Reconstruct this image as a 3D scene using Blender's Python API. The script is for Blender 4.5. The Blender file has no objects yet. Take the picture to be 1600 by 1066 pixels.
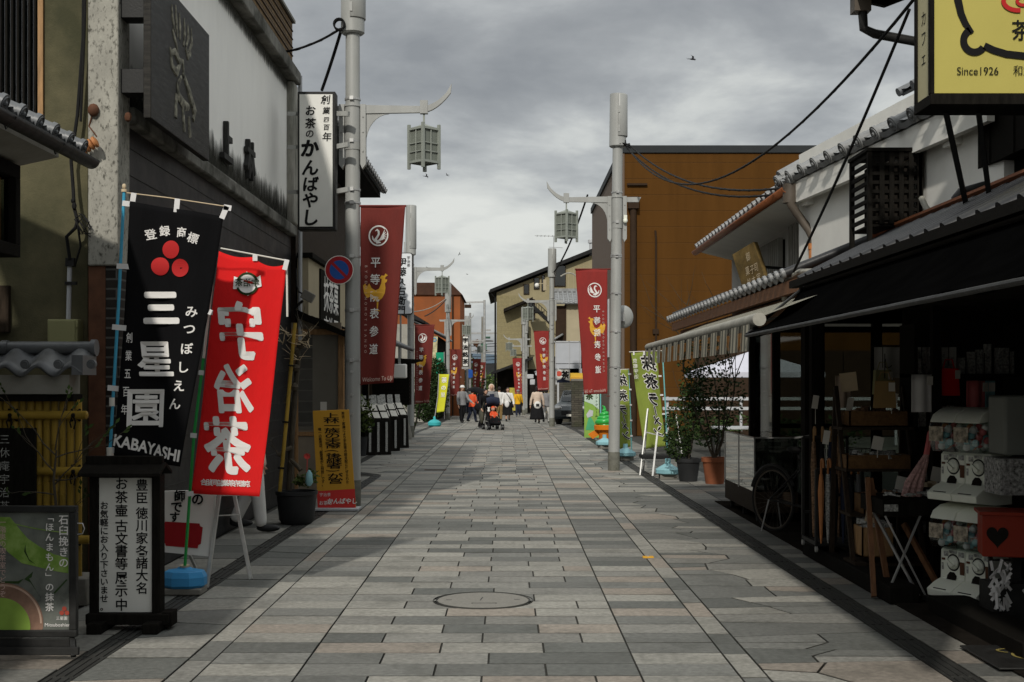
import bpy, bmesh, math, random
from mathutils import Vector, Matrix, noise
from mathutils.geometry import tessellate_polygon
random.seed(7)
PI = math.pi
R = math.radians
V = Vector
S = bpy.context.scene
COL = S.collection

# ------------------------------------------------------------------ camera, sky, sun, exposure
F, CX, CY, EYE = 2000.0, 793.0, 599.0, 1.6          # focal length, vanishing point (photo pixels), eye height
cam = bpy.data.cameras.new('camera')
cam.sensor_width = 36.0
cam.lens = 36.0 * F / 1600.0
cam.shift_x = (800 - CX) / 1600.0
cam.shift_y = -(533 - CY) / 1600.0
cam.clip_start, cam.clip_end = 0.1, 9000
co = bpy.data.objects.new('camera', cam)
COL.objects.link(co)
co.location = (0, 0, EYE)
co.rotation_euler = (PI / 2, 0, 0)
S.camera = co

SUN_EL, SUN_AZ = R(34), R(11.5)                        # behind the camera, a little to the left
sd = V((-math.sin(SUN_AZ) * math.cos(SUN_EL), -math.cos(SUN_AZ) * math.cos(SUN_EL), math.sin(SUN_EL)))
sun = bpy.data.lights.new('sun', 'SUN')
sun.energy = 2.7
sun.angle = R(1.6)
sun.color = (1.0, 0.95, 0.87)
so = bpy.data.objects.new('sun', sun)
COL.objects.link(so)
so.rotation_euler = (-sd).to_track_quat('-Z', 'Y').to_euler()
so.location = (-6, -20, 25)

wd = bpy.data.worlds.new("World")
S.world = wd
wd.use_nodes = True
nt = wd.node_tree
nt.nodes.clear()
def nn(t, **k):
    n = nt.nodes.new(t)
    for a, b in k.items():
        setattr(n, a, b)
    return n
def lk(a, b):
    nt.links.new(a, b)
def mth(op, a, b=None, clamp=False):
    n = nn('ShaderNodeMath', operation=op, use_clamp=clamp)
    for i, x in enumerate((a, b)):
        if x is None:
            continue
        if isinstance(x, (int, float)):
            n.inputs[i].default_value = x
        else:
            lk(x, n.inputs[i])
    return n.outputs[0]
def ramp(fac, stops):
    n = nn('ShaderNodeValToRGB')
    e = n.color_ramp.elements
    while len(e) < len(stops):
        e.new(0.5)
    for el, (p, c) in zip(e, stops):
        el.position = p
        el.color = (c[0], c[1], c[2], 1)
    lk(fac, n.inputs[0])
    return n.outputs[0]
sky = nn('ShaderNodeTexSky', sky_type='NISHITA', sun_disc=False, sun_elevation=SUN_EL, sun_rotation=PI + SUN_AZ)
tc = nn('ShaderNodeTexCoord')
sx = nn('ShaderNodeSeparateXYZ')
lk(tc.outputs['Generated'], sx.inputs[0])
zc = mth('ADD', mth('MAXIMUM', sx.outputs[2], 0.0), 0.24)
cx_ = nn('ShaderNodeCombineXYZ')
lk(mth('DIVIDE', sx.outputs[0], zc), cx_.inputs[0])
lk(mth('DIVIDE', sx.outputs[1], zc), cx_.inputs[1])
n1 = nn('ShaderNodeTexNoise')
n1.inputs['Scale'].default_value = 3.3
n1.inputs['Detail'].default_value = 9
n1.inputs['Roughness'].default_value = 0.55
n1.inputs['Distortion'].default_value = 0.15
mp1 = nn('ShaderNodeMapping')
mp1.inputs['Location'].default_value = (3.3, 1.9, 0.4)
mp1.inputs['Scale'].default_value = (0.8, 0.8, 1)
lk(cx_.outputs[0], mp1.inputs[0])
lk(mp1.outputs[0], n1.inputs[0])
n2 = nn('ShaderNodeTexNoise')
n2.inputs['Scale'].default_value = 0.9
n2.inputs['Detail'].default_value = 3
mp2 = nn('ShaderNodeMapping')
mp2.inputs['Location'].default_value = (7.7, 4.2, 0)
lk(cx_.outputs[0], mp2.inputs[0])
lk(mp2.outputs[0], n2.inputs[0])
cl = mth('ADD', mth('MULTIPLY', n1.outputs[0], 0.62), mth('MULTIPLY', n2.outputs[0], 0.38))
cloud = ramp(cl, [(0.35, (2.7, 2.82, 2.93)), (0.43, (3.5, 3.63, 3.7)), (0.49, (4.6, 4.75, 4.75)), (0.54, (6.0, 6.15, 5.95)), (0.62, (7.4, 7.5, 7.1))])
mx = nn('ShaderNodeMix', data_type='RGBA')
mx.inputs[0].default_value = 0.93
lk(sky.outputs[0], mx.inputs[6])
lk(cloud, mx.inputs[7])
bg = nn('ShaderNodeBackground')
# an overcast sky is about twice as bright overhead as near the horizon
lk(mth('MULTIPLY', mth('ADD', mth('MULTIPLY', mth('MULTIPLY', mth('SUBTRACT', sx.outputs[2], 0.27), 1.6, True), 1.25), 1.0), 0.1), bg.inputs[1])
lk(mx.outputs[2], bg.inputs[0])
wo = nn('ShaderNodeOutputWorld')
lk(bg.outputs[0], wo.inputs[0])

vs = S.view_settings
vs.view_transform = 'Standard'
vs.look = 'None'
vs.exposure = 0.0
vs.gamma = 1
vs.use_curve_mapping = False
S.cycles.max_bounces = 6
S.cycles.transparent_max_bounces = 12
try:
    S.cycles.use_denoising = True
except Exception:
    pass

# ------------------------------------------------------------------ helpers
def P(px, py, d):
    """a point measured on the photograph, at depth d metres"""
    return V(((px - CX) * d / F, d, EYE - (py - CY) * d / F))
def zg(y):
    return -max(0.0, min(y, 230) - 42) * 0.0108
def bend(y):
    return -max(0.0, min(y, 150) - 45) ** 2 * 0.0005
def PG(px, d):
    return V(((px - CX) * d / F, d, zg(d)))
def rnd(a, b):
    return random.uniform(a, b)

class MB:
    def __init__(s):
        s.v, s.f, s.m = [], [], []
        s.col = None
    def add(s, vs_, fs, mi=0):
        o = len(s.v)
        s.v += [V(x) for x in vs_]
        for f in fs:
            s.f.append([i + o for i in f])
            s.m.append(mi)
        return s
    def box(s, c, d, rz=0, rx=0, ry=0, mi=0):
        c = V(c)
        m = Matrix.Rotation(rz, 3, 'Z') @ Matrix.Rotation(ry, 3, 'Y') @ Matrix.Rotation(rx, 3, 'X')
        vs_ = [c + m @ V((x * d[0] / 2, y * d[1] / 2, z * d[2] / 2)) for z in (-1, 1) for y in (-1, 1) for x in (-1, 1)]
        return s.add(vs_, [(0, 2, 3, 1), (4, 5, 7, 6), (0, 1, 5, 4), (2, 6, 7, 3), (0, 4, 6, 2), (1, 3, 7, 5)], mi)
    def bx(s, x0, x1, y0, y1, z0, z1, mi=0):
        return s.box(((x0 + x1) / 2, (y0 + y1) / 2, (z0 + z1) / 2), (abs(x1 - x0), abs(y1 - y0), abs(z1 - z0)), mi=mi)
    def frame(s, p, q):
        t = (q - p).normalized()
        a = V((0, 0, 1)) if abs(t.z) < 0.95 else V((1, 0, 0))
        u = t.cross(a).normalized()
        return t, u, u.cross(t)
    def bar(s, p, q, w, h=None, mi=0):
        p, q = V(p), V(q)
        h = w if h is None else h
        t, u, n = s.frame(p, q)
        vs_ = [b + u * (x * w / 2) + n * (y * h / 2) for b in (p, q) for x, y in ((-1, -1), (1, -1), (1, 1), (-1, 1))]
        return s.add(vs_, [(0, 1, 2, 3), (7, 6, 5, 4), (0, 4, 5, 1), (1, 5, 6, 2), (2, 6, 7, 3), (3, 7, 4, 0)], mi)
    def tube(s, pts, r, n=8, mi=0, caps=True):
        pts = [V(p) for p in pts]
        k = len(pts)
        rs = r if isinstance(r, (list, tuple)) else [r] * k
        vs_ = []
        u = None
        for i, p in enumerate(pts):
            t = (pts[min(i + 1, k - 1)] - pts[max(i - 1, 0)]).normalized()
            if u is None:
                a = V((0, 0, 1)) if abs(t.z) < 0.9 else V((1, 0, 0))
                u = t.cross(a).normalized()
            u = (u - t * u.dot(t)).normalized()
            w = t.cross(u)
            vs_ += [p + (u * math.cos(2 * PI * j / n) + w * math.sin(2 * PI * j / n)) * rs[i] for j in range(n)]
        fs = [(i * n + j, i * n + (j + 1) % n, (i + 1) * n + (j + 1) % n, (i + 1) * n + j) for i in range(k - 1) for j in range(n)]
        if caps:
            fs += [tuple(range(n))[::-1], tuple(range((k - 1) * n, k * n))]
        return s.add(vs_, fs, mi)
    def lathe(s, prof, c=(0, 0, 0), n=20, mi=0, sx=1, sy=1, arc=2 * PI, a0=0):
        c = V(c)
        k = len(prof)
        full = arc > 2 * PI - 1e-3
        nn_ = n if full else n + 1
        vs_ = [c + V((r * sx * math.cos(a0 + arc * j / n), r * sy * math.sin(a0 + arc * j / n), z)) for r, z in prof for j in range(nn_)]
        fs = []
        for i in range(k - 1):
            for j in range(n):
                jj = (j + 1) % nn_ if full else j + 1
                fs.append((i * nn_ + j, i * nn_ + jj, (i + 1) * nn_ + jj, (i + 1) * nn_ + j))
        if full:
            if prof[0][0] > 1e-4: fs.append(tuple(range(nn_))[::-1])
            if prof[-1][0] > 1e-4: fs.append(tuple(range((k - 1) * nn_, k * nn_)))
        return s.add(vs_, fs, mi)
    def ell(s, c, r, n=12, mi=0, rot=None):
        c = V(c)
        m = rot or Matrix.Identity(3)
        k = max(5, n // 2 + 1)
        vs_ = []
        for i in range(k):
            a = -PI / 2 + PI * i / (k - 1)
            vs_ += [c + m @ V((r[0] * math.cos(a) * math.cos(2 * PI * j / n), r[1] * math.cos(a) * math.sin(2 * PI * j / n), r[2] * math.sin(a))) for j in range(n)]
        fs = [(i * n + j, i * n + (j + 1) % n, (i + 1) * n + (j + 1) % n, (i + 1) * n + j) for i in range(k - 1) for j in range(n)]
        return s.add(vs_, fs, mi)
    def prism(s, pts, ext, mi=0):
        pts = [V(p) for p in pts]
        ext = V(ext)
        n = len(pts)
        tri = tessellate_polygon([pts])
        fs = [tuple(t) for t in tri] + [tuple(i + n for i in t[::-1]) for t in tri]
        fs += [(i, (i + 1) % n, (i + 1) % n + n, i + n) for i in range(n)]
        return s.add(pts + [p + ext for p in pts], fs, mi)
    def grid(s, fn, nu, nv, mi=0):
        vs_ = [V(fn(i / nu, j / nv)) for j in range(nv + 1) for i in range(nu + 1)]
        fs = [(j * (nu + 1) + i, j * (nu + 1) + i + 1, (j + 1) * (nu + 1) + i + 1, (j + 1) * (nu + 1) + i) for j in range(nv) for i in range(nu)]
        return s.add(vs_, fs, mi)
    def xf(s, m, start=0):
        for i in range(start, len(s.v)):
            s.v[i] = m @ s.v[i]
        return s
    def build(s, name, mats, parent=None, smooth=True, bevel=0, solid=0, ang=38, recalc=True, shift=None):
        me = bpy.data.meshes.new(name)
        if shift is not None:
            s.v = [v - shift for v in s.v]
        me.from_pydata([tuple(v) for v in s.v], [], s.f)
        if not isinstance(mats, (list, tuple)):
            mats = [mats]
        for m in mats:
            me.materials.append(m)
        me.polygons.foreach_set('material_index', s.m)
        if s.col is not None:
            at = me.color_attributes.new('tone', 'FLOAT_COLOR', 'CORNER')
            li = 0
            for p, c in zip(me.polygons, s.col):
                for _ in p.vertices:
                    at.data[li].color = (c[0], c[1], c[2], 1)
                    li += 1
        if recalc:
            bm = bmesh.new()
            bm.from_mesh(me)
            bmesh.ops.recalc_face_normals(bm, faces=bm.faces)
            bm.to_mesh(me)
            bm.free()
        if smooth:
            me.polygons.foreach_set('use_smooth', [True] * len(me.polygons))
            me.set_sharp_from_angle(angle=R(ang))
        me.update()
        o = bpy.data.objects.new(name, me)
        COL.objects.link(o)
        if parent is not None:
            o.parent = parent
        if solid:
            md = o.modifiers.new('thickness', 'SOLIDIFY')
            md.thickness = solid
            md.offset = 0
        if bevel:
            md = o.modifiers.new('edge', 'BEVEL')
            md.width = bevel
            md.segments = 2
            md.limit_method = 'ANGLE'
            md.angle_limit = R(50)
        return o

def tag(o, label, cat=None, group=None):
    o['label'] = label
    if cat: o['category'] = cat
    if group: o['group'] = group
    return o
def thing(name, label, cat, loc=(0, 0, 0), rz=0, group=None):
    o = bpy.data.objects.new(name, None)
    o.empty_display_size = 0.2
    COL.objects.link(o)
    o.location = loc
    o.rotation_euler = (0, 0, rz)
    return tag(o, label, cat, group)
def struct(o):
    o['kind'] = 'structure'
    return o
def copy_thing(root, loc, rz, label, group=None):
    c = root.copy()
    COL.objects.link(c)
    c.location = loc
    c.rotation_euler = (0, 0, rz)
    c['label'] = label
    if group: c['group'] = group
    for ch in list(root.children):
        d = ch.copy(); COL.objects.link(d); d.parent = c
        for g in list(ch.children):
            e = g.copy(); COL.objects.link(e); e.parent = d
    return c

# ------------------------------------------------------------------ materials
def key_shiny(k):
    return any(w in k for w in ('iron', 'tile', 'rubber', 'car', 'pot', 'shoe', 'drain', 'hair'))
def mat(name, col, rough=0.7, var=0.25, scale=5, bump=0.15, bscale=60, metal=0, dirt=None, damt=0.0, dscale=1.2, dlo=0.45, dhi=0.7, stretch=None, spec=0.18, attr=None, coord='Object'):
    m = bpy.data.materials.new(name)
    m.use_nodes = True
    t = m.node_tree
    b = t.nodes['Principled BSDF']
    b.inputs['Roughness'].default_value = rough
    b.inputs['Metallic'].default_value = metal
    b.inputs['Specular IOR Level'].default_value = spec if sum(col) > .12 or key_shiny(name) else min(spec, .06)
    tcn = t.nodes.new('ShaderNodeTexCoord')
    vec = tcn.outputs[coord]
    def noise_(sc, det=5, st=None, ro=0.6):
        n = t.nodes.new('ShaderNodeTexNoise')
        n.inputs['Scale'].default_value = sc
        n.inputs['Detail'].default_value = det
        n.inputs['Roughness'].default_value = ro
        if st:
            mp = t.nodes.new('ShaderNodeMapping')
            mp.inputs['Scale'].default_value = st
            t.links.new(vec, mp.inputs[0])
            t.links.new(mp.outputs[0], n.inputs[0])
        else:
            t.links.new(vec, n.inputs[0])
        return n.outputs[0]
    def mix(fac, a, c, blend='MIX'):
        n = t.nodes.new('ShaderNodeMix')
        n.data_type = 'RGBA'
        n.blend_type = blend
        for i, x in ((0, fac), (6, a), (7, c)):
            if isinstance(x, (int, float)): n.inputs[i].default_value = x
            elif isinstance(x, tuple): n.inputs[i].default_value = (x[0], x[1], x[2], 1)
            else: t.links.new(x, n.inputs[i])
        return n.outputs[2]
    def mr(x, a, b_, c, d):
        n = t.nodes.new('ShaderNodeMapRange')
        t.links.new(x, n.inputs[0])
        for i, y in enumerate((a, b_, c, d)): n.inputs[i + 1].default_value = y
        return n.outputs[0]
    base = tuple(col)
    if attr:
        an = t.nodes.new('ShaderNodeAttribute')
        an.attribute_name = attr
        base = an.outputs[0]
    nz = noise_(scale, 6, stretch)
    g = t.nodes.new('ShaderNodeCombineXYZ')
    v = mr(nz, 0.28, 0.72, 1 - var, 1 + var)
    for i in range(3): t.links.new(v, g.inputs[i])
    c = mix(1.0, base, g.outputs[0], 'MULTIPLY')
    if dirt:
        dn = noise_(dscale, 7, stretch, 0.65)
        c = mix(mr(dn, dlo, dhi, 0, damt), c, tuple(dirt))
    t.links.new(c, b.inputs['Base Color'])
    if bump:
        bn = t.nodes.new('ShaderNodeBump')
        bn.inputs['Strength'].default_value = bump
        bn.inputs['Distance'].default_value = 0.01
        t.links.new(noise_(bscale, 3, stretch), bn.inputs['Height'])
        t.links.new(bn.outputs[0], b.inputs['Normal'])
    t.links.new(mr(nz, 0.3, 0.7, max(0.05, rough - 0.08), min(1, rough + 0.1)), b.inputs['Roughness'])
    return m
M = {}
def defm(key, *a, **k):
    M[key] = mat(key, *a, **k)
    return M[key]
defm('stone', (1, 1, 1), 0.72, 0.32, 26, 0.3, 120, attr='tone', dirt=(.05, .052, .043), damt=0.6, dscale=2.6, dlo=.50, dhi=.80)
defm('mortar', (.045, .044, .038), 0.95, 0.3, 20)
defm('earth', (.10, .10, .085), 0.95, 0.3, 3)
defm('drain', (.036, .036, .033), 0.6, 0.3, 20)
defm('pole', (.30, .305, .29), 0.42, 0.08, 3, 0.03, 30, dirt=(.13, .12, .095), damt=.4, dscale=2.5, dlo=.5, dhi=.8, spec=.5, stretch=(1, 1, .3))
defm('steel', (.42, .42, .41), 0.35, 0.1, 6, 0.02, metal=.6)
defm('alu', (.5, .5, .48), 0.4, 0.15, 8, 0.03, metal=.5)
defm('lamp_panel', (.16, .175, .15), 0.5, 0.15, 6, 0.05)
defm('lamp_frame', (.25, .27, .24), 0.5, 0.1, 6, 0.05)
defm('blackiron', (.02, .02, .019), 0.5, 0.3, 10)
defm('blackwood', (.011, .010, .0085), 0.7, 0.4, 7, 0.4, 40, spec=.02, stretch=(6, 6, 1))
defm('darkwood', (.032, .023, .016), 0.6, 0.4, 7, 0.4, 40, stretch=(6, 6, 1))
defm('brownwood', (.16, .075, .035), 0.6, 0.35, 6, 0.3, 40, stretch=(6, 6, 1))
defm('tanwood', (.30, .175, .08), 0.6, 0.3, 6, 0.25, 40, stretch=(6, 6, 1))
defm('tile_shaded', (.014, .0145, .016), 0.45, 0.35, 4, 0.1, 50, spec=.4, dirt=(.05, .05, .045), damt=.5, dscale=3, dlo=.5, dhi=.8)  # darkened copy of tile; shade over the lower roofs is put into its colour
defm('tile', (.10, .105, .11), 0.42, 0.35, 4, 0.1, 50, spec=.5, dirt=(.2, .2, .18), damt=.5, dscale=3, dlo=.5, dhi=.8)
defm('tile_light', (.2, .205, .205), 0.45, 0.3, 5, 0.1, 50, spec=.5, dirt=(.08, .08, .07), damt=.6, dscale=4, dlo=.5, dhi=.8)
defm('plaster_white', (.72, .71, .66), 0.85, 0.05, 3, 0.12, 30, dirt=(.40, .39, .33), damt=.5, dscale=.9, dlo=.5, dhi=.85)
defm('plaster_dim', (.30, .29, .255), 0.85, 0.1, 3, 0.15, 30, dirt=(.12, .11, .08), damt=.6, dscale=1.2)
defm('stucco', (.12, .107, .06), 0.9, 0.18, 2.5, 0.4, 70, dirt=(.035, .037, .02), damt=.85, dscale=.8, dlo=.38, dhi=.62)
defm('lichen_stone', (.30, .29, .25), 0.92, 0.22, 6, 0.5, 50, dirt=(.035, .034, .026), damt=.85, dscale=34, dlo=.52, dhi=.66, stretch=(1, 1, .55))
defm('grime', (.018, .018, .015), 0.9, 0.4, 6, 0.3)
defm('blacktile', (.016, .016, .017), 0.45, 0.3, 4, 0.15, 40)
defm('concrete', (.22, .21, .185), 0.9, 0.2, 4, 0.3, 60, dirt=(.07, .065, .05), damt=.6, dscale=2)
defm('brickgrey', (.075, .07, .06), 0.9, 0.3, 9, 0.4, 50)
defm('rust', (.10, .045, .025), 0.8, 0.3, 8, 0.2)
defm('bamboo', (.34, .22, .035), 0.45, 0.3, 4, 0.08, 40, stretch=(1, 1, .4), dirt=(.12, .085, .02), damt=.6, dscale=3)
defm('cord', (.012, .011, .010), 0.9, 0.3, 30)
defm('cable', (.014, .014, .014), 0.6, 0.2, 20)
defm('cable_pale', (.30, .29, .25), 0.6, 0.25, 12)
defm('white_paint', (.72, .71, .67), 0.5, 0.05, 4, 0.03, dirt=(.5, .48, .42), damt=.3, dscale=2)
defm('panel_white', (.66, .655, .61), 0.45, 0.04, 2, 0.02)
defm('panel_grey', (.42, .43, .44), 0.6, 0.08, 3, 0.05)
defm('ink', (.012, .012, .012), 0.7, 0.1, 5, 0)
defm('ink_white', (.72, .70, .67), 0.8, 0.05, 5, 0)
defm('ink_red', (.42, .02, .02), 0.7, 0.05, 5, 0)
defm('gold', (.62, .33, .035), 0.7, 0.1, 8, 0)
defm('cloth_black', (.006, .006, .0066), 0.9, 0.2, 3, 0.9, 7, stretch=(1.6, 1.6, .55))
defm('cloth_red', (.62, .012, .012), 0.85, 0.08, 3, 0.9, 7, stretch=(1.6, 1.6, .55))
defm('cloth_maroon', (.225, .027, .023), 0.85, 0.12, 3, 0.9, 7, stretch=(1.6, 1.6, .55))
defm('cloth_maroon_dark', (.135, .025, .02), 0.85, 0.12, 3, 0.9, 7, stretch=(1.6, 1.6, .55))  # darker copy of the maroon; shade on the left banners is in its colour
defm('cloth_green', (.20, .25, .045), 0.85, 0.12, 3, 0.9, 7, stretch=(1.6, 1.6, .55))
defm('cloth_yellow', (.52, .52, .03), 0.85, 0.1, 3, 0.9, 7, stretch=(1.6, 1.6, .55))
defm('cloth_teal', (.01, .24, .13), 0.85, 0.1, 3, 0.9, 7, stretch=(1.6, 1.6, .55))
defm('cloth_dark', (.0022, .0022, .0022), 0.95, 0.25, 4, 0.9, 6, spec=0)  # near-black canvas; deep shade under the eave is put into its colour
defm('cloth_white', (.62, .61, .60), 0.9, 0.05, 4, 0.1, 120)
defm('canopy_white', (.5, .5, .56), 0.9, 0.05, 4, 0.1, 120)
defm('blue_plastic', (.05, .26, .52), 0.4, 0.1, 4, 0.03)
defm('pale_blue', (.22, .42, .46), 0.5, 0.12, 4, 0.03)
defm('teal_plastic', (.04, .34, .36), 0.45, 0.1, 4, 0.03)
defm('pole_blue', (.05, .30, .46), 0.4, 0.08, 4, 0.0)
defm('pole_green', (.02, .28, .06), 0.4, 0.08, 4, 0.0)
defm('pole_cyan', (.15, .42, .42), 0.4, 0.08, 4, 0.0)
defm('orange_sign', (.52, .275, .03), 0.6, 0.05, 3, 0.02)
defm('red_sign', (.58, .04, .035), 0.6, 0.05, 3, 0.02)
defm('sign_red', (.30, .012, .016), 0.4, 0.1, 4, 0.02)
defm('sign_blue', (.015, .075, .30), 0.4, 0.1, 4, 0.02)
defm('yellow_face', (.44, .385, .10), 0.5, 0.05, 2, 0.02)
defm('yellow_side', (.44, .40, .24), 0.6, 0.08, 2, 0.02)
defm('brown_panel', (.086, .039, .0105), 0.75, 0.07, 1.2, 0.05, 40, stretch=(2.2, 2.2, .25), spec=.0, dirt=(.058, .027, .008), damt=.6, dscale=.9)
defm('brown_side', (.12, .09, .07), 0.8, 0.08, 1.5, 0.05, 40)
defm('brown_dark', (.035, .022, .014), 0.7, 0.2, 3, 0.05)
defm('orange_wall', (.26, .08, .026), 0.85, 0.15, 1.0, 0.2, 40, dirt=(.16, .06, .025), damt=.7, dscale=.6, stretch=(1, 1, .6))
defm('brown_roof', (.045, .022, .014), 0.7, 0.25, 3)
defm('cream', (.28, .242, .145), 0.85, 0.1, 1.5, 0.1, 40, dirt=(.24, .20, .11), damt=.5, dscale=.5)
defm('cream_dim', (.36, .31, .21), 0.85, 0.1, 1.5, 0.1, 40)
defm('yellow_tile', (.36, .29, .12), 0.6, 0.12, 9, 0.1, 60)
defm('roof_dark', (.02, .02, .02), 0.7, 0.3, 3)
defm('terracotta', (.22, .075, .035), 0.75, 0.2, 5, 0.1)
defm('copper', (.24, .085, .035), 0.5, 0.25, 4, 0.05, metal=.2)
defm('pipe_brown', (.085, .07, .055), 0.5, 0.25, 4, 0.05)
defm('pipe_orange', (.42, .17, .06), 0.5, 0.2, 4, 0.05, dirt=(.2, .1, .05), damt=.5, dscale=5)
defm('leaf_dark', (.024, .042, .014), 0.6, 0.45, 2, 0)
defm('leaf_mid', (.036, .06, .016), 0.6, 0.4, 2, 0)
defm('leaf_light', (.075, .105, .024), 0.6, 0.4, 2, 0)
defm('bark', (.06, .05, .036), 0.9, 0.35, 8, 0.5, 40, stretch=(3, 3, 1))
defm('soil', (.03, .022, .015), 0.95, 0.4, 20, 0.4)
defm('pot_black', (.022, .023, .024), 0.5, 0.25, 5, 0.1)
defm('skin', (.44, .26, .18), 0.6, 0.06, 8, 0.03)
defm('hair', (.014, .011, .010), 0.55, 0.3, 20, 0.2, 80)
defm('wool_white', (.62, .61, .58), 0.9, 0.06, 8, 0.1, 80)
defm('wool_cream', (.55, .44, .35), 0.9, 0.08, 8, 0.15, 80)
defm('wool_black', (.013, .013, .014), 0.9, 0.2, 8, 0.1, 80)
defm('wool_navy', (.025, .03, .05), 0.9, 0.2, 8, 0.1, 80)
defm('wool_grey', (.2, .2, .205), 0.9, 0.12, 8, 0.1, 80)
defm('wool_orange', (.62, .085, .03), 0.85, 0.08, 8, 0.1, 80)
defm('wool_yellow', (.68, .37, .015), 0.85, 0.08, 8, 0.1, 80)
defm('wool_khaki', (.26, .17, .07), 0.85, 0.1, 8, 0.1, 80)
defm('shoe', (.02, .02, .02), 0.5, 0.2, 8, 0.02)
defm('rubber', (.013, .013, .013), 0.7, 0.2, 10, 0.05)
defm('ice_green', (.02, .33, .05), 0.3, 0.06, 3, 0.0, spec=.5)
defm('ice_orange', (.58, .17, .012), 0.45, 0.06, 3, 0.0)
defm('cap_white', (.74, .76, .66), 0.35, 0.05, 3, 0.02)
defm('red_box', (.26, .028, .012), 0.5, 0.1, 3, 0.03)
defm('pink', (.52, .13, .13), 0.4, 0.15, 8, 0.05)
defm('paper', (.60, .58, .52), 0.8, 0.05, 8, 0.02)
defm('paper_aged', (.52, .42, .28), 0.8, 0.08, 8, 0.02)
defm('goods', (.2, .12, .07), 0.7, 0.8, 45, 0.1)
defm('goods_grey', (.32, .32, .30), 0.6, 0.9, 60, 0.2)
defm('wicker', (.14, .075, .03), 0.7, 0.35, 30, 0.5, 60)
defm('car_paint', (.02, .028, .032), 0.2, 0.05, 2, 0.0, spec=.6)
defm('hill', (.07, .10, .13), 0.95, 0.2, .01, 0)  # blue of distant haze is put into the hill's colour
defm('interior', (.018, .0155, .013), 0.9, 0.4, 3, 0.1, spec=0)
defm('bird', (.02, .02, .022), 0.7, 0.2, 20, 0)
defm('sage', (.25, .245, .12), 0.6, 0.08, 3, 0.05)

def glass(name, tint=(.9, .95, .93), refl=0.12):
    m = bpy.data.materials.new(name)
    m.use_nodes = True
    t = m.node_tree
    t.nodes.clear()
    tr = t.nodes.new('ShaderNodeBsdfTransparent'); tr.inputs[0].default_value = (*tint, 1)
    gl = t.nodes.new('ShaderNodeBsdfGlossy'); gl.inputs[1].default_value = 0.03
    lw = t.nodes.new('ShaderNodeLayerWeight'); lw.inputs[0].default_value = 0.3
    pw = t.nodes.new('ShaderNodeMath'); pw.operation = 'POWER'; pw.inputs[1].default_value = 4; t.links.new(lw.outputs[1], pw.inputs[0])
    ma = t.nodes.new('ShaderNodeMath'); ma.operation = 'ADD'; ma.inputs[1].default_value = refl; ma.use_clamp = True
    mxx = t.nodes.new('ShaderNodeMixShader')
    ou = t.nodes.new('ShaderNodeOutputMaterial')
    t.links.new(pw.outputs[0], ma.inputs[0]); t.links.new(ma.outputs[0], mxx.inputs[0])
    t.links.new(tr.outputs[0], mxx.inputs[1]); t.links.new(gl.outputs[0], mxx.inputs[2]); t.links.new(mxx.outputs[0], ou.inputs[0])
    M[name] = m
    return m
glass('glass')
glass('glass_dark', (.35, .38, .36), .1)

def brickmat(name, c1, c2, mortar, w, h, ms=0.006, axis='XZ', rough=.85, off=.5, dirt=None, damt=0, dscale=1.5):
    m = mat(name, c1, rough, .12, 9, .0, dirt=dirt, damt=damt, dscale=dscale)
    t = m.node_tree
    tcn = t.nodes.new('ShaderNodeTexCoord')
    sp = t.nodes.new('ShaderNodeSeparateXYZ'); cb = t.nodes.new('ShaderNodeCombineXYZ')
    t.links.new(tcn.outputs['Object'], sp.inputs[0])
    t.links.new(sp.outputs['XYZ'.index(axis[0])], cb.inputs[0]); t.links.new(sp.outputs['XYZ'.index(axis[1])], cb.inputs[1])
    br = t.nodes.new('ShaderNodeTexBrick')
    br.offset = off
    br.inputs['Color1'].default_value = (*c1, 1); br.inputs['Color2'].default_value = (*c2, 1); br.inputs['Mortar'].default_value = (*mortar, 1)
    br.inputs['Scale'].default_value = 1; br.inputs['Mortar Size'].default_value = ms
    br.inputs['Brick Width'].default_value = w; br.inputs['Row Height'].default_value = h
    t.links.new(cb.outputs[0], br.inputs[0])
    for n in t.nodes:
        if n.type == 'MIX' and n.blend_type == 'MULTIPLY':
            t.links.new(br.outputs[0], n.inputs[6])
    b = t.nodes['Principled BSDF']
    bn = t.nodes.new('ShaderNodeBump'); bn.inputs['Strength'].default_value = .5; bn.inputs['Distance'].default_value = .01; bn.invert = True
    t.links.new(br.outputs[1], bn.inputs['Height']); t.links.new(bn.outputs[0], b.inputs['Normal'])
    M[name] = m
    return m
brickmat('fascia_tile', (.17, .105, .05), (.235, .155, .08), (.035, .03, .022), .16, .11, .007, 'YZ', dirt=(.06, .05, .03), damt=.5, off=0)
brickmat('wall_blacktile', (.03, .03, .031), (.04, .04, .041), (.012, .012, .012), .9, .22, .006, 'YZ', .4)
brickmat('brick_dark', (.022, .019, .017), (.032, .028, .025), (.09, .088, .08), .2, .075, .008, 'XZ', .7)
brickmat('brick_garden', (.06, .055, .045), (.10, .09, .07), (.025, .024, .02), .35, .085, .008, 'XZ', dirt=(.04, .05, .02), damt=.6)
brickmat('grey_block', (.07, .068, .06), (.095, .09, .08), (.12, .115, .10), .3, .15, .01, 'XZ')
brickmat('yellow_tile', (.235, .20, .105), (.23, .195, .10), (.215, .185, .10), .5, .3, .02, 'XZ', .6)

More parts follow.
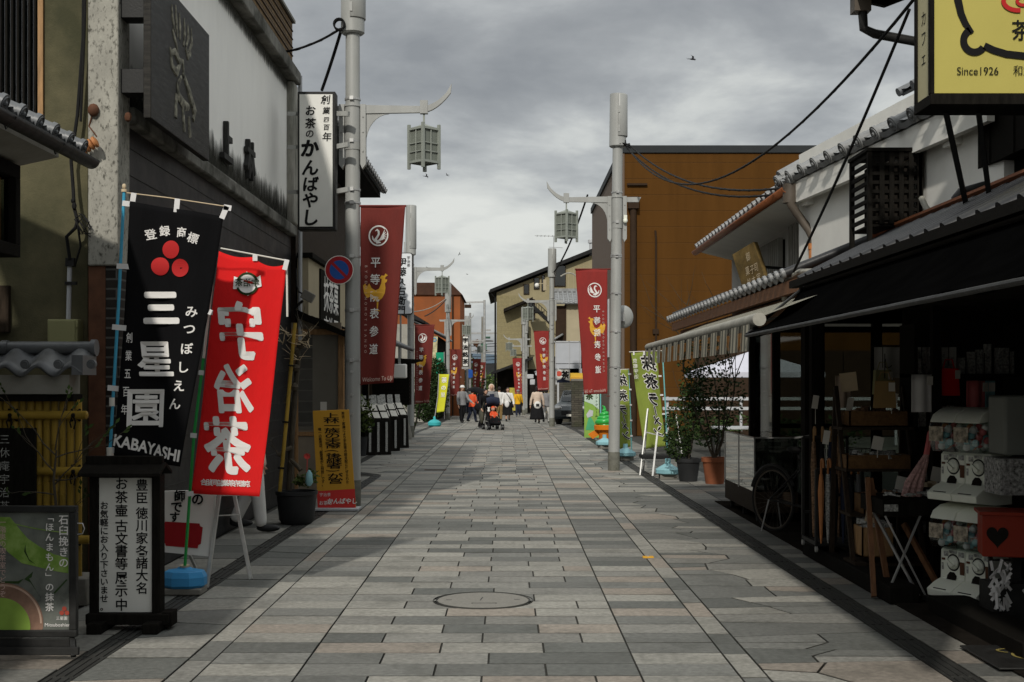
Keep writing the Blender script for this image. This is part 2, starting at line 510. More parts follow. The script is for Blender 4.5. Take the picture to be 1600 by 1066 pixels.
# ------------------------------------------------------------------ lettering
GC = {}
def glyph(s, bold):
    k = (s, round(bold, 4))
    if k not in GC:
        c = bpy.data.curves.new('lettering', 'FONT')
        c.body = s
        c.size = 1
        c.align_x = 'CENTER'
        c.offset = bold
        c.resolution_u = 4
        o = bpy.data.objects.new('lettering', c)
        me = o.to_mesh()
        GC[k] = ([(v.co[0], v.co[1] - 0.37) for v in me.vertices], [tuple(p.vertices) for p in me.polygons])
        o.to_mesh_clear()
        bpy.data.objects.remove(o)
        bpy.data.curves.remove(c)
    return GC[k]
def vcol(s, a, b, size, pitch=None, **k):
    out = []
    pitch = pitch or size * 1.05
    for i, ch in enumerate(s):
        if ch.strip():
            r = dict(k)
            if ch in 'ー（）「」―':
                r['rot'] = -PI / 2
            out.append((ch, a, b + i * pitch, size, r))
    return out
def lettering(name, parent, surf, items, m, eps=0.004, extrude=0):
    mb = MB()
    for ch, a, b, size, k in items:
        bo = k.get('bold', 0)
        vs_, fs = glyph(ch, min(bo, .008))
        more = max(0, bo - .008)
        spots = [(0, 0)] if more < .004 else [(0, 0)] + [(more * math.cos(2 * PI * q / 8), more * math.sin(2 * PI * q / 8)) for q in range(8)]
        rot, mir, ex, sh = k.get('rot', 0), k.get('mirror', False), k.get('sx', 1), k.get('shear', 0)
        cr, sr = math.cos(rot), math.sin(rot)
        for q, (ox, oy) in enumerate(spots):
            pts = []
            for x, y in vs_:
                x, y = x + ox, y + oy
                x, y = x * cr - y * sr, x * sr + y * cr
                x = x * ex + y * sh
                if mir: x = -x
                pts.append(surf(a + x * size, b - y * size) + V((0, -eps - .00015 * q, 0)))
            mb.add(pts, fs)
    return mb.build(name, m, parent, smooth=False, recalc=False)
def shape(name, parent, surf, polys, m, eps=0.004):
    mb = MB()
    for pl in polys:
        pts = [surf(a, b) + V((0, -eps, 0)) for a, b in pl]
        tri = tessellate_polygon([[V((a, b, 0)) for a, b in pl]])
        mb.add(pts, [tuple(t) for t in tri])
    return mb.build(name, m, parent, smooth=False, recalc=False)
def disc(a, b, r, n=28):
    return [(a + r * math.cos(2 * PI * i / n), b + r * math.sin(2 * PI * i / n)) for i in range(n)]
def ring(a, b, r0, r1, n=28, a0=0, a1=2 * PI):
    o = []
    for i in range(n):
        t, u = a0 + (a1 - a0) * i / n, a0 + (a1 - a0) * (i + 1) / n
        o.append([(a + r0 * math.cos(t), b + r0 * math.sin(t)), (a + r1 * math.cos(t), b + r1 * math.sin(t)), (a + r1 * math.cos(u), b + r1 * math.sin(u)), (a + r0 * math.cos(u), b + r0 * math.sin(u))])
    return o
def flat(x0, y0, z0):
    return lambda a, b: V((x0 + a, y0, z0 - b))
def cloth(corners, W, H, amp=0.02, ph=0.0, k=2.2, mirror=False):
    """corners TL TR BR BL as local vectors; returns a surface over metres (a across, b down)"""
    tl, tr, br, bl = [V(c) for c in corners]
    def f(a, b):
        u, v = a / W, b / H
        p = (tl * (1 - u) + tr * u) * (1 - v) + (bl * (1 - u) + br * u) * v
        w = amp * math.sin(k * 2 * PI * u + ph + 1.3 * v) * (0.25 + 0.75 * v) + amp * .6 * math.sin(5 * v + ph * 2 + 2 * u)
        return p + V((0, w, 0))
    return f
def clothmesh(name, parent, surf, W, H, m, nu=26, nv=44, sag=0.0):
    def f(u, v):
        p = surf(u * W, v * H)
        if sag and v < .2:
            p = p - V((0, 0, sag * abs(math.sin(u * PI * 2)) * (1 - v / .2)))
        return p
    return MB().grid(f, nu, nv).build(name, m, parent, solid=0.003)
# ------------------------------------------------------------------ the ground and the paving
ys = [-30, -10, 0, 10, 20, 30, 42, 50, 60, 80, 100, 150, 230, 400, 900, 3000, 8500]
xs = [-4000, -300, -40, -12, -6, 0, 6, 12, 40, 300, 4000]
mb = MB()
vs_ = [V((x, y, zg(y) - 0.03)) for y in ys for x in xs]
n = len(xs)
mb.add(vs_, [(j * n + i, j * n + i + 1, (j + 1) * n + i + 1, (j + 1) * n + i) for j in range(len(ys) - 1) for i in range(n - 1)])
struct(mb.build('ground', M['earth'], smooth=False))
def edge(tbl):
    def f(y):
        for (a, b), (c, d) in zip(tbl, tbl[1:]):
            if y <= c:
                return b + (d - b) * max(0, (y - a)) / (c - a)
        return tbl[-1][1]
    return f
DL = edge([(3, -2.56), (8, -2.5), (16, -2.4), (22.4, -2.34), (23.4, -3.1), (60, -3.0), (110, -3.0)])
DR = edge([(3, 2.42), (22, 2.34), (45, 2.28), (110, 2.2)])
Y0, Y1 = 3.0, 105.0
mb = MB()
k = 60
yy = [Y0 + (Y1 - Y0) * (i / k) ** 1.6 for i in range(k + 1)]
yy = sorted(set(yy + [22.4, 23.4]))
def strip(mb, f0, f1, z, mi=0):
    vs_ = []
    for y in yy:
        vs_ += [V((f0(y) + bend(y), y, zg(y) + z)), V((f1(y) + bend(y), y, zg(y) + z))]
    mb.add(vs_, [(2 * i, 2 * i + 1, 2 * i + 3, 2 * i + 2) for i in range(len(yy) - 1)], mi)
strip(mb, lambda y: -7, lambda y: 7, -0.012)
struct(mb.build('road', M['mortar'], smooth=False))
TONES = [(.125, .128, .117), (.152, .153, .14), (.22, .215, .193), (.262, .254, .224), (.285, .275, .242), (.27, .238, .20), (.182, .182, .166)]
WTS = [3, 3, 4, 5, 3, 3, 3]
def tone():
    c = random.choices(TONES, WTS)[0]
    k = rnd(.9, 1.1)
    return tuple(x * k for x in c)
pv = MB(); pv.col = []
def stone(pts, t=None, h=0.0, gap=.0045):
    """one paving stone from its outline (counter-clockwise), top a few mm above the mortar"""
    z = h + rnd(-.0015, .0015)
    tl = (rnd(-.0012, .0012), rnd(-.0012, .0012))
    cxx = sum(p[0] for p in pts) / len(pts); cyy = sum(p[1] for p in pts) / len(pts)
    g = gap
    top, low = [], []
    n = len(pts)
    ar = sum(pts[i][0] * pts[(i + 1) % n][1] - pts[(i + 1) % n][0] * pts[i][1] for i in range(n))
    sg = 1 if ar > 0 else -1
    for i, (x, y) in enumerate(pts):
        (xa, ya), (xb, yb) = pts[i - 1], pts[(i + 1) % n]
        l1, l2 = math.hypot(x - xa, y - ya) or 1, math.hypot(xb - x, yb - y) or 1
        n1 = (-(y - ya) / l1 * sg, (x - xa) / l1 * sg)
        n2 = (-(yb - y) / l2 * sg, (xb - x) / l2 * sg)
        k_ = 1 / max(.35, 1 + n1[0] * n2[0] + n1[1] * n2[1])
        for lst, gg, zz in ((top, g + .002, z), (low, g, z - .004)):
            X, Y = x + (n1[0] + n2[0]) * k_ * gg, y + (n1[1] + n2[1]) * k_ * gg
            lst.append(V((X + bend(Y), Y, zg(Y) + zz + tl[0] * (X - cxx) * 2 + tl[1] * (Y - cyy) * 2)))
    low = [p - V((0, 0, .012)) for p in low]
    mid = [V((a.x, a.y, b.z - .003)) for a, b in zip(low, top)]
    n = len(pts)
    fs = [tuple(range(n))] + [(n + i, n + (i + 1) % n, (i + 1) % n, i) for i in range(n)] + [(2 * n + i, 2 * n + (i + 1) % n, n + (i + 1) % n, n + i) for i in range(n)]
    pv.add(top + mid + low, fs)
    c = t or tone()
    pv.col += [c] + [tuple(q * .42 for q in c)] * n + [(.04, .039, .034)] * n
def rect(x0, x1, y0, y1, t=None):
    stone([(x0, y0), (x1, y0), (x1, y1), (x0, y1)], t)
y = 4.0
row = 0
XL, XA, XB, XR = -1.70, -1.156, 0.73, 1.27
while y < Y1:
    h = .30
    rect(XL, XA, y, y + h)
    rect(XB, XR, y, y + h)
    x = XA
    off = (row % 2) * .3 + rnd(-.04, .04)
    cuts = [XA] + [XA + off + .1 + .62 * i for i in range(5) if XA + .22 < XA + off + .1 + .62 * i < XB - .22] + [XB]
    pt = None
    for a, b in zip(cuts, cuts[1:]):
        t = tone()
        rect(a, b, y, y + h, t)
    y += h
    row += 1
for xx, w in ((XL - .15, .15), (XR, .15)):
    y = 4.0
    while y < Y1:
        h = rnd(.55, .62)
        rect(xx, xx + w, y, y + h)
        y += h
def crazy(f0, f1, y, y1, inner=True):
    """irregular flagstones between two edge lines"""
    prev = None
    def cutrow(y):
        a, b = f0(y), f1(y)
        return a, b
    jl = jr = 0
    while y < y1:
        h = rnd(.28, .56) if y < 45 else rnd(.4, .8)
        nl, nr = rnd(-.11, .11), rnd(-.11, .11)
        a0, b0, a1, b1 = f0(y + jl), f1(y + jr), f0(y + h + nl), f1(y + h + nr)
        w = b0 - a0
        L0, R0, L1, R1 = (a0, y + jl), (b0, y + jr), (a1, y + h + nl), (b1, y + h + nr)
        if w < .12:
            y += h; jl, jr = nl, nr
            continue
        m = random.random()
        def lerp(p, q, t): return (p[0] + (q[0] - p[0]) * t, p[1] + (q[1] - p[1]) * t)
        if w > .55 and m < .8:
            t0, t1 = rnd(.3, .7), rnd(.25, .75)
            a, b = lerp(L0, R0, t0), lerp(L1, R1, t1)
            c = (a[0] * .5 + b[0] * .5 + rnd(-.14, .14), (a[1] + b[1]) / 2 + rnd(-.04, .04))
            e = lerp(R0, R1, rnd(.35, .65)); f_ = lerp(L0, L1, rnd(.35, .65))
            if m < .3:       # a bent joint and corner pieces
                stone([L0, a, c, b, L1], gap=.007); stone([a, R0, e, c], gap=.007); stone([c, e, R1, b], gap=.007)
            elif m < .55:
                stone([a, R0, R1, b, c], gap=.007); stone([L0, a, c, f_], gap=.007); stone([f_, c, b, L1], gap=.007)
            else:
                stone([L0, a, b, L1], gap=.007); stone([a, R0, R1, b], gap=.007)
        else:
            stone([L0, R0, R1, L1], gap=.007)
        y += h
        jl, jr = nl, nr
crazy(lambda y: XR + .15, lambda y: DR(y) - .01, 4.0, Y1)
crazy(lambda y: DL(y) + .16, lambda y: XL - .15, 4.0, Y1)
y = 4.0
while y < 45:                                       # the row of slabs beyond each gutter
    h = rnd(.28, .36)
    q = DR(y) + .165
    rect(q, q + .4, y, y + h, tuple(c * .8 for c in tone()))
    if y > 12.6:
        rect(q + .4, q + 1.0, y, y + h, tuple(c * .7 for c in tone()))
    y += h
y = 4.0
while y < 60:
    h = rnd(.4, .7)
    if not 21.9 < y < 23.6:
        q = DL(y)
        rect(q - .55, q, y, y + h, tuple(c * .8 for c in tone()))
    y += h
struct(pv.build('pavement', M['stone'], smooth=False, recalc=False))
def gutter(f, w, name):
    mb = MB()
    strip(mb, f, lambda y: f(y) + w, -.006)
    y = 4.0
    while y < 40:
        if not 22.0 < y < 23.7:
            for q in range(3):
                x = f(y) + w * (.2 + .3 * q)
                mb.bx(x - .012, x + .012, y, y + .46, -.006, .0)
        y += .5
    struct(mb.build(name, M['drain'], smooth=False))
gutter(DL, .155, 'street_drain')
gutter(DR, .16, 'street_drain')

mh = thing('manhole_cover', 'round stone-filled manhole cover set into the pale pavers in the middle of the street', 'manhole cover', (-.18, 9.42, 0.0))
mb = MB()
for r0, r1 in ((.339, .347), (.364, .369)):
    mb.lathe([(r0, .0), (r0, .007), (r1, .007), (r1, .0)], n=48)
mb.build('rim', mat('rim_iron', (.05, .05, .045), .7, .3, 20, .1), mh)
lid = MB().lathe([(.334, .0), (.334, .0055), (.3, .006), (0.0001, .006)], n=48)
lid.build('lid', mat('lid_stone', (.225, .215, .19), .8, .2, 60, .3, 120), mh)
mb = MB()
mb.bx(-.08, .1, -.145, -.135, .0, .0075); mb.bx(-.082, -.07, -.155, -.13, 0, .0075); mb.bx(.09, .102, -.155, -.13, 0, .0075)
mb.bar((-.02, -.02, .005), (-.005, .12, .005), .008, .005); mb.bar((-.27, 0, .005), (-.23, 0, .005), .012, .005); mb.bar((.23, .02, .005), (.27, .02, .005), .012, .005)
mb.build('lifting_slot', M['drain'], mh)

gs = thing('drain_plate', 'small rusty rectangular plate set into the pavers towards the shop with the brochure stands', 'drain plate', (-1.33, 23.6, .0))
MB().bx(-.2, .2, -.08, .08, -.01, .008).build('plate', M['rust'], gs, bevel=.003)
MB().bx(-.17, .17, -.05, .05, .0085, .012).build('grating', M['drain'], gs)
rsd_ = thing('boundary_marker', 'tiny yellow boundary marker plate on the pale paving strip before the white walled shop', 'marker', (1.29, 11.75, .0))
MB().bx(-.05, .05, -.035, .035, -.005, .012).build('plate', M['gold'], rsd_, bevel=.003)
MB().ell((0, 0, .012), (.012, .012, .004), 8).build('stud', M['steel'], rsd_)
# hill far away beyond the end of the street
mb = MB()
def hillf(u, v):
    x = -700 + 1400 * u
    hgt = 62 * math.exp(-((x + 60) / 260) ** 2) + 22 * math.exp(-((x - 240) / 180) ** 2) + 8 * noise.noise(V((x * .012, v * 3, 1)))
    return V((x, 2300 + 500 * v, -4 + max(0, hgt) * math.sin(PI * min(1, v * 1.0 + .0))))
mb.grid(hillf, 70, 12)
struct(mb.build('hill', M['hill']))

# ------------------------------------------------------------------ shared builders
def tile_slope(mb, p0, p1, up, pitch=.27, r=.055, cap=True, mi=0, capmi=0, under=.03):
    """a tiled roof slope: p0->p1 is the eave, `up` the vector from eave to ridge"""
    p0, p1, up = V(p0), V(p1), V(up)
    L = (p1 - p0).length
    t = (p1 - p0) / L
    nrm = t.cross(up).normalized()
    if nrm.z < 0: nrm = -nrm
    n = max(2, int(L / pitch))
    seg = L / n
    # dished pan tiles between round rolls
    prof = []
    for i in range(n * 8 + 1):
        s = i / 8
        ph = s % 1
        prof.append((s * seg, .5 * r * abs(math.cos(PI * ph)) ** 2))
    rows = max(1, int(up.length / .26))
    vs_, fs = [], []
    m = len(prof)
    for j in range(rows):
        for e, z in ((0, .022), (1, 0)):
            q = (j + e) / rows
            vs_ += [p0 + t * a + up * q + nrm * (b + z) for a, b in prof]
        o = 2 * j * m
        fs += [(o + i, o + i + 1, o + m + i + 1, o + m + i) for i in range(m - 1)]
        if j + 1 < rows:
            fs += [(o + m + i, o + m + i + 1, o + 2 * m + i + 1, o + 2 * m + i) for i in range(m - 1)]
    mb.add(vs_, fs, mi)
    a = [p0, p1, p1 + up, p0 + up]
    mb.add([x - nrm * .005 for x in a] + [x - nrm * (under + .005) for x in a], [(0, 1, 2, 3), (4, 5, 6, 7), (0, 1, 5, 4), (1, 2, 6, 5), (2, 3, 7, 6), (3, 0, 4, 7)], mi)
    ud = up.normalized()
    for i in range(n + 1):
        c = p0 + t * (seg * i) + nrm * (.5 * r)
        mb.tube([c - ud * .03, c + up], r, 10, mi)
def eave_caps(mb, p0, p1, up, pitch=.27, r=.062):
    p0, p1, up = V(p0), V(p1), V(up)
    L = (p1 - p0).length
    t = (p1 - p0) / L
    nrm = t.cross(up).normalized()
    if nrm.z < 0: nrm = -nrm
    n = max(2, int(L / pitch)); seg = L / n
    ud = up.normalized()
    for i in range(n + 1):
        c = p0 + t * (seg * i) + nrm * (.5 * r)
        mb.tube([c - ud * .05, c - ud * .02], r, 14)
        mb.tube([c - ud * .056, c - ud * .045], [r * .72, r * .8], 14, caps=False)
        mb.ell(c - ud * .05, (r * .3, r * .3, r * .3), 8)
        if i < n:
            q = [c - ud * .035 + t * (seg * u) + nrm * (-.012 - .042 * math.sin(PI * u)) for u in [k / 8 for k in range(9)]]
            mb.add([x + nrm * .03 for x in q] + [x - nrm * .022 for x in q] , [(k, k + 1, k + 10, k + 9) for k in range(8)])
def surf_px(root, d, wave=None):
    o = V(root.location)
    def f(a, b):
        p = P(a, b, d) - o
        if wave: p = p + V((0, wave(a, b), 0))
        return p
    return f
def cloth_px(name, root, corners, surf, m, nu=26, nv=46, sag=None):
    (ax, ay), (bx_, by), (cx2, cy2), (dx, dy) = corners
    def f(u, v):
        x = (ax * (1 - u) + bx_ * u) * (1 - v) + (dx * (1 - u) + cx2 * u) * v
        y = (ay * (1 - u) + by * u) * (1 - v) + (dy * (1 - u) + cy2 * u) * v
        if sag: y += sag(u) * max(0, 1 - v / .12)
        return surf(x, y)
    return MB().grid(f, nu, nv).build(name, m, root, solid=0.002)
def box_px(mb, x0, x1, y0, y1, d, dep, o, mi=0):
    a, b = P(x0, y0, d), P(x1, y1, d)
    return mb.bx(a.x - o.x, b.x - o.x, a.y - o.y, a.y - o.y + dep, a.z - o.z, b.z - o.z, mi)
def leaf_cloud(mb, blobs, n, size, mi=(0, 1, 2), flat_=0.5):
    """many small leaf faces through the volume of some ellipsoids, thinning at the edge"""
    for _ in range(n):
        c, r = random.choice(blobs)
        while True:
            v = V((rnd(-1, 1), rnd(-1, 1), rnd(-1, 1)))
            if v.length < 1: break
        v = v * (v.length ** -.35 if v.length > .05 else 1)
        if v.length > 1.15: v = v.normalized() * 1.15
        p = V(c) + V((v.x * r[0], v.y * r[1], v.z * r[2]))
        s = size * rnd(.6, 1.3)
        a = V((rnd(-1, 1), rnd(-1, 1), rnd(-.4, .8))).normalized()
        b = a.cross(V((rnd(-1, 1), rnd(-1, 1), rnd(-1, 1)))).normalized()
        mb.add([p, p + a * s * .5 + b * s * .28, p + a * s, p + a * s * .5 - b * s * .28], [(0, 1, 2, 3)], random.choice(mi))
def twig(mb, p, dirv, L, r, depth, n=6, spread=.6, tips=None):
    p = V(p)
    pts, rs = [p], [r]
    d = V(dirv).normalized()
    for i in range(4):
        d = (d + V((rnd(-1, 1), rnd(-1, 1), rnd(-.5, .8))) * .22).normalized()
        pts.append(pts[-1] + d * L / 4); rs.append(r * (1 - .18 * (i + 1)))
    mb.tube(pts, rs, n)
    if depth:
        for k in range(random.randint(2, 3)):
            q = pts[random.randint(2, 4)]
            e = (d + V((rnd(-1, 1), rnd(-1, 1), rnd(-.6, .9))) * spread).normalized()
            twig(mb, q, e, L * rnd(.5, .75), r * .5, depth - 1, max(4, n - 1), spread, tips)
    elif tips is not None:
        tips.append((pts[-1], d))

# ------------------------------------------------------------------ left side, nearest house: tiled eave and dark bay window
nh = thing('tiled_eave_house', 'dark house with round-capped eave tiles, pale soffit and a dark bay window', 'house', (-3.6, 6, 0))
o = V(nh.location)
MB().bx(-4, -.06, -8, 2.45, 0, 3.12).build('wall', M['darkwood'], nh)
mb = MB()
e0, e1, up = V((.66, -2.5, 3.2)), V((.66, 2.72, 3.2)), V((-1.4, 0, .62))
tile_slope(mb, e0, e1, up, .27, .05)
mb.build('roof', M['tile'], nh)
mb = MB(); eave_caps(mb, e0, e1, up, .27, .056)
mb.build('eave_tiles', M['tile'], nh)
mb = MB()
mb.lathe([(.055, 0), (.055, 5.3)], n=10, arc=PI)
mb.xf(Matrix.Translation((.74, -2.5, 3.13)) @ Matrix.Rotation(-PI / 2, 4, 'X') @ Matrix.Rotation(PI * 0, 4, 'Z'))
gut = mb.build('gutter', M['blackiron'], nh, solid=.006)
mb = MB()
for yy_ in (-.4, .5, 1.3, 2.1):
    mb.tube([(.70, yy_, 3.18), (.74, yy_, 3.05), (.80, yy_, 3.12)], .006, 5)
mb.build('gutter_bracket', M['blackiron'], nh)
MB().prism([(.62, -2.5, 3.10), (.62, 2.5, 3.10), (-.06, 2.42, 2.93), (-.06, -2.5, 2.93)], (0, 0, .03)).build('soffit', M['plaster_dim'], nh)
bw = MB()
bw.bx(-.05, .42, 0.4, 2.36, 2.93, 3.02); bw.bx(-.05, .42, .4, 2.36, 2.42, 2.5); bw.bx(.34, .42, .4, .48, 2.5, 2.93); bw.bx(.34, .42, 2.28, 2.36, 2.5, 2.93); bw.bx(-.05, .03, 2.28, 2.36, 2.5, 2.93)
bf = bw.build('bay_window', M['blackwood'], nh, bevel=.004)
MB().bx(-.05, .37, .42, 2.33, 2.5, 2.93).build('pane', M['glass_dark'], bf)
MB().bx(-.05, .30, .5, 2.2, 2.1, 2.41).build('window_box', M['darkwood'], nh)

# stuccoed neighbour wall facing the camera
sw = thing('stucco_house', 'mossy yellow stucco house wall with a tall dark window above the bamboo fence', 'house', (-3.28, 10, 0))
mb = MB()
mb.bx(-2.6, -.86, 0, .25, 0, 8); mb.bx(-.34, 0, 0, .25, 0, 8); mb.bx(-.86, -.34, 0, .25, 0, 3.62); mb.bx(-.86, -.34, 0, .25, 6.2, 8)
mb.build('wall', M['stucco'], sw)
wf = MB()
wf.bx(-.86, -.80, -.03, .2, 3.62, 6.2); wf.bx(-.38, -.34, -.03, .2, 3.62, 6.2); wf.bx(-.8, -.38, -.03, .2, 3.62, 3.68)
wfo = wf.build('window_frame', M['tanwood'], sw)
mb = MB()
for i in range(9):
    mb.bx(-.78 + i * .045, -.765 + i * .045, .0, .015, 3.7, 6.2)
mb.build('lattice', M['blackwood'], wfo)
MB().bx(-.8, -.38, .03, .04, 3.68, 6.2).build('pane', M['glass_dark'], wfo)
MB().bx(-.86, -.34, .062, .08, 3.62, 6.2).build('curtain', M['interior'], wfo)
mb = MB(); mb.bx(-2.6, -.72, -.03, -.001, 0, 2.35)
for i in range(10): mb.bx(-2.6 + i * .19, -2.585 + i * .19, -.04, -.03, 0, 2.34)
mb.bx(-.74, -.6, -.05, .0, 2.0, 2.36)
mb.build('plank_dado', M['darkwood'], sw)
eb = thing('junction_box', 'olive green electrical junction box with a grey conduit on the stucco wall', 'electrical box', V(P(98, 545, 9.9)))
o = V(eb.location)
box_px(MB(), 74, 121, 499, 545, 9.85, .14, o).build('body', M['sage'], eb, bevel=.006)
mb = MB(); box_px(mb, 76, 117, 501, 543, 9.84, .02, o); box_px(mb, 118, 121, 502, 512, 9.83, .04, o); mb.build('door', M['sage'], eb, bevel=.004)
mb = MB(); mb.tube([P(107, 500, 9.93) - o, P(109, 415, 9.93) - o], .018, 10); mb.build('conduit', M['panel_grey'], eb)
mb = MB(); box_px(mb, 101, 119, 440, 445, 9.9, .03, o); box_px(mb, 102, 115, 403, 416, 9.9, .06, o); mb.build('clamp', M['blackiron'], eb)
cb = MB()
cb.tube([P(109, 405, 9.9), P(104, 370, 9.88), P(118, 356, 9.86), P(121, 345, 9.86), P(116, 325, 9.87), P(114, 290, 9.9), P(111, 250, 9.9), P(121, 180, 9.9), P(130, 60, 9.9), P(131, -60, 9.9)], .014, 8)
cb.tube([P(121, 350, 9.86), P(126, 385, 9.86), P(118, 412, 9.9)], .008, 6)
cb.tube([P(126, 190, 9.88), P(130, 100, 9.88), P(133, 20, 9.88), P(134, -60, 9.88)], .01, 6)
for i in range(9):
    cb.tube([P(119 + rnd(-3, 5), 345 + rnd(-12, 12), 9.82), P(128 + rnd(-6, 8), 350 + rnd(-18, 18), 9.78), P(138 + rnd(-8, 6), 356 + rnd(-12, 16), 9.76)], .004, 5)
cb.ell(P(116, 322, 9.85), (.02, .02, .03), 8); cb.ell(P(114, 314, 9.85), (.018, .018, .02), 8)
c_ = P(118, 345, 9.9)
tag(cb.build('cable_bundle', M['cable'], None, shift=None), 'tangle of black cables running down the stucco wall beside the lichened pillar', 'cable')
mb = MB()
p = P(126, 235, 9.7)
for i in range(4): mb.lathe([(.02, 0), (.045, .01), (.045, .03), (.02, .04)], (0, 0, i * .035), 12)
mb.xf(Matrix.Translation(p) @ Matrix.Rotation(R(60), 4, 'Y'))
tag(mb.build('insulator', M['pipe_orange']), 'small orange insulator at the end of the tiled eave by the pillar', 'insulator')

# bamboo fence with tiled coping
bfn = thing('bamboo_fence', 'golden bamboo fence tied with black cord under a grey tiled coping', 'fence', (-3.7, 9.3, 0))
mb = MB()
for i in range(24):
    x = -.75 + i * .058
    r = .026 + rnd(-.003, .003)
    pts, rs, z = [], [], .2
    nxt = z + rnd(.1, .4)
    pts.append((x, 0, z)); rs.append(r)
    while nxt < 1.44:
        for dz, f in ((-.012, 1), (-.004, 1.1), (0, .93), (.004, 1.1), (.012, 1)):
            pts.append((x, 0, nxt + dz)); rs.append(r * f)
        nxt += rnd(.25, .42)
    pts.append((x, 0, 1.48)); rs.append(r)
    mb.tube(pts, rs, 9)
mb.build('bamboo_panel', M['bamboo'], bfn)
for z, xe in ((1.37, .66), (.965, .62), (.47, .68)):
    mb = MB(); mb.tube([(-.8, -.055, z), (-.2, -.055, z + .002), (-.18, -.055, z + .002), (xe, -.055, z)], [.03, .03, .034, .032], 10); mb.ell((xe, -.055, z), (.012, .028, .028), 8)
    rail = mb.build('rail', M['bamboo'], bfn)
    mb = MB()
    for x in (-.55, .12, .575):
        for a in (-1, 1):
            mb.tube([(x - .03 * a, -.03, z + .04), (x, -.092, z), (x + .03 * a, -.03, z - .04)], .009, 6)
        mb.tube([(x, -.09, z), (x + .02, -.1, z - .05), (x + .008, -.1, z - .1)], .006, 5); mb.tube([(x, -.09, z), (x - .02, -.1, z - .05), (x - .012, -.095, z - .09)], .006, 5)
        mb.ell((x, -.095, z), (.016, .014, .016), 8)
    mb.build('cord', M['cord'], rail)
MB().bx(-.8, .58, -.1, .1, 1.47, 1.52).build('beam', M['blackwood'], bfn)
MB().bx(-.8, .56, -.13, .1, 1.523, 1.66).build('fascia_board', M['plaster_dim'], bfn)
mb = MB()
mb.grid(lambda u, v: V((-.8 + 1.47 * u, -.2 + .32 * v, 1.685 + .17 * v + .034 * math.cos(2 * PI * (u * 1.47 / .235) + .6))), 60, 4)
cp = mb.build('coping', M['tile'], bfn, solid=.022)
mb = MB(); mb.tube([(-.8, .08, 1.86), (.66, .08, 1.86)], .047, 14)
for x in (-.26, .0, -.52, .26): pass
for x in (-.47, .02): mb.tube([(x - .022, .08, 1.86), (x + .022, .08, 1.86)], .056, 14)
mb.tube([(.655, .08, 1.86), (.69, .08, 1.86)], .062, 14); mb.bx(.60, .68, -.2, .1, 1.66, 1.80)
mb.build('ridge', M['tile'], bfn)
mb = MB()
for k in range(7):
    x = -.66 + k * .235
    mb.tube([(x, -.235, 1.735), (x, -.2, 1.735)], .033, 14); mb.tube([(x, -.24, 1.735), (x, -.23, 1.735)], [.02, .024], 12, caps=False)
mb.build('end_tile', M['tile'], bfn)
MB().bx(-.8, .68, -.12, .2, 0, .2).build('footing', M['concrete'], bfn, bevel=.01)
ds = thing('dark_name_board', 'black hanging name board with faint grey characters in front of the bamboo fence', 'sign', (-3.63, 9.14, 1.28))
MB().bx(-.3, .26, 0, .03, -.72, 0).build('board', M['blackwood'], ds, bevel=.004)
lettering('lettering', ds, flat(0, 0, 0), vcol('三休庵宇治茶房', .04, .08, .075, .095), M['goods_grey'])

sp = thing('sapling', 'thin bare sapling with a few leaves growing between the menu board and the bamboo fence', 'plant', (-3.02, 8.6, 0))
mb = MB(); tips = []
mb.tube([(-.02, 0, 0), (-.0, .01, .6), (-.03, 0, .95), (-.01, 0, 1.15)], [.014, .012, .009, .006], 6)
for z, dx, dz, L in ((.92, .5, .45, .42), (1.0, -.8, .5, .35), (1.1, .9, .35, .34), (1.12, -.5, .8, .42), (.85, -.9, .1, .3), (.72, .8, .3, .25), (.95, .75, .05, .3), (1.15, .3, 1, .3)):
    twig(mb, (-.02, 0, z), (dx, rnd(-.3, .3), dz), L, .006, 1, 5, .4, tips)
mb.build('stem', M['bark'], sp)
mb = MB()
for p, d in tips:
    for k in range(3):
        a = (d + V((rnd(-1, 1), rnd(-1, 1), rnd(-.5, .6))) * .7).normalized(); b = a.cross(V((0, -1, .3))).normalized()
        s = rnd(.035, .06)
        q = p - d * k * .03
        mb.add([q, q + a * s * .5 + b * s * .22, q + a * s, q + a * s * .5 - b * s * .22], [(0, 1, 2, 3)])
mb.build('leaves', M['leaf_mid'], sp, smooth=False)

# menu board
mbd = thing('menu_board', 'black framed poster stand with a green tea picture and white vertical writing', 'sign', (-2.78, 7.42, 0))
o = V(mbd.location)
d = 7.42
mb = MB()
for x0, x1, y0, y1 in ((-40, 119, 791, 801), (-40, 119, 985, 996), (108, 119, 801, 985), (-40, -29, 801, 985)):
    box_px(mb, x0, x1, y0, y1, d - .02, .045, o)
mb.build('frame', M['blackiron'], mbd, bevel=.005)
posterm = mat('poster', (.10, .108, .098), .3, .55, 4.5, .02, 60, dirt=(.19, .20, .17), damt=.8, dscale=5, dlo=.4, dhi=.75)
pb = box_px(MB(), -29, 108, 801, 985, d, .012, o).build('poster_panel', posterm, mbd)
sf = surf_px(mbd, d)
g1 = mat('leaf_print', (.15, .26, .045), .4, .35, 7, 0, dirt=(.28, .36, .13), damt=.8, dscale=7)
g2 = mat('tea_print', (.20, .31, .055), .4, .15, 6, 0)
g3 = mat('bowl_print', (.20, .12, .085), .4, .4, 7, 0)
g4 = mat('bowl_rim_print', (.36, .25, .19), .4, .3, 9, 0)
g5 = mat('leaf_dark_print', (.03, .055, .02), .4, .3, 7, 0)
leafp = [(-29, 815), (0, 808), (16, 808), (30, 826), (44, 842), (62, 854), (84, 866), (107, 872), (107, 896), (84, 892), (60, 886), (34, 880), (14, 864), (0, 850), (-29, 836)]
shape('leaf_art', pb, sf, [leafp], g1, .002)
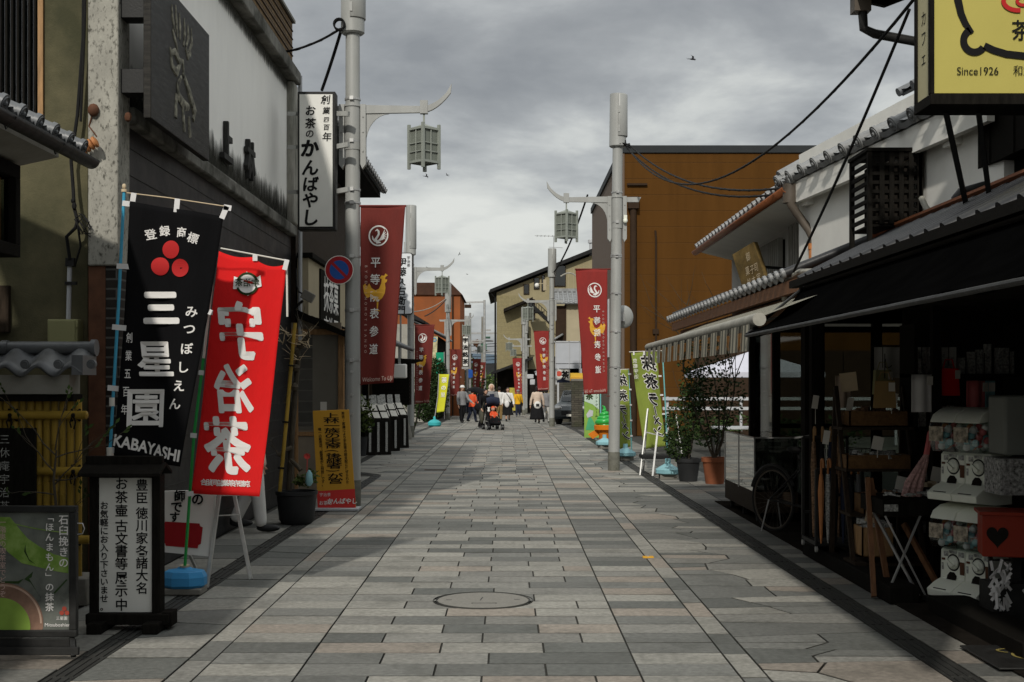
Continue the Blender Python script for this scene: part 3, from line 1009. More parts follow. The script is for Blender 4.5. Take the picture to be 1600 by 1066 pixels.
shape('leaf_vein', pb, sf, [[(a, 812 + (a + 10) * .2 - .0012 * (a - 50) ** 2), (a + 6, 812 + (a + 16) * .2 - .0012 * (a - 44) ** 2), (a + 6, 813.5 + (a + 16) * .2 - .0012 * (a - 44) ** 2), (a, 813.5 + (a + 10) * .2 - .0012 * (a - 50) ** 2)] for a in range(10, 102, 6)], g1, .004)
clip = lambda pl: [(max(-29, min(107, a)), max(802, min(984, b))) for a, b in pl]
shape('bowl_art', pb, sf, [clip(disc(5, 974, 63, 48))], g3, .003)
shape('bowl_rim', pb, sf, [clip(q) for q in ring(5, 974, 58, 61, 48, PI, 2 * PI)], g4, .004)
shape('tea_art', pb, sf, [clip(disc(2, 980, 46, 48))], g2, .005)
shape('branch_art', pb, sf, [[(38, 905), (52, 893), (50, 902), (46, 904), (60, 928), (48, 910)], [(0, 908), (28, 908), (38, 904), (30, 912), (0, 911)], [(84, 926), (104, 905), (106, 906), (86, 928)], [(40, 850), (38, 862), (46, 876), (56, 882), (46, 874), (41, 862)]], g5, .004)
it = vcol('石臼挽きの', 100, 812, 16, 16.8, bold=.012) + vcol('「ほんまもん」の抹茶', 78, 808, 14, 15.6, bold=.012) 
lettering('lettering', pb, sf, it, M['ink_white'], .006)
lettering('side_lettering', pb, sf, vcol('一階奥の喫茶室でどうぞ', 5, 816, 11, 11.2), mat('ink_pink', (.5, .36, .32), .6, .1, 5, 0), .008)
shape('emblem', pb, sf, [disc(101, 951, 3.6), disc(97, 957.5, 3.6), disc(105.2, 957.5, 3.6)], mat('emblem_red', (.34, .06, .04), .6, .1, 5, 0), .006)
lettering('maker_lettering', pb, sf, [('三星園', 97, 966, 6, {}), ('Mitsuboshien', 90.5, 976, 7.6, {})], M['ink_white'], .006)
mb = MB()
for x in (112, -34):
    mb.bar(P(x, 996, d + .01) - o, P(x + 3, 1026, d - .05) - o, .03)
    mb.bar(P(x, 800, d + .05) - o, P(x, 1021, d + .42) - o, .02, .02)
box_px(mb, -40, 122, 1012, 1024, d - .06, .03, o); box_px(mb, -40, 119, 998, 1011, d, .008, o)
mb.build('stand', M['blackiron'], mbd, bevel=.003)
mb = MB(); mb.tube([P(121, 818, d) - o, P(129, 818, d) - o, P(132, 826, d) - o, P(129, 834, d) - o, P(121, 835, d) - o], .0035, 6)
mb.build('hook', M['steel'], mbd)

# lantern style wooden sign
ls = thing('lantern_sign', 'black wooden roofed floor sign with a white panel of brushed black characters', 'sign', (-2.46, 8.3, 0))
o = V(ls.location)
d = 8.3
mb = MB()
box_px(mb, 139, 152, 742, 962, d, .12, o); box_px(mb, 237, 250, 742, 962, d, .12, o)
mb.build('post', M['blackwood'], ls, bevel=.006)
a, b = P(128, 741, d) - o, P(256, 741, d) - o
rf = MB()
for sy in (-1, 1):
    yy0 = .06
    rf.add([V((a.x, yy0 - sy * 0, a.z + .075)), V((b.x, yy0, b.z + .075)), V((b.x, yy0 + sy * .15, b.z + .01)), V((a.x, yy0 + sy * .15, a.z + .01)),
            V((a.x, yy0, a.z + .05)), V((b.x, yy0, b.z + .05)), V((b.x, yy0 + sy * .15, b.z - .012)), V((a.x, yy0 + sy * .15, a.z - .012))],
           [(0, 1, 2, 3), (4, 5, 6, 7), (0, 1, 5, 4), (1, 2, 6, 5), (2, 3, 7, 6), (3, 0, 4, 7)])
rfo = rf.build('roof', M['blackwood'], ls, bevel=.003)
MB().bx(a.x + .015, b.x - .02, .03, .09, a.z + .06, a.z + .115).build('ridge', M['blackwood'], rfo, bevel=.005)
mb = MB(); box_px(mb, 133, 264, 960, 977, d - .04, .2, o); box_px(mb, 252, 268, 957, 980, d - .02, .15, o); box_px(mb, 150, 238, 740, 747, d + .02, .08, o)
mb.build('base_beam', M['blackwood'], ls, bevel=.006)
for x0, x1 in ((134, 158), (221, 246)):
    q = MB(); box_px(q, x0, x1, 975.5, 992, d - .16, .42, o); q.build('foot', M['blackwood'], ls, bevel=.008)
q = box_px(MB(), 152, 237, 747, 960, d + .04, .03, o).build('panel', M['panel_white'], ls)
sf = surf_px(ls, d + .04)
it = [(c, 222, y, 19.5, dict(bold=.014)) for c, y in zip('豊臣徳川家各諸大名', (758, 778, 802, 821, 841, 861, 880, 899, 919))]
it += [(c, 190, y, 20.5, dict(bold=.014)) for c, y in zip('お茶壷古文書等展示中', (756, 777, 798, 822, 842, 861, 881, 903, 923, 945))]
it += vcol('お気軽にお入り下さいませ。', 163, 790, 13.2, 13.2, bold=.018)
lettering('lettering', q, sf, it, M['ink'], .003)

# ------------------------------------------------------------------ nobori banners on the left
def pole_px(mb, pts, d, o, r):
    mb.tube([P(x, y, d) - o for x, y in pts], r, 8)
nb = thing('black_banner', 'black upright cloth banner with three red discs and white characters on a blue pole', 'banner', (-2.72, 9.02, 0))
o = V(nb.location)
wv = lambda a, b: .024 * math.sin((a - 180) * .075 + b * .006) + .02 * math.sin(b * .016)
sf = surf_px(nb, 9.0, wv)
cl_ = cloth_px('cloth', nb, [(205, 316), (349, 338), (283, 729), (181, 711)], sf, M['cloth_black'])
mb = MB(); pole_px(mb, [(194, 300), (185, 480), (172, 705)], 9.0, o, .0115); mb.tube([P(172, 705, 9.0) - o, (P(165, 870, 9.02) - o), V((-.1, 0, .05))], .014, 8)
mb.build('pole', M['pole_blue'], nb)
mb = MB(); mb.ell(P(194, 291, 9) - o, (.016, .016, .018), 8); mb.lathe([(.02, -.01), (.02, .01)], P(194, 298, 9) - o, 10); mb.tube([P(195, 301, 9) - o, P(262, 309, 9) - o, P(355, 323, 9) - o], .004, 6)
mb.build('crossbar', M['leaf_light'] if False else M['paper_aged'], nb)
mb = MB()
def strap(mb, a, b, w, d, o, off=-.012):
    p, q = P(*a, d) - o + V((0, off, 0)), P(*b, d) - o + V((0, off, 0))
    t = (q - p).normalized(); n_ = V((-t.z, 0, t.x)) * w / 2
    mb.add([p + n_, q + n_, q - n_, p - n_], [(0, 1, 2, 3)])
for a, b in (((210, 302), (207, 322)), ((192, 318), (212, 320)), ((278, 311), (276, 332)), ((355, 323), (347, 342)), ((350, 324), (362, 326)), ((183, 416), (203, 417)), ((176, 511), (198, 513)), ((169, 606), (190, 608)), ((172, 703), (180, 704)), ((327, 487), (331, 489))):
    strap(mb, a, b, .038, 9.0, o)
mb.build('strap', M['cloth_white'], nb, smooth=False, solid=.002)
mb = MB(); mb.lathe([(.02, -.03), (.02, .03)], P(175, 628, 9) - o, 10); mb.lathe([(.024, -.03), (.026, .03)], P(172, 706, 9) - o, 10)
mb.build('pole_joint', M['paper'], nb)
it = [('登', 236, 367, 17, dict(rot=.22)), ('録', 257, 361, 17, dict(rot=.04)), ('商', 285, 364, 17, dict(rot=-.12)), ('標', 303, 373, 17, dict(rot=-.32))]
it = [(c, a, b, s, dict(k, bold=.02)) for c, a, b, s, k in it]
it += [('三', 251, 481, 60, dict(bold=.045, shear=-.05)), ('星', 243, 561, 60, dict(bold=.026, shear=-.1)), ('園', 229, 637, 64, dict(bold=.022, shear=.02))]
it += [(c, a, b, 19, dict(bold=.02)) for c, a, b in (('み', 299, 487), ('つ', 296, 514), ('ぼ', 292, 545), ('し', 287, 574), ('え', 281, 603), ('ん', 275, 631))]
it += [(c, a, b, 17, dict(bold=.01, sx=.6)) for c, a, b in (('創', 203, 528), ('業', 202, 556), ('五', 201, 584), ('百', 199, 612), ('年', 197, 640))]
it += [('KABAYASHI', 232, 699, 25, dict(bold=.03, rot=-.2, sx=.80))]
lettering('lettering', cl_, sf, it, M['ink_white'], .005)
shape('emblem', cl_, sf, [disc(267, 390, 14), disc(249.5, 416, 14), disc(282, 419, 14)], M['ink_red'], .009)

rb = thing('red_banner', 'bright red upright cloth banner with white mirrored characters on a green pole', 'banner', (-2.36, 9.66, 0))
o = V(rb.location)
wv2 = lambda a, b: .02 * math.sin((a - 300) * .06 + b * .012) + .015 * math.sin(b * .02 + 1)
sf = surf_px(rb, 9.6, wv2)
sag = lambda u: 9 * abs(math.sin(PI * min(1, max(0, (u - .5) * 2)))) + 4 * abs(math.sin(PI * min(1, u * 2)))
cl_ = cloth_px('cloth', rb, [(341, 392), (448, 412), (406, 776), (299, 771)], sf, M['cloth_red'], sag=sag)
mb = MB(); pole_px(mb, [(318, 560), (303, 680), (289, 884)], 9.66, o, .0115); mb.build('pole', M['pole_green'], rb)
mb = MB(); mb.tube([P(338, 384, 9.66) - o, P(318, 560, 9.66) - o], .0105, 8); mb.tube([P(345, 388, 9.6) - o, P(452, 408, 9.6) - o], .006, 6)
mb.tube([P(448, 408, 9.62) - o, P(449, 495, 9.62) - o], .008, 6)
mb.build('crossbar', M['paper'], rb)
mb = MB()
for a, b in (((399, 398), (399, 408)), ((449, 406), (445, 422)), ((327, 488), (333, 489)), ((311, 582), (319, 583)), ((298, 680), (308, 681)), ((292, 772), (303, 771))):
    strap(mb, a, b, .036, 9.58, o)
mb.build('strap', M['cloth_white'], rb, smooth=False, solid=.002)
it = [('宇', 377, 518, 94, dict(bold=.036, sx=.78, mirror=True, shear=.1)), ('治', 364, 608, 78, dict(bold=.036, sx=.78, mirror=True, shear=.1)), ('茶', 355, 697, 92, dict(bold=.036, sx=.78, mirror=True, shear=.1))]
it += [(c, 386 - i * 8.3, 754.5 + .1 * (386 - i * 8.3 - 350) * .5, 10.5, dict(mirror=True, bold=.02)) for i, c in enumerate('京都府茶業協同組合')]
lettering('lettering', cl_, sf, it, M['ink_white'], .006)
shape('emblem', cl_, sf, [[(387, 425), (392, 430), (403, 434), (408, 431), (410, 448), (403, 450), (396, 459), (389, 463), (381, 458), (373, 452), (365, 452), (366, 432), (373, 434), (381, 429)]], M['ink_white'], .012)
shape('emblem_ring', cl_, sf, ring(387.5, 444, 14.5, 18, 30, .35, PI - .35) + ring(387.5, 444, 14.5, 18, 30, PI + .35, 2 * PI - .35), M['leaf_dark'], .014)
lettering('emblem_lettering', cl_, sf, [(c, 400.5 - i * 13, 443 - i * .6, 13, dict(mirror=True, bold=.016)) for i, c in enumerate('宇治茶')], M['leaf_dark'], .016)
bs = thing('banner_base', 'bright blue plastic water tank base holding the green pole of the red banner', 'banner base', (-2.46, 9.75, 0))
mb = MB().lathe([(.15, .05), (.175, .07), (.175, .13), (.15, .175), (.06, .19), (.05, .2)], n=8, a0=PI / 8, sx=1, sy=.8); mb.build('tank', M['blue_plastic'], bs, smooth=True, bevel=.006, ang=20)
MB().lathe([(.035, .195), (.04, .215), (.02, .22)], n=12).build('cap', M['paper_aged'], bs)
mb = MB().bx(-.15, .15, -.11, .11, 0, .05); mb.build('foot', M['concrete'], bs, bevel=.01)

# easel sign behind the red banner
es = thing('easel_sign', 'white notice board with a red plaque leaning on a silver folding easel', 'sign', (-2.35, 10, 0))
o = V(es.location)
def slab_px(name, quad, d, dd, m, root, o, th=.015):
    pts = [P(x, y, d + e) - o for (x, y), e in zip(quad, dd)]
    return MB().prism(pts, (0, th, .003)).build(name, m, root)
q = slab_px('board', [(246, 768), (338, 766), (330, 870), (245, 862)], 10, (.1, .1, 0, 0), M['panel_white'], es, o)
sfe = lambda a, b: P(a, b, 10 + .1 * (865 - b) / 100) - V((-2.35, 10, 0))
pl = [(253, 822), (257, 820), (258, 815), (312, 818), (313, 822), (317, 824), (314, 850), (310, 852), (309, 857), (259, 853), (258, 849), (253, 847)]
shape('plaque', q, sfe, [pl], M['sign_red'], .004)
lettering('lettering', q, sfe, [('の', 309, 780, 20, dict(bold=.03)), ('師', 281, 775, 18, dict(bold=.03)), ('で', 276, 792, 19, dict(bold=.03)), ('す', 273, 808, 17, dict(bold=.03))], M['ink'], .005)
mb = MB()
mb.bar(P(343, 770, 10.05) - o, P(323, 918, 9.95) - o, .03, .03); mb.bar(P(366, 772, 10.3) - o, P(392, 905, 10.2) - o, .03, .03)
mb.build('leg', M['alu'], es, bevel=.004)
mb = MB(); mb.bar(P(296, 866, 10.3) - o, P(306, 888, 10.5) - o, .02, .02); mb.bar(P(338, 806, 10.05) - o, P(376, 804, 10.25) - o, .008, .008); mb.bar(P(330, 772, 10.12) - o, P(372, 772, 10.25) - o, .03, .03)
mb.build('crossbar', M['alu'], es)

# ------------------------------------------------------------------ the white tea shop with the lichened pillar
ts = thing('tea_shop_building', 'tall white plaster shop with black tiled base, stained ledges and a brown tiled parapet', 'shop building', (-3.02, 10.1, 0), PI / 2)
# local x runs along the street, local -y points at the street
Lb = 7.75
MB().bx(0, Lb, 0, 4, 0, 3.64).build('base_wall', M['wall_blacktile'] if False else M['blacktile'], ts)
mb = MB()
for k in range(16):
    z = .25 + k * .215
    mb.bx(.02, Lb - .02, -.006, .0, z, z + .008)
mb.build('tile_joint', M['panel_grey'] if False else M['drain'], ts)
MB().bx(0, Lb, 0, 4, 3.78, 5.75).build('wall', None or mat('wall_plaster', (.86, .85, .81), .85, .04, 3, .12, 30, dirt=(.5, .49, .43), damt=.35, dscale=1.1, dlo=.55, dhi=.85, stretch=(1.2, 1.2, .35)), ts)
mb = MB()
mb.bx(-.02, Lb, -.09, 3, 3.64, 3.78); mb.bx(-.02, Lb, -.14, 3, 5.75, 5.93)
mb.build('ledge', mat('ledge_concrete', (.19, .185, .165), .95, .3, 5, .6, 40, dirt=(.03, .03, .022), damt=.9, dscale=2.2, dlo=.42, dhi=.62), ts, bevel=.02)
def grime_patch(name, rows, parent, m=M['grime']):
    mb = MB()
    for x, z0, z1, w in rows:
        n_ = 5
        L_ = [(x - w * (.5 - .35 * i / n_) * rnd(.6, 1.2), z0 + (z1 - z0) * i / n_) for i in range(n_ + 1)]
        R_ = [(x + w * (.5 - .35 * i / n_) * rnd(.6, 1.2), z0 + (z1 - z0) * i / n_) for i in range(n_ + 1)]
        mb.add([V((a, -.004, b)) for a, b in L_ + R_[::-1]], [tuple(range(2 * n_ + 2))])
    mb.build(name, m, parent, smooth=False, recalc=False)
# grime with its own ragged shape: rising from the lower ledge, running down from the upper one
def stain_mat(name, col, z0, z1, flip=False, scale=(2.5, 1, .8)):
    m = mat(name, col, .9, .3, 6, .2)
    t = m.node_tree; b = t.nodes['Principled BSDF']
    tcn = t.nodes.new('ShaderNodeTexCoord'); sp_ = t.nodes.new('ShaderNodeSeparateXYZ'); mr_ = t.nodes.new('ShaderNodeMapRange')
    t.links.new(tcn.outputs['Object'], sp_.inputs[0]); t.links.new(sp_.outputs[2], mr_.inputs[0])
    mr_.inputs[1].default_value, mr_.inputs[2].default_value = (z1, z0) if flip else (z0, z1)
    mr_.inputs[3].default_value, mr_.inputs[4].default_value = 1, 0
    mp = t.nodes.new('ShaderNodeMapping'); mp.inputs['Scale'].default_value = scale
    nz = t.nodes.new('ShaderNodeTexNoise'); nz.inputs['Scale'].default_value = 2.2; nz.inputs['Detail'].default_value = 8; nz.inputs['Roughness'].default_value = .65
    t.links.new(tcn.outputs['Object'], mp.inputs[0]); t.links.new(mp.outputs[0], nz.inputs[0])
    a1 = t.nodes.new('ShaderNodeMath'); a1.operation = 'ADD'; t.links.new(mr_.outputs[0], a1.inputs[0]); t.links.new(nz.outputs[0], a1.inputs[1])
    m2 = t.nodes.new('ShaderNodeMapRange'); t.links.new(a1.outputs[0], m2.inputs[0])
    for i, v in enumerate((.78, 1.3, 0, .93)): m2.inputs[i + 1].default_value = v
    t.links.new(m2.outputs[0], b.inputs['Alpha'])
    return m
MB().bx(.12, Lb - .02, -.006, -.003, 3.79, 5.0).build('low_stain', stain_mat('low_stain', (.035, .035, .028), 3.70, 4.35), ts, smooth=False)
MB().bx(.12, Lb - .02, -.0095, -.0065, 4.9, 5.748).build('run_stain', stain_mat('run_stain', (.06, .06, .05), 5.5, 5.78, True, (9, 1, .5)), ts, smooth=False)
MB().bx(0, Lb, -.02, .3, 5.93, 6.62).build('parapet', brickmat('parapet_tile', (.17, .105, .05), (.24, .16, .085), (.03, .026, .02), .2, .115, .008, 'XZ', dirt=(.06, .05, .03), damt=.5, off=0), ts)
mb = MB()
for k in range(7): mb.bx(0, Lb, -.032, -.021, 5.93 + k * .115 - .008, 5.93 + k * .115 + .008)
mb.build('parapet_rib', M['brown_dark'], ts)
MB().bx(-.02, Lb + .03, -.06, .34, 6.62, 6.66).build('coping', M['concrete'], ts)
MB().bx(Lb - .34, Lb, -.1, .3, 3.79, 5.74).build('end_pilaster', mat('pilaster_stone', (.36, .35, .31), .9, .15, 4, .4, 40, dirt=(.06, .065, .045), damt=.85, dscale=2.2, dlo=.42, dhi=.66, stretch=(1.5, 1.5, .4)), ts, bevel=.03)
lettering('wall_lettering', ts, lambda a, b: V((a, -.03, b * -1)), [('上', 3.52, -4.16, .46, dict(bold=.03)), ('林', 4.75, -4.18, .46, dict(bold=.03))], mat('letter_iron', (.03, .03, .028), .7, .3, 10, .1), .0)
for ob in COL.objects:
    if ob.name.startswith('wall_lettering'):
        md = ob.modifiers.new('depth', 'SOLIDIFY'); md.thickness = .05; md.offset = 0
ca = MB(); ca.bx(2.2, 2.22, -.05, -.03, 0, .02)
pl_ = thing('lichen_pillar', 'pale stone pillar speckled black with lichen standing at the corner of the white tea shop', 'pillar', (-3.1, 9.95, 0))
MB().bx(-.115, .12, -.15, .15, 2.5, 8.2).build('shaft', M['lichen_stone'], pl_, bevel=.012)
MB().bx(-.115, .015, -.13, .14, 0, 2.5).build('post', M['rust'], pl_)
MB().bx(.016, .12, -.125, .14, 0, 2.5).build('brick_base', M['brick_dark'], pl_)
mb = MB(); q = P(146, 172, 9.78) - V(pl_.location); mb.ell(q, (.045, .04, .05), 10); mb.tube([q, q + V((-.04, .02, -.12)), q + V((.02, .02, -.2))], .006, 5); q = P(200, 183, 9.9) - V(pl_.location); mb.ell(q, (.03, .03, .04), 8)
mb.build('fitting', M['rust'], pl_)

rs_ = thing('carved_signboard', 'large weathered black wooden board with a carved emblem hung off the white wall', 'sign', (-2.74, 9.84, 3.64), PI / 2)
MB().bx(0, 1.92, 0, .06, 0, 1.16).build('board', mat('carved_wood', (.018, .0165, .014), .5, .6, 5, .5, 40, stretch=(1, 1, 9), dirt=(.06, .055, .045), damt=.6, dscale=4), rs_, bevel=.006)
mb = MB()
for z in (.2, .78): mb.bx(.02, .2, .06, .3, z, z + .18)
mb.build('bracket', M['blackiron'], rs_)
mb = MB()
def stroke(mb, pts, w):
    mb.tube([V((a, -.006, b)) for a, b in pts], w, 7)
for x, z0, z1 in ((.60, .82, 1.02), (.72, .80, 1.05), (.84, .80, 1.02), (1.0, .78, 1.02), (1.12, .80, 1.0), (1.24, .76, 1.0)):
    stroke(mb, [(x, z1), (x + .02, (z0 + z1) / 2), (x + (.92 - x) * .3, z0)], [.012, .026, .016])
for pts, w in (([(.62, .82), (.75, .72), (.8, .62)], [.02, .026, .02]), ([(1.05, .78), (1.12, .72), (1.22, .78)], [.02, .03, .02]), ([(.55, .66), (.6, .52), (.75, .5), (.85, .6), (.7, .66), (.58, .62)], [.02, .036, .04, .045, .035, .02]), ([(.8, .62), (.95, .64), (1.0, .5)], [.025, .03, .02]), ([(.95, .55), (1.15, .44), (1.35, .3), (1.3, .22)], [.02, .045, .055, .03]), ([(.9, .5), (.78, .4), (.8, .32), (1.0, .28), (1.15, .3)], [.02, .04, .045, .05, .03]), ([(.74, .32), (.72, .12)], [.025, .035]), ([(.95, .27), (1.0, .06)], [.03, .03]), ([(1.15, .22), (1.2, .05)], [.03, .034])):
    stroke(mb, pts, w)
mb.xf(Matrix.Translation((0, 0, .03)) @ Matrix.Scale(.35, 4, (0, 1, 0)))
mb.build('carving', mat('carved_pale', (.24, .23, .18), .8, .9, 16, .8, 60, dirt=(.03, .028, .024), damt=.8, dscale=12), rs_)
# ------------------------------------------------------------------ street poles with lanterns
M['pole_foot'] = mat('pole_foot', (.15, .15, .125), .6, .3, 6, .1, 40, dirt=(.05, .05, .035), damt=.8, dscale=5)
def lantern_parts(root, side, x, z, r=.195, h=.52):
    """a square paper-lantern lamp, corner towards the viewer, hung under the arm"""
    c = V((side * x, 0, z))
    k = r
    cs = [V((k, 0, 0)), V((0, -k, 0)), V((-k, 0, 0)), V((0, k, 0))]
    mb = MB()
    q = [c + p * .9 for p in cs]
    mb.add([p + V((0, 0, .03)) for p in q] + [p + V((0, 0, h - .06)) for p in q], [(0, 1, 5, 4), (1, 2, 6, 5), (2, 3, 7, 6), (3, 0, 4, 7), (0, 1, 2, 3), (4, 5, 6, 7)])
    b = mb.build('lantern', M['lamp_panel'], root, smooth=False)
    mb = MB()
    for p in cs:
        mb.box(c + p + V((0, 0, h / 2 - .03)), (.034, .034, h + .06), rz=PI / 4)
    for i in range(4):
        a, e = c + cs[i], c + cs[(i + 1) % 4]
        for zz in (.03, h - .06): mb.bar(a + V((0, 0, zz)), e + V((0, 0, zz)), .022, .03)
        for zz in (.16, .27): mb.bar(a + V((0, 0, zz)), e + V((0, 0, zz)), .01, .012)
        mb.bar((a + e) / 2 + V((0, 0, .03)), (a + e) / 2 + V((0, 0, h - .06)), .01, .012)
    mb.add([c + p * .97 + V((0, 0, h - .05)) for p in cs] + [c + V((0, 0, h + .02))], [(0, 1, 4), (1, 2, 4), (2, 3, 4), (3, 0, 4)])
    mb.bar(c + V((0, 0, h)), c + V((0, 0, h + .17)), .025)
    mb.bar(c + V((0, 0, -.09)), c + V((0, 0, .03)), .03)
    mb.build('lantern_frame', M['lamp_frame'], b)
def street_pole(label, loc, side, top=6.9, arm=5.0, sleeve=5.95, r=.1, lean=0.0, stub=True, group='lantern poles along the shopping street'):
    t = thing('street_pole', label, 'lamp post', loc, 0, group)
    L = lambda z: lean * z
    mb = MB(); mb.tube([(L(-.1), 0, -.1), (L(2), 0, 2), (L(arm), 0, arm), (L(top), 0, top - .05)], [r * 1.05, r, r * .95, r * .9], 24); mb.build('pole', M['pole'], t)
    MB().tube([(L(0), 0, -.05), (L(.3), 0, .34)], r * 1.085, 24).build('foot_collar', M['pole_foot'], t)
    mb = MB()
    mb.tube([(L(sleeve), 0, sleeve), (L(top), 0, top)], [.155, .152], 24)
    mb.tube([(L(sleeve) , 0, sleeve - .02), (L(sleeve), 0, sleeve)], [.13, .155], 24)
    sl = mb.build('sleeve', M['pole'], t)
    mb = MB()
    s_ = 1
    mb.lathe([(.162, sleeve + .17), (.168, sleeve + .18), (.168, top - .02), (.162, top - .01)], (L(top), 0, 0), n=12, arc=PI * .9, a0=-PI * .5 - .1)
    for zz in (sleeve + .3, top - .3): mb.box((L(top) + .0, -.165, zz), (.03, .03, .12))
    mb.build('sleeve_door', M['pole'], sl, solid=.006)
    mb = MB()
    for z in (arm + .13, arm - .42, arm - 1.05, 3.95, 3.25, 2.55, 1.9):
        if z < top:
            mb.tube([(L(z), 0, z - .012), (L(z), 0, z + .012)], r * 1.06, 24)
            mb.box((L(z), -r * 1.1, z), (.05, .04, .045))
    for z in (1.75, 1.45, 1.2): mb.box((L(z), -r * 1.03, z), (.035, .02, .03), ry=.3)
    mb.build('clamp_band', M['steel'], t)
    mb = MB()
    x0 = L(arm)
    for sx_ in (-1, 1):
        mb.bx(x0 + sx_ * (r + .005), x0 + sx_ * (r + .075), -.05, .05, arm - .72, arm + .06)
        mb.prism([(x0 + sx_ * (r + .075), -.05, arm - .72), (x0 + sx_ * (r + .005), -.05, arm - .72), (x0 + sx_ * (r + .03), -.05, arm - .78)], (0, .1, 0))
        for zz in (-.1, -.3, -.55): mb.box((x0 + sx_ * (r + .04), -.055, arm + zz), (.018, .014, .018))
    mb.tube([(x0, 0, arm + .03), (x0, 0, arm + .055)], r * 1.18, 24)
    mb.tube([(x0, 0, arm - .53), (x0, 0, arm + .03)], r * 1.05, 24)
    # the gusset under the arm
    g = [(x0 + side * (r + .07), arm - .06)] + [(x0 + side * (r + .075 + .3 * (1 - math.cos(a))), arm - .06 - .38 * (1 - math.sin(a))) for a in [PI / 2 * (1 - i / 8) for i in range(9)]]
    mb.prism([(a, -.012, b) for a, b in g], (0, .024, 0))
    mb.build('bracket', M['pole'], t)
    mb = MB()
    pts, hs = [], []
    for i in range(20):
        u = i / 19
        x = .16 + 1.12 * u
        lift = 0 if u < .66 else .25 * ((u - .66) / .34) ** 2
        pts.append(V((x0 + side * x, 0, arm + lift))); hs.append(.055 - .02 * u)
    up_, dn = [p + V((0, 0, h)) for p, h in zip(pts, hs)], [p - V((0, 0, h)) for p, h in zip(pts, hs)]
    up_[-1] = up_[-1] + V((side * .012, 0, .05))
    k0 = len(pts)
    mb.add([q for a, b in zip(up_, dn) for q in (V((a.x, -.028, a.z)), V((a.x, .028, a.z)), V((b.x, .028, b.z)), V((b.x, -.028, b.z)))],
           [(4 * i + j, 4 * i + (j + 1) % 4, 4 * i + 4 + (j + 1) % 4, 4 * i + 4 + j) for i in range(k0 - 1) for j in range(4)] + [(0, 1, 2, 3), (4 * k0 - 4, 4 * k0 - 3, 4 * k0 - 2, 4 * k0 - 1)])
    mb.box((x0 + side * .93, 0, arm + .03), (.1, .085, .17))
    if stub: mb.prism([(x0 - side * .17, -.025, arm - .045), (x0 - side * .40, -.025, arm - .045), (x0 - side * .44, -.025, arm + .045), (x0 - side * .17, -.025, arm + .045)], (0, .05, 0))
    mb.build('arm', M['pole'], t)
    lantern_parts(t, side, .93 + side * x0, arm - .72)
    return t
PL1 = street_pole('grey street pole with a hanging lantern, beside the orange stand and the no parking sign', (-2.02, 16.7, 0), 1, 7.1, 5.17, 6.17)
PR1 = street_pole('grey street pole with a hanging lantern, in front of the brown building', (1.95, 23.5, 0), -1, 6.9, 4.97, 5.95, lean=.012)
PL2 = street_pole('grey street pole with a hanging lantern, holding the white sign of six brushed characters', (-2.86, 37.8, 0), 1, 6.85, 4.97, 5.4)
PR2 = street_pole('grey street pole with a hanging lantern, beside the person with the white backpack', (1.72, 49.6, zg(49.6)), -1, 6.9, 4.85, 5.8)
LABS = [('grey street pole with a hanging lantern, beside the narrow yellow banner', -2.98, 64, 1), ('grey street pole with a hanging lantern, beside the person in the yellow jacket', 1.03, 82, -1), ('far grey street pole with a hanging lantern, just behind the pole by the yellow jacket', 1.35, 93, -1), ('far grey street pole with a lantern, beside the narrow white sign', -2.85, 90, 1)]
for lab, x, y, sd_ in LABS:
    copy_thing(PL2 if sd_ > 0 else PR2, (x, y, zg(y)), 0, lab)

# maroon street banners (front view on the left, seen from behind with mirrored print on the right)
PHX = [(.40, .90), (.365, .92), (.36, .95), (.395, .955), (.385, .985), (.36, 1.0), (.372, 1.06), (.365, 1.13), (.33, 1.19), (.275, 1.23), (.266, 1.335), (.31, 1.36), (.21, 1.362), (.25, 1.33), (.246, 1.235), (.2, 1.22), (.15, 1.17), (.10, 1.19), (.055, 1.12), (.04, 1.03), (.07, 1.0), (.10, 1.04), (.13, 1.0), (.165, 1.06), (.22, 1.09), (.275, 1.07), (.305, 1.0), (.31, .945), (.275, .935), (.305, .9), (.345, .905), (.36, .875)]
def crest(a, b, r):
    out = ring(a, b, r * .93, r, 40) + ring(a, b, r * .86, r * .95, 40, -.3, PI * 1.75)
    def sweep(pts, w):
        L_, R_ = [], []
        for i, (x, y) in enumerate(pts):
            x2, y2 = pts[min(i + 1, len(pts) - 1)]; x1, y1 = pts[max(i - 1, 0)]
            dx, dy = x2 - x1, y2 - y1; l = math.hypot(dx, dy) or 1
            ww = w[i] if isinstance(w, list) else w
            L_.append((a + r * (x - dy / l * ww), b + r * (y + dx / l * ww))); R_.append((a + r * (x + dy / l * ww), b + r * (y - dx / l * ww)))
        out.extend([[L_[i], L_[i + 1], R_[i + 1], R_[i]] for i in range(len(pts) - 1)])
    sweep([(-.35, -.45), (-.15, -.58), (.0, -.42), (.02, -.15), (-.12, .12), (-.3, .35), (-.1, .62), (.25, .66)], [.03, .09, .1, .1, .11, .15, .16, .04])
    for k in range(5):
        t = -.75 + k * .3
        sweep([(-.05, .5), (.22 + .05 * k, .28 + .02 * k), (.5 + .02 * k, -.05 + .12 * k - .2), (.83 * math.cos(t), .83 * math.sin(t))], [.03, .055, .06, .02])
    sweep([(-.62, .0), (-.55, .3), (-.35, .6)], [.03, .08, .03])
    return out
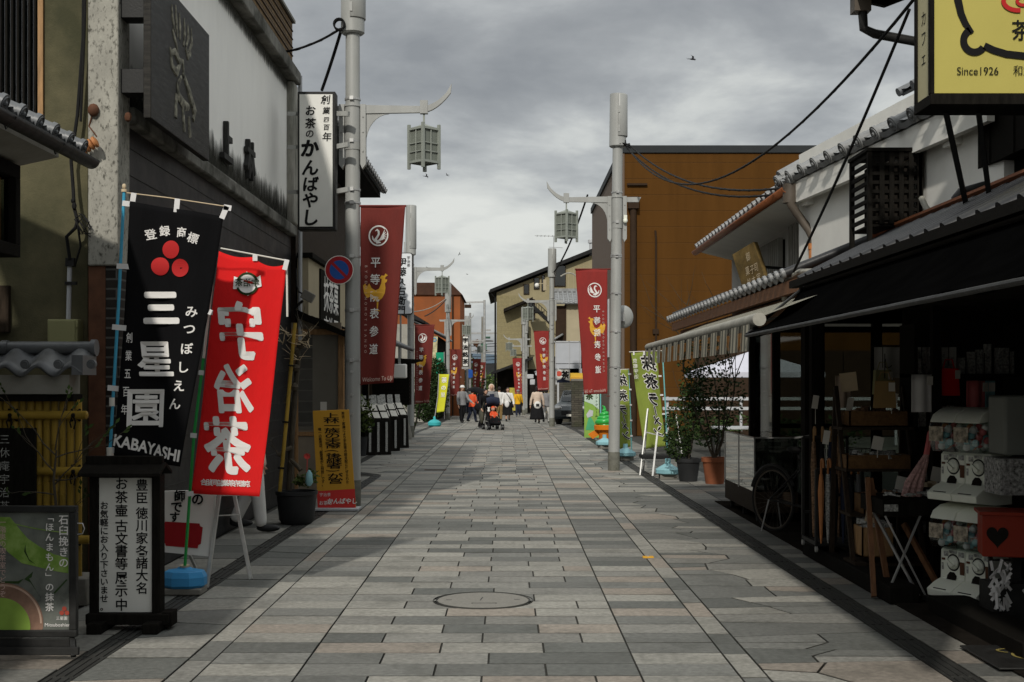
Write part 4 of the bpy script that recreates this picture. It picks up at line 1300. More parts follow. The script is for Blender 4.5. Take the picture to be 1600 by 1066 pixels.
def street_banner(label, loc, side, mats, scale=1.0, mirror=False, shrink=.16, group='maroon street banners hung on the lantern poles'):
    t = thing('street_banner', label, 'banner', loc, 0, group)
    W_, H_ = .585, 2.3
    # local: x from the pole outwards (side), top at z=0
    if side > 0: cs = [(0, 0, 0), (W_, 0, 0), (W_ - shrink, .03, -H_), (0, 0, -H_ - .03)]
    else: cs = [(-W_, 0, 0), (0, 0, 0), (0, 0, -H_ + .02), (-W_ + shrink, .03, -H_)]
    sf = cloth(cs, W_, H_, .022, rnd(0, 6), 1.1)
    c = clothmesh('cloth', t, sf, W_, H_, mats, 22, 40)
    X = (lambda a: a) if not mirror else (lambda a: W_ - a)
    kw = dict(bold=.012, mirror=mirror)
    shape('golden_bird', c, sf, [[(X(a), b) for a, b in PHX]], M['gold'], .006)
    it = [(ch, X(.215), b, .145, kw) for ch, b in zip('平等院表参道', (.73, .95, 1.17, 1.39, 1.62, 1.85))]
    lettering('lettering', c, sf, it, M['ink_white'], .010)
    it = [(ch, X(.085), .78 + i * .0685, .05, dict(rot=-PI / 2 if not mirror else -PI / 2, mirror=mirror)) for i, ch in enumerate('BYODOINOMOTESANDO')]
    it += [('Welcome To Uji', X(.30), 2.235, .082, dict(mirror=mirror, sx=.95, shear=.1))]
    lettering('small_lettering', c, sf, it, mat('ink_pale', (.5, .38, .33), .8, .1, 5, 0) if 'ink_pale' not in bpy.data.materials else bpy.data.materials['ink_pale'], .010)
    shape('crest', c, sf, [[(X(a), b) for a, b in q] for q in crest(.245, .385, .135)], M['ink_white'], .008)
    mb = MB(); mb.tube([(-side * .06, 0, .0), (side * (W_ + .01), 0, 0)], .014, 8)
    mb.tube([(-side * .08, 0, -H_ - .02), (side * .02, 0, -H_ - .03)], .008, 6)
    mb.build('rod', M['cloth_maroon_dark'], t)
    return t
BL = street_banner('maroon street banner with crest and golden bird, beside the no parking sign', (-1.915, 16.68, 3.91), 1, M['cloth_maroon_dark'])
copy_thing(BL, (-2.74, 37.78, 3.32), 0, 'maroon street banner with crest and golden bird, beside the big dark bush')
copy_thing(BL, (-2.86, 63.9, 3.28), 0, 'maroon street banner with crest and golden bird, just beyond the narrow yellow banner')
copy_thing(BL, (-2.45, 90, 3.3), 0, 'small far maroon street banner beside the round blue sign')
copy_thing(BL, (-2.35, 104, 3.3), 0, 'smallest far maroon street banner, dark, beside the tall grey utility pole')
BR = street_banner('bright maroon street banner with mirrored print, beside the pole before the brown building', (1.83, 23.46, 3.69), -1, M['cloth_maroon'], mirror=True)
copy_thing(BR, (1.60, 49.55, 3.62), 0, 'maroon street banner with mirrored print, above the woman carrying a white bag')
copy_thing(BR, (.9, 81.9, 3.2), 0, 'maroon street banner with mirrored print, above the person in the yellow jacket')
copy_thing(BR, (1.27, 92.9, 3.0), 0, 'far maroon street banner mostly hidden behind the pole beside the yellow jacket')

# hanging white sign on the first left pole
hs = thing('hanging_sign', 'tall white hanging box sign with flowing black brush writing', 'sign', (-2.6, 16.4, 4.6))
o = V(hs.location); d = 16.35
mb = MB(); box_px(mb, 465, 524, 143, 359, d, .22, o); bo = mb.build('box', M['blackiron'], hs, bevel=.01)
fc = box_px(MB(), 468, 519.5, 147.5, 354, d - .012, .02, o).build('face', M['panel_white'], hs)
sf = surf_px(hs, d - .014)
it = [(c, 510 + e, y, s, dict(bold=.012, shear=.12)) for c, y, s, e in (('創', 156, 15, -1), ('業', 173, 12, 0), ('四', 187, 9, 0), ('百', 199, 10, 0), ('年', 214, 15, 1))]
it += [(c, x, y, s, dict(bold=b, shear=.1)) for c, x, y, s, b in (('お', 485, 173, 17, .02), ('茶', 485, 193, 17, .02), ('の', 484, 209, 14, .02), ('か', 484, 232, 29, .045), ('ん', 485, 262, 27, .03), ('ば', 485, 288, 25, .03), ('や', 485, 313, 26, .03), ('し', 485, 340, 28, .03))]
lettering('lettering', fc, sf, it, M['ink'], .003)
mb = MB()
for y in (178, 230, 300):
    mb.bar(P(523, y, d + .1) - o, P(545, y - (4 if y > 200 else 0), d) - o, .05, .06)
    mb.bar(P(465, y, d + .15) - o, P(452, y, d + .5) - o, .05, .05)
mb.build('bracket', M['pole'], hs)
# round sign
np_ = thing('no_parking_sign', 'round blue and red no parking sign clamped to a grey pole', 'road sign', P(530, 422, 16.5))
o = V(np_.location); r = 22.5 * 16.5 / F
mb = MB().lathe([(.001, -.004), (r, -.004), (r, .004), (.001, .004)], n=48); mb.xf(Matrix.Rotation(PI / 2, 4, 'X')); di = mb.build('disc', M['white_paint'], np_)
fl = flat(0, -.006, 0)
shape('red_ring', di, fl, ring(0, 0, r * .66, r * .95, 48), M['sign_red'], .0)
shape('blue_field', di, fl, [disc(0, 0, r * .665, 40)], M['sign_blue'], .0015)
w = r * .1; c45 = math.sqrt(.5)
shape('red_bar', di, fl, [[(-r * .7 * c45 - w * c45, -r * .7 * c45 + w * c45), (-r * .7 * c45 + w * c45, -r * .7 * c45 - w * c45), (r * .7 * c45 + w * c45, r * .7 * c45 - w * c45), (r * .7 * c45 - w * c45, r * .7 * c45 + w * c45)]], M['sign_red'], .003)
mb = MB(); mb.bar((.02, .02, -.02), (.12, .16, -.02), .04, .012); mb.bar((.06, .01, .05), (.06, .01, -.1), .02); mb.build('clamp', M['steel'], np_)
# white sign on the second left pole
hs2 = thing('hanging_sign', 'white rounded hanging sign with six black brushed characters', 'sign', P(629, 490, 37.7))
o = V(hs2.location); d = 37.6
def rrect(x0, x1, y0, y1, r, n=6):
    out = []
    for cxx, cyy, a0 in ((x1 - r, y0 + r, -PI / 2), (x1 - r, y1 - r, 0), (x0 + r, y1 - r, PI / 2), (x0 + r, y0 + r, PI)):
        out += [(cxx + r * math.cos(a0 + PI / 2 * i / n), cyy + r * math.sin(a0 + PI / 2 * i / n)) for i in range(n + 1)]
    return out
sf = surf_px(hs2, d)
bo = MB().prism([sf(a, b) for a, b in rrect(613.5, 645, 395, 491.5, 4)], (0, .2, 0)).build('box', M['blackiron'], hs2)
fc = MB().prism([sf(a, b) + V((0, -.01, 0)) for a, b in rrect(614.7, 643.5, 396.2, 490.3, 3.4)], (0, .02, 0)).build('face', mat('face_cool', (.62, .64, .66), .5, .04, 2, .02), hs2)
lettering('lettering', fc, sf, [(c, 628 - i * .3, 410 + i * 15, 15 if c != '久' else 14, dict(bold=.02, shear=.06)) for i, c in enumerate('伊藤久右衛門')] + [(c, 638.5, 403 + i * 6, 5.5, dict(bold=.01)) for i, c in enumerate('宇治茶')], M['ink'], .015)
mb = MB(); mb.bar(P(632, 378, d + .1) - o, P(632, 396, d + .1) - o, .03); mb.bar(P(626, 491, d + .1) - o, P(626, 575, d + .1) - o, .05)
mb.build('bracket', M['pole'], hs2)

# orange stand sign and the pots beside it
st = thing('orange_stand_sign', 'orange and red upright stand sign with heavy black vertical writing', 'sign', (-2.18, 16.1, 0))
o = V(st.location); d = 16.1
sf = surf_px(st, d)
q = MB().prism([sf(*p) for p in ((488.5, 642), (545, 640), (556, 795), (497, 799))], (0, .03, 0)).build('panel', M['orange_sign'], st, bevel=.004)
shape('red_band', q, sf, [[(495, 767.5), (554.4, 764), (556, 795), (497, 799)]], M['red_sign'], .003)
xs_ = lambda y, x0: x0 + (y - 650) * .066
it = [(c, xs_(y, 517.5), y, 9.4, dict(bold=.012, sx=2.75)) for c, y in zip('上林一族の末裔(後継者)が営む', [649.5 + i * 7.85 for i in range(14)])]
it = [(c, x, y, s, dict(k, **({'rot': -PI / 2, 'sx': 2.4} if c in '()' else {}))) for c, x, y, s, k in it]
it += [(c, xs_(y, 536.3), y, 5.2, dict(bold=.015)) for c, y in zip('秀吉・家康により宇治茶の総支配に任ぜられた', [646 + i * 5.35 for i in range(21)])]
it += [(c, xs_(y, 498.3), y, 5.4, dict(bold=.015)) for c, y in zip('唯一の販売店（経営者が上林姓）です。', [671 + i * 5.1 for i in range(18)])]
lettering('lettering', q, sf, it, M['ink'], .004)
lettering('red_band_lettering', q, sf, [('お茶の', 509, 786, 7, dict(bold=.01)), ('かんばやし', 535, 783, 9.5, dict(bold=.03, shear=.1)), ('宇治茶', 508, 773, 6, {})], M['ink_white'], .006)
mb = MB(); mb.bx(P(494, 0, d).x - o.x, P(562, 0, d).x - o.x, -.12, .2, .005, .035); mb.build('foot_plate', M['panel_grey'], st, bevel=.006)

pt = thing('potted_tree', 'bare knobbly little tree tied to a bamboo stake in a large black pot with flowers', 'potted tree', (-2.405, 14.6, 0))
o = V(pt.location); d = 14.6
mb = MB().lathe([(.165, 0), (.2, .05), (.225, .33), (.24, .335), (.24, .375), (.215, .375), (.2, .3)], n=28); mb.build('pot', M['pot_black'], pt)
MB().lathe([(.001, .33), (.21, .32)], n=20).build('soil', M['soil'], pt)
mb = MB(); tips = []
mb.tube([P(452, 766, d + .1) - o, P(455, 700, d + .1) - o, P(461, 620, d + .08) - o, P(466, 560, d + .05) - o, P(463, 545, d) - o], [.035, .03, .032, .03, .035], 8)
for a, b in (((463, 556), (452, 525)), ((466, 545), (478, 530)), ((462, 600), (445, 630)), ((470, 540), (484, 525)), ((455, 700), (435, 712)), ((455, 720), (470, 735))):
    mb.tube([P(*a, d + .05) - o, (P(*a, d) + P(*b, d)) / 2 - o + V((0, -.03, .02)), P(*b, d - .05) - o], [.03, .022, .026], 7)
    twig(mb, P(*b, d - .05) - o, (rnd(-1, 1), rnd(-.5, .5), .6), .25, .01, 1, 5, .8, tips)
for a in ((463, 548), (470, 540), (455, 530), (478, 532), (462, 575), (460, 605)):
    mb.ell(P(*a, d) - o, (.05, .05, .045), 9)
mb.build('trunk', M['bark'], pt)
mb = MB()
for a in ((448, 520), (452, 530), (470, 535), (480, 540), (476, 525), (466, 560), (440, 535)):
    for _ in range(5): twig(mb, P(a[0] + rnd(-4, 4), a[1] + rnd(-4, 4), d - .05) - o, (rnd(-1, 1), rnd(-.6, .3), rnd(-.3, 1)), rnd(.12, .24), .005, 0, 4)
mb.build('pruned_twigs', M['paper_aged'], pt)
mb = MB(); mb.tube([P(437, 768, d - .12) - o, P(449, 640, d - .1) - o, P(455, 570, d - .08) - o, P(461, 505, d - .06) - o], .022, 9)
sk = mb.build('stake', M['bamboo'], pt)
mb = MB()
for y in (659, 731, 571): mb.tube([P(446.5 + (659 - y) * .1 - 5, y, d - .13) - o, P(446.5 + (659 - y) * .1 + 5, y + 1, d - .13) - o], .012, 6)
mb.build('tie', M['cord'], sk)
mb = MB(); leaf_cloud(mb, [((P(477, 752, d) - o), (.13, .1, .07)), ((P(488, 745, d) - o), (.07, .07, .08)), ((P(468, 752, d) - o), (.06, .06, .05))], 420, .04)
mb.build('flower_foliage', [M['leaf_light'], M['leaf_mid'], M['leaf_light']], pt, smooth=False)
mb = MB(); mb.tube([P(479, 750, d) - o, P(480, 718, d) - o], .004, 5)
for i in range(10):
    a = 2 * PI * i / 10; c = P(480, 713, d) - o
    mb.add([c, c + V((math.cos(a - .25) * .03, -.01, math.sin(a - .25) * .028)), c + V((math.cos(a) * .045, -.015, math.sin(a) * .04)), c + V((math.cos(a + .25) * .03, -.01, math.sin(a + .25) * .028))], [(0, 1, 2, 3)])
mb.build('red_flower', M['red_sign'], pt)
mb = MB(); mb.lathe([(.01, .14), (.035, .1), (.045, .0), (.02, -.04)], P(483, 754, d - .1) - o, 12); mb.build('blue_bottle', M['pale_blue'], pt)

# the house behind the first pole: cream box, dark awning, entrance
h2 = thing('dark_timber_shop', 'dark timber shop with a cream upper bay, black sign panel and low black canopy', 'shop building', (-2.95, 17.95, 0), PI / 2)
MB().bx(0, 6.2, .02, 4, 0, 5.6).build('wall', M['darkwood'], h2)
mb = MB(); tile_slope(mb, (-.1, -.62, 5.22), (6.3, -.62, 5.22), (0, 2.6, 1.25), .28, .05); mb.build('roof', M['tile'], h2)
MB().bx(0, 6.2, -.55, .0, 5.1, 5.2).build('eave', M['blackwood'], h2)
mb = MB(); mb.bx(.0, 5.0, -.16, 0, 2.0, 3.36); cy = mb.build('upper_bay', M['cream_dim'], h2, bevel=.005)
MB().bx(-.03, 5.05, -.22, 0, 3.36, 3.43).build('bay_cap', M['blackwood'], cy)
MB().bx(1.0, 3.2, -.185, -.161, 1.98, 3.3).build('sign_panel', M['blackwood'], cy)
lettering('sign_lettering', cy, lambda a, b: V((a, -.187, -b)), [(c, x, z, .62, dict(bold=.02, sx=.8)) for c, x, z in (('三', 1.5, -2.98), ('星', 2.05, -2.98), ('園', 2.6, -2.98), ('茶', 1.5, -2.4), ('舗', 2.05, -2.4), ('店', 2.6, -2.4))] if False else [(c, x, z, .56, dict(bold=.012)) for c, x, z in (('抹', 1.55, -2.95), ('茶', 2.1, -2.95), ('菓', 2.65, -2.95), ('宇', 1.55, -2.36), ('治', 2.1, -2.36), ('園', 2.65, -2.36))], M['ink_white'], .004)
mb = MB()
mb.add([V((-.25, 0, 2.62)), V((6.2, 0, 2.62)), V((6.2, -.8, 2.26)), V((-.25, -.8, 2.26)), V((-.25, 0, 2.52)), V((6.2, 0, 2.52)), V((6.2, -.8, 2.2)), V((-.25, -.8, 2.2))], [(0, 1, 2, 3), (4, 5, 6, 7), (0, 1, 5, 4), (1, 2, 6, 5), (2, 3, 7, 6), (3, 0, 4, 7)])
for i in range(14): mb.bar((-.2 + i * .48, -.02, 2.6), (-.2 + i * .48, -.78, 2.255), .03, .05)
mb.build('canopy', M['blackwood'], h2)
mb = MB(); mb.bx(-.02, .03, -.62, .3, 0, 2.45); mb.bx(.03, .08, -.5, .3, 0, .0 + .9)
mb.build('side_screen', mat('screen_beige', (.24, .205, .155), .8, .15, 3, .1), h2)
MB().bx(-.03, -.021, -.22, .28, 1.0, 2.3).build('block_panel', M['grey_block'], h2)
mb = MB(); mb.bx(-.05, .04, -.66, -.58, 0, 2.35); mb.bx(-.05, .04, -.66, .1, 2.28, 2.36); mb.bx(-.035, .0, -.6, .0, .86, .92); mb.bx(-.05, .03, -.02, .03, 0, 2.3)
dfm = mb.build('door_frame', M['tanwood'], h2, bevel=.004)
MB().bx(-.026, -.015, -.57, -.03, .95, 2.27).build('door_panel', mat('door_panel', (.15, .14, .115), .5, .12, 3, .05), dfm)
MB().bx(-.036, -.030, -.42, -.33, 1.20, 1.34).build('notice', M['paper'], dfm)
mb = MB(); mb.bx(.6, .68, -.75, -.40, .9, 2.28); vsn = mb.build('name_board', M['blackwood'], h2)
lettering('name_lettering', vsn, lambda a, b: V((.598, -a, -b)), [(c, .55, z, .17, dict(bold=.02)) for c, z in (('宇', -2.1), ('治', -1.9), ('茶', -1.7), ('山', -1.42), ('田', -1.22))], M['concrete'], 0)
for q in ((.3, .36, -.82, -.76, 0, 2.2), (4.2, 4.3, -.12, 0, 0, 2.0), (2.2, 2.3, -.12, 0, 0, 2.0)): MB().bx(*q).build('post', M['tanwood'], h2)
MB().bx(.1, 6, -.05, 0, 2.0, 2.1).build('lintel', M['tanwood'], h2)
mb = MB(); mb.tube([(-.05, -.05, 2.2), (-.05, -.05, 5.9)], .03, 10); mb.build('downpipe', M['panel_grey'], h2)
fl_ = thing('floodlight', 'small grey floodlight on a bracket above the black canopy beside the red banner', 'floodlight', P(470, 470, 17.6))
mb = MB(); mb.box((.1, 0, .06), (.17, .1, .13), ry=.5); mb.build('lamp_housing', M['concrete'], fl_, bevel=.01)
mb = MB(); mb.tube([(.03, 0, .0), (-.03, 0, -.05), (-.1, .1, -.1)], .02, 6); mb.tube([(-.08, .1, .45), (-.06, .05, .2), (-.02, 0, .12), (.05, 0, .08)], .012, 6); mb.build('bracket', M['blackiron'], fl_)

# second house on the left beyond the jog
M['screen'] = mat('screen_tan', (.17, .145, .10), .8, .2, 3, .1)
h3 = thing('low_tiled_house', 'low house with grey tiled roofs and grey shutters behind the brochure stands', 'house', (-3.75, 24.6, 0), PI / 2)
MB().bx(0, 12.4, .02, 4, 0, 4.6).build('wall', M['plaster_dim'], h3)
mb = MB(); tile_slope(mb, (-.2, -.5, 5.05), (12.6, -.5, 5.05), (0, 2.4, 1.3), .3, .05); mb.build('roof', M['tile'], h3)
mb = MB(); tile_slope(mb, (-.1, -1.0, 2.55), (12.5, -1.0, 2.55), (0, 1.0, .45), .3, .05); mb.build('lower_roof', M['tile'], h3)
mb = MB(); mb.bx(6.0, 12.2, -.05, .0, 3.0, 4.4)
for i in range(42): mb.bx(6.05 + i * .145, 6.11 + i * .145, -.08, -.05, 3.0, 4.4)
mb.build('shutter', M['panel_grey'], h3)
mb = MB(); mb.bx(.1, 12, -.03, 0, .1, 2.3); sh = mb.build('shop_front', M['screen'], h3)
for i in range(5): MB().bx(.3 + i * 2.4, 2.3 + i * 2.4, -.05, -.031, .75, 2.15).build('window', M['glass_dark'], sh)
for x in (.1, 2.5, 5, 7.4, 9.8, 12): MB().bx(x, x + .1, -.1, 0, 0, 2.5).build('post', M['darkwood'], sh)
mb = MB(); mb.bx(.25, .3, -.6, -.32, 2.6, 4.6); vs2 = mb.build('side_sign', M['white_paint'], h3)
mb = MB()
for i in range(14): mb.bx(.235, .25, -.58 + (i % 3) * .03, -.36 + (i % 2) * .02, 2.66 + i * .14, 2.74 + i * .14)
mb.build('sign_marks', M['ink'], vs2)
# things in front of it
bz = [((-3.05, 29.0), 'black brochure stand holding leaflets, beside the leafy pot plant'), ((-2.98, 30.6), 'black brochure stand with white leaflets, middle of the three by the shop front'), ((-2.9, 32.0), 'black brochure stand with white leaflets, beside the slatted cabinet')]
proto = None
for (x, y), lab in bz:
    if proto is None:
        proto = thing('brochure_stand', lab, 'brochure stand', (x, y, 0), .35, 'black leaflet stands by the shop front')
        mb = MB(); mb.prism([(-.3, -.5, 0), (-.3, -.42, .78), (-.3, .1, 1.1), (-.3, .35, 1.05), (-.3, .35, 0)], (.6, 0, 0)); mb.build('body', M['blackwood'], proto, bevel=.01)
        mb = MB()
        for i in range(3):
            for j in range(2):
                mb.box((-.19 + i * .19, -.30 + j * .26, .87 + j * .16 + .015), (.15, .24, .012), rx=.55)
        mb.build('leaflets', M['paper'], proto)
        mb = MB()
        for i in range(3): mb.box((-.19 + i * .19, -.49, .4), (.05, .02, .66))
        for i in range(3): mb.box((-.19 + i * .19, .1, 1.2), (.12, .01, .25), rx=-.3)
        mb.build('front_leaflets', M['goods_grey'], proto)
    else:
        copy_thing(proto, (x, y, 0), rnd(.25, .4), lab)
lc = thing('slatted_cabinet', 'tall black slatted cabinet beyond the brochure stands', 'cabinet', (-3.25, 35.6, 0))
mb = MB(); mb.bx(-.55, .55, -.4, .4, 1.0, 2.15)
for i in range(11): mb.bx(-.57, .57, -.43, -.4, 1.03 + i * .1, 1.09 + i * .1)
mb.prism([(-.62, -.45, 2.15), (.62, -.45, 2.15), (.9, -.45, 2.25), (-.9, -.45, 2.35)], (0, .9, 0))
mb.build('slats', M['blackwood'], lc)
mb = MB(); mb.bx(-.1, .25, -.35, .3, 0, 1.0); mb.build('plinth', M['cream_dim'], lc)
mb = MB(); mb.bx(-.5, -.1, -.3, .3, 0, 1.0); mb.build('dark_base', M['blackwood'], lc)
ro = thing('rock', 'small pale rounded stone block beside the slatted cabinet', 'stone', (-2.98, 36.6, 0))
mb = MB().lathe([(.24, 0), (.25, .12), (.19, .4), (.12, .52), (.001, .54)], n=14, sy=.8); mb.build('stone', M['concrete'], ro)
ws = thing('light_box_sign', 'small blank white light box sign above the brochure stands', 'sign', P(622, 580, 33))
o = V(ws.location)
mb = MB(); box_px(mb, 611, 635, 569, 591, 33, .25, o); mb.build('box', M['white_paint'], ws, bevel=.03)
mb = MB(); mb.bar(P(624, 569, 33.1) - o, P(624, 540, 33.1) - o, .06); mb.bar(P(622, 540, 33.1) - o, P(600, 540, 34) - o, .06); mb.build('bracket', M['pole'], ws)
pp = thing('potted_plant', 'leafy green plant in a dark pot beside the brochure stands', 'potted plant', (-3.25, 28.2, 0))
MB().lathe([(.13, 0), (.17, .4), (.18, .42), (.15, .42), (.14, .36), (.001, .36)], n=16).build('pot', M['pot_black'], pp)
mb = MB(); leaf_cloud(mb, [((0, 0, 1.0), (.28, .28, .35)), ((.1, -.05, .75), (.2, .2, .25))], 420, .1); mb.build('leaves', [M['leaf_light'], M['leaf_mid'], M['leaf_light']], pp, smooth=False)
mb = MB(); mb.tube([(0, 0, .35), (.01, 0, .9)], .012, 6); mb.build('stem', M['bark'], pp)
def bush(name, label, loc, blobs, n, size, mats, trunk=None):
    t = thing(name, label, 'bush', loc)
    mb = MB(); leaf_cloud(mb, blobs, n, size); mb.build('foliage', [M[k] for k in mats], t, smooth=False)
    mb = MB()
    for i in range(5):
        a = i * 1.3
        mb.tube([(.08 * math.cos(a), .08 * math.sin(a), 0), (.25 * math.cos(a), .25 * math.sin(a), .6), (.4 * math.cos(a), .4 * math.sin(a), 1.3)], [.035, .025, .012], 6)
    mb.build('stem', M['bark'], t)
    return t
bush('evergreen_bush', 'big dark evergreen bush between the narrow yellow banner and a maroon banner', (-3.05, 52.5, zg(52)), [((0, 0, 1.2), (.65, .7, .9)), ((.1, -.1, 2.0), (.45, .5, .75)), ((-.2, 0, .7), (.6, .6, .6))], 5200, .12, ('leaf_dark', 'leaf_dark', 'leaf_dark'))
bush('yellow_shrub', 'small yellow green shrub behind the slatted cabinet', (-3.05, 40, 0), [((0, 0, 1.3), (.3, .3, .5)), ((0, 0, .6), (.25, .25, .4))], 500, .1, ('leaf_light', 'leaf_mid', 'leaf_light'))
# banners further on
def small_nobori(name, label, cat, base, d, corners, m, text_, tm, pole_m, polepts, base_m, ts_=8, mirror=False, wav=.05, cols=None):
    t = thing(name, label, cat, base)
    o = V(t.location)
    sf = surf_px(t, d, lambda a, b: wav * math.sin(a * .25 + b * .05))
    c = cloth_px('cloth', t, corners, sf, m, 12, 24)
    if text_: lettering('lettering', c, sf, text_, tm, .02)
    mb = MB(); mb.tube([P(x, y, d) - o for x, y in polepts], .016, 6); mb.build('pole', pole_m, t)
    if base_m: MB().lathe([(.2, 0), (.26, .05), (.26, .16), (.16, .24), (.05, .28), (.05, .36), (.02, .4)], (polepts[-1][0] * 0 + (P(polepts[-1][0], 600, d).x - o.x), 0, .0), n=14).build('water_base', base_m, t)
    return t
small_nobori('narrow_yellow_banner', 'narrow bright yellow curling banner with white brush marks over a teal base', 'banner', (-2.62, 50, zg(50)), 50, [(686, 585), (702, 585), (694, 643), (682, 645)], M['cloth_yellow'], [('茶', 694, 594, 9, dict(bold=.03)), ('の', 693, 606, 8, dict(bold=.03)), ('里', 692, 617, 8, {})], M['ink_white'], M['alu'], [(686, 584), (684, 620), (679, 655)], M['teal_plastic'])
small_nobori('green_banner', 'small flat green banner with white brush writing above the yellow banner', 'banner', (-2.8, 54, zg(54)), 54, [(681, 551), (693.5, 551), (693, 584), (681, 584)], M['cloth_teal'], [('竹', 687, 572, 7, dict(bold=.03)), ('の', 687, 561, 4, {})], M['ink_white'], M['alu'], [(694, 550), (694.5, 620), (694.5, 655)], None, wav=.01)
bb = thing('poster_board', 'tall yellowish poster board partly hidden behind the big evergreen bush', 'sign', (-3.4, 56, zg(56)))
o = V(bb.location); sf = surf_px(bb, 56)
q = MB().prism([sf(*p) for p in ((674.5, 526), (684, 526), (681, 574), (668, 574))], (0, .06, 0)).build('panel', mat('poster_yellow', (.44, .40, .24), .7, .6, 5, .02), bb)
shape('roundel', q, sf, ring(679, 531, 1.8, 3.2, 20), mat('roundel_blue', (.08, .26, .45), .6, .05, 3, 0), .02)
MB().bx(-.05, .05, .07, .15, 0, 3.6).build('post', M['alu'], bb)

# the orange mansard building and other far buildings on the left
ob_ = thing('orange_building', 'orange rendered building with a dark brown mansard roof', 'building', (-5.6, 78, zg(78)))
o = V(ob_.location); d = 78
xl, xr_ = P(560, 0, d).x - o.x, P(719, 0, d).x - o.x
zt, zb_ = P(0, 461, d).z - o.z, 0
mb = MB().bx(xl, xr_, 0, 8, 0, zt); mb.build('wall', M['orange_wall'], ob_)
zr = P(0, 441, d).z - o.z
mb = MB(); mb.add([V((xl - .1, -.15, zt)), V((xr_ + .15, -.15, zt)), V((xr_ + .15, 8, zt)), V((xl - .1, 8, zt)), V((xl - .1, .35, zr)), V((xr_ - .6, .35, zr)), V((xr_ - .6, 7, zr)), V((xl - .1, 7, zr))], [(0, 1, 5, 4), (1, 2, 6, 5), (2, 3, 7, 6), (3, 0, 4, 7), (4, 5, 6, 7), (0, 1, 2, 3)]); mb.build('roof', M['brown_roof'], ob_)
mb = MB(); mb.bx(xr_ - 1.6, xr_ - .75, -.06, .02, 2.3, 4.2); q = mb.build('window', M['glass_dark'], ob_)
mb = MB(); mb.bx(xr_ - 1.66, xr_ - .7, -.09, -.05, 4.2, 4.27); mb.bx(xr_ - 1.66, xr_ - 1.6, -.09, -.05, 2.25, 4.2); mb.bx(xr_ - .75, xr_ - .7, -.09, -.05, 2.25, 4.2); mb.build('window_frame', M['brown_dark'], q)
mb = MB(); mb.tube([(xr_ - .45, -.08, 0), (xr_ - .45, -.08, zt)], .05, 8); mb.build('downpipe', M['brown_dark'], ob_)
gl_ = thing('gabled_roof_house', 'dark tiled gable roof showing beside the white sign of six characters', 'house', (-4.6, 58, zg(58)))
o = V(gl_.location)
mb = MB(); pts = [P(600, 470, 58) - o, P(648, 492, 58) - o, P(668, 504, 58) - o, P(668, 507, 58) - o, P(646, 498, 58) - o, P(600, 478, 58) - o]; mb.prism(pts, (0, 5, 0)); mb.build('roof', M['roof_dark'], gl_)
mb = MB(); mb.bx(P(560, 0, 58).x - o.x, P(661, 0, 58).x - o.x, .4, 5, 0, P(0, 506, 58).z - o.z); mb.build('wall', M['plaster_dim'], gl_)
vs3 = thing('vertical_shop_sign', 'far narrow white vertical sign with black brush characters in front of the orange building', 'sign', P(727, 572, 74))
o = V(vs3.location); sf = surf_px(vs3, 74)
q = MB().prism([sf(a, b) for a, b in rrect(722.5, 732, 525, 573, 1.5)], (0, .2, 0)).build('box', M['blackiron'], vs3)
q2 = MB().prism([sf(a, b) + V((0, -.02, 0)) for a, b in rrect(723.3, 731.2, 526, 572, 1.2)], (0, .03, 0)).build('face', M['panel_white'], vs3)
lettering('lettering', q2, sf, vcol('宇治銘茶', 727.2, 532, 8.5, 11, bold=.03), M['ink'], .05)
mb = MB(); mb.bar(P(727, 574, 74.1) - o, P(727, 578, 74.1) - o, .1); mb.box(P(727, 575, 74.1) - o, (.4, .15, .12)); mb.bar(P(731, 560, 74.1) - o, P(738, 560, 74.2) - o, .05); mb.build('bracket', M['pole'], vs3)
fb1 = thing('dark_shop', 'dark far shop front with a pale awning behind the person in the white cap', 'shop building', (-3.6, 66, zg(66)), PI / 2)
MB().bx(0, 9, .0, 4, 0, 4.3).build('wall', M['interior'], fb1)
mb = MB(); mb.add([V((0, 0, 2.5)), V((9, 0, 2.5)), V((9, -.9, 2.25)), V((0, -.9, 2.25)), V((0, 0, 2.44)), V((9, 0, 2.44)), V((9, -.9, 2.18)), V((0, -.9, 2.18))], [(0, 1, 2, 3), (4, 5, 6, 7), (0, 1, 5, 4), (1, 2, 6, 5), (2, 3, 7, 6), (3, 0, 4, 7)]); mb.build('awning', M['canopy_white'], fb1)
mb = MB(); tile_slope(mb, (0, -.3, 4.3), (9, -.3, 4.3), (0, 2, 1.0), .4, .06); mb.build('roof', M['tile'], fb1)
fb2 = thing('low_house', 'far low house with a dark roof beyond the orange building', 'house', (-5.2, 88, zg(88)), PI / 2 + .08)
MB().bx(0, 14, 0, 6, 0, 4.2).build('wall', M['plaster_dim'], fb2)
mb = MB(); mb.prism([(-.3, -.6, 4.1), (-.3, 3, 5.8), (-.3, 6.6, 4.1)], (14.6, 0, 0)); mb.build('roof', M['roof_dark'], fb2)
mb = MB(); mb.bx(0, 14, -.5, 0, 2.3, 2.5); mb.build('canopy', M['roof_dark'], fb2)
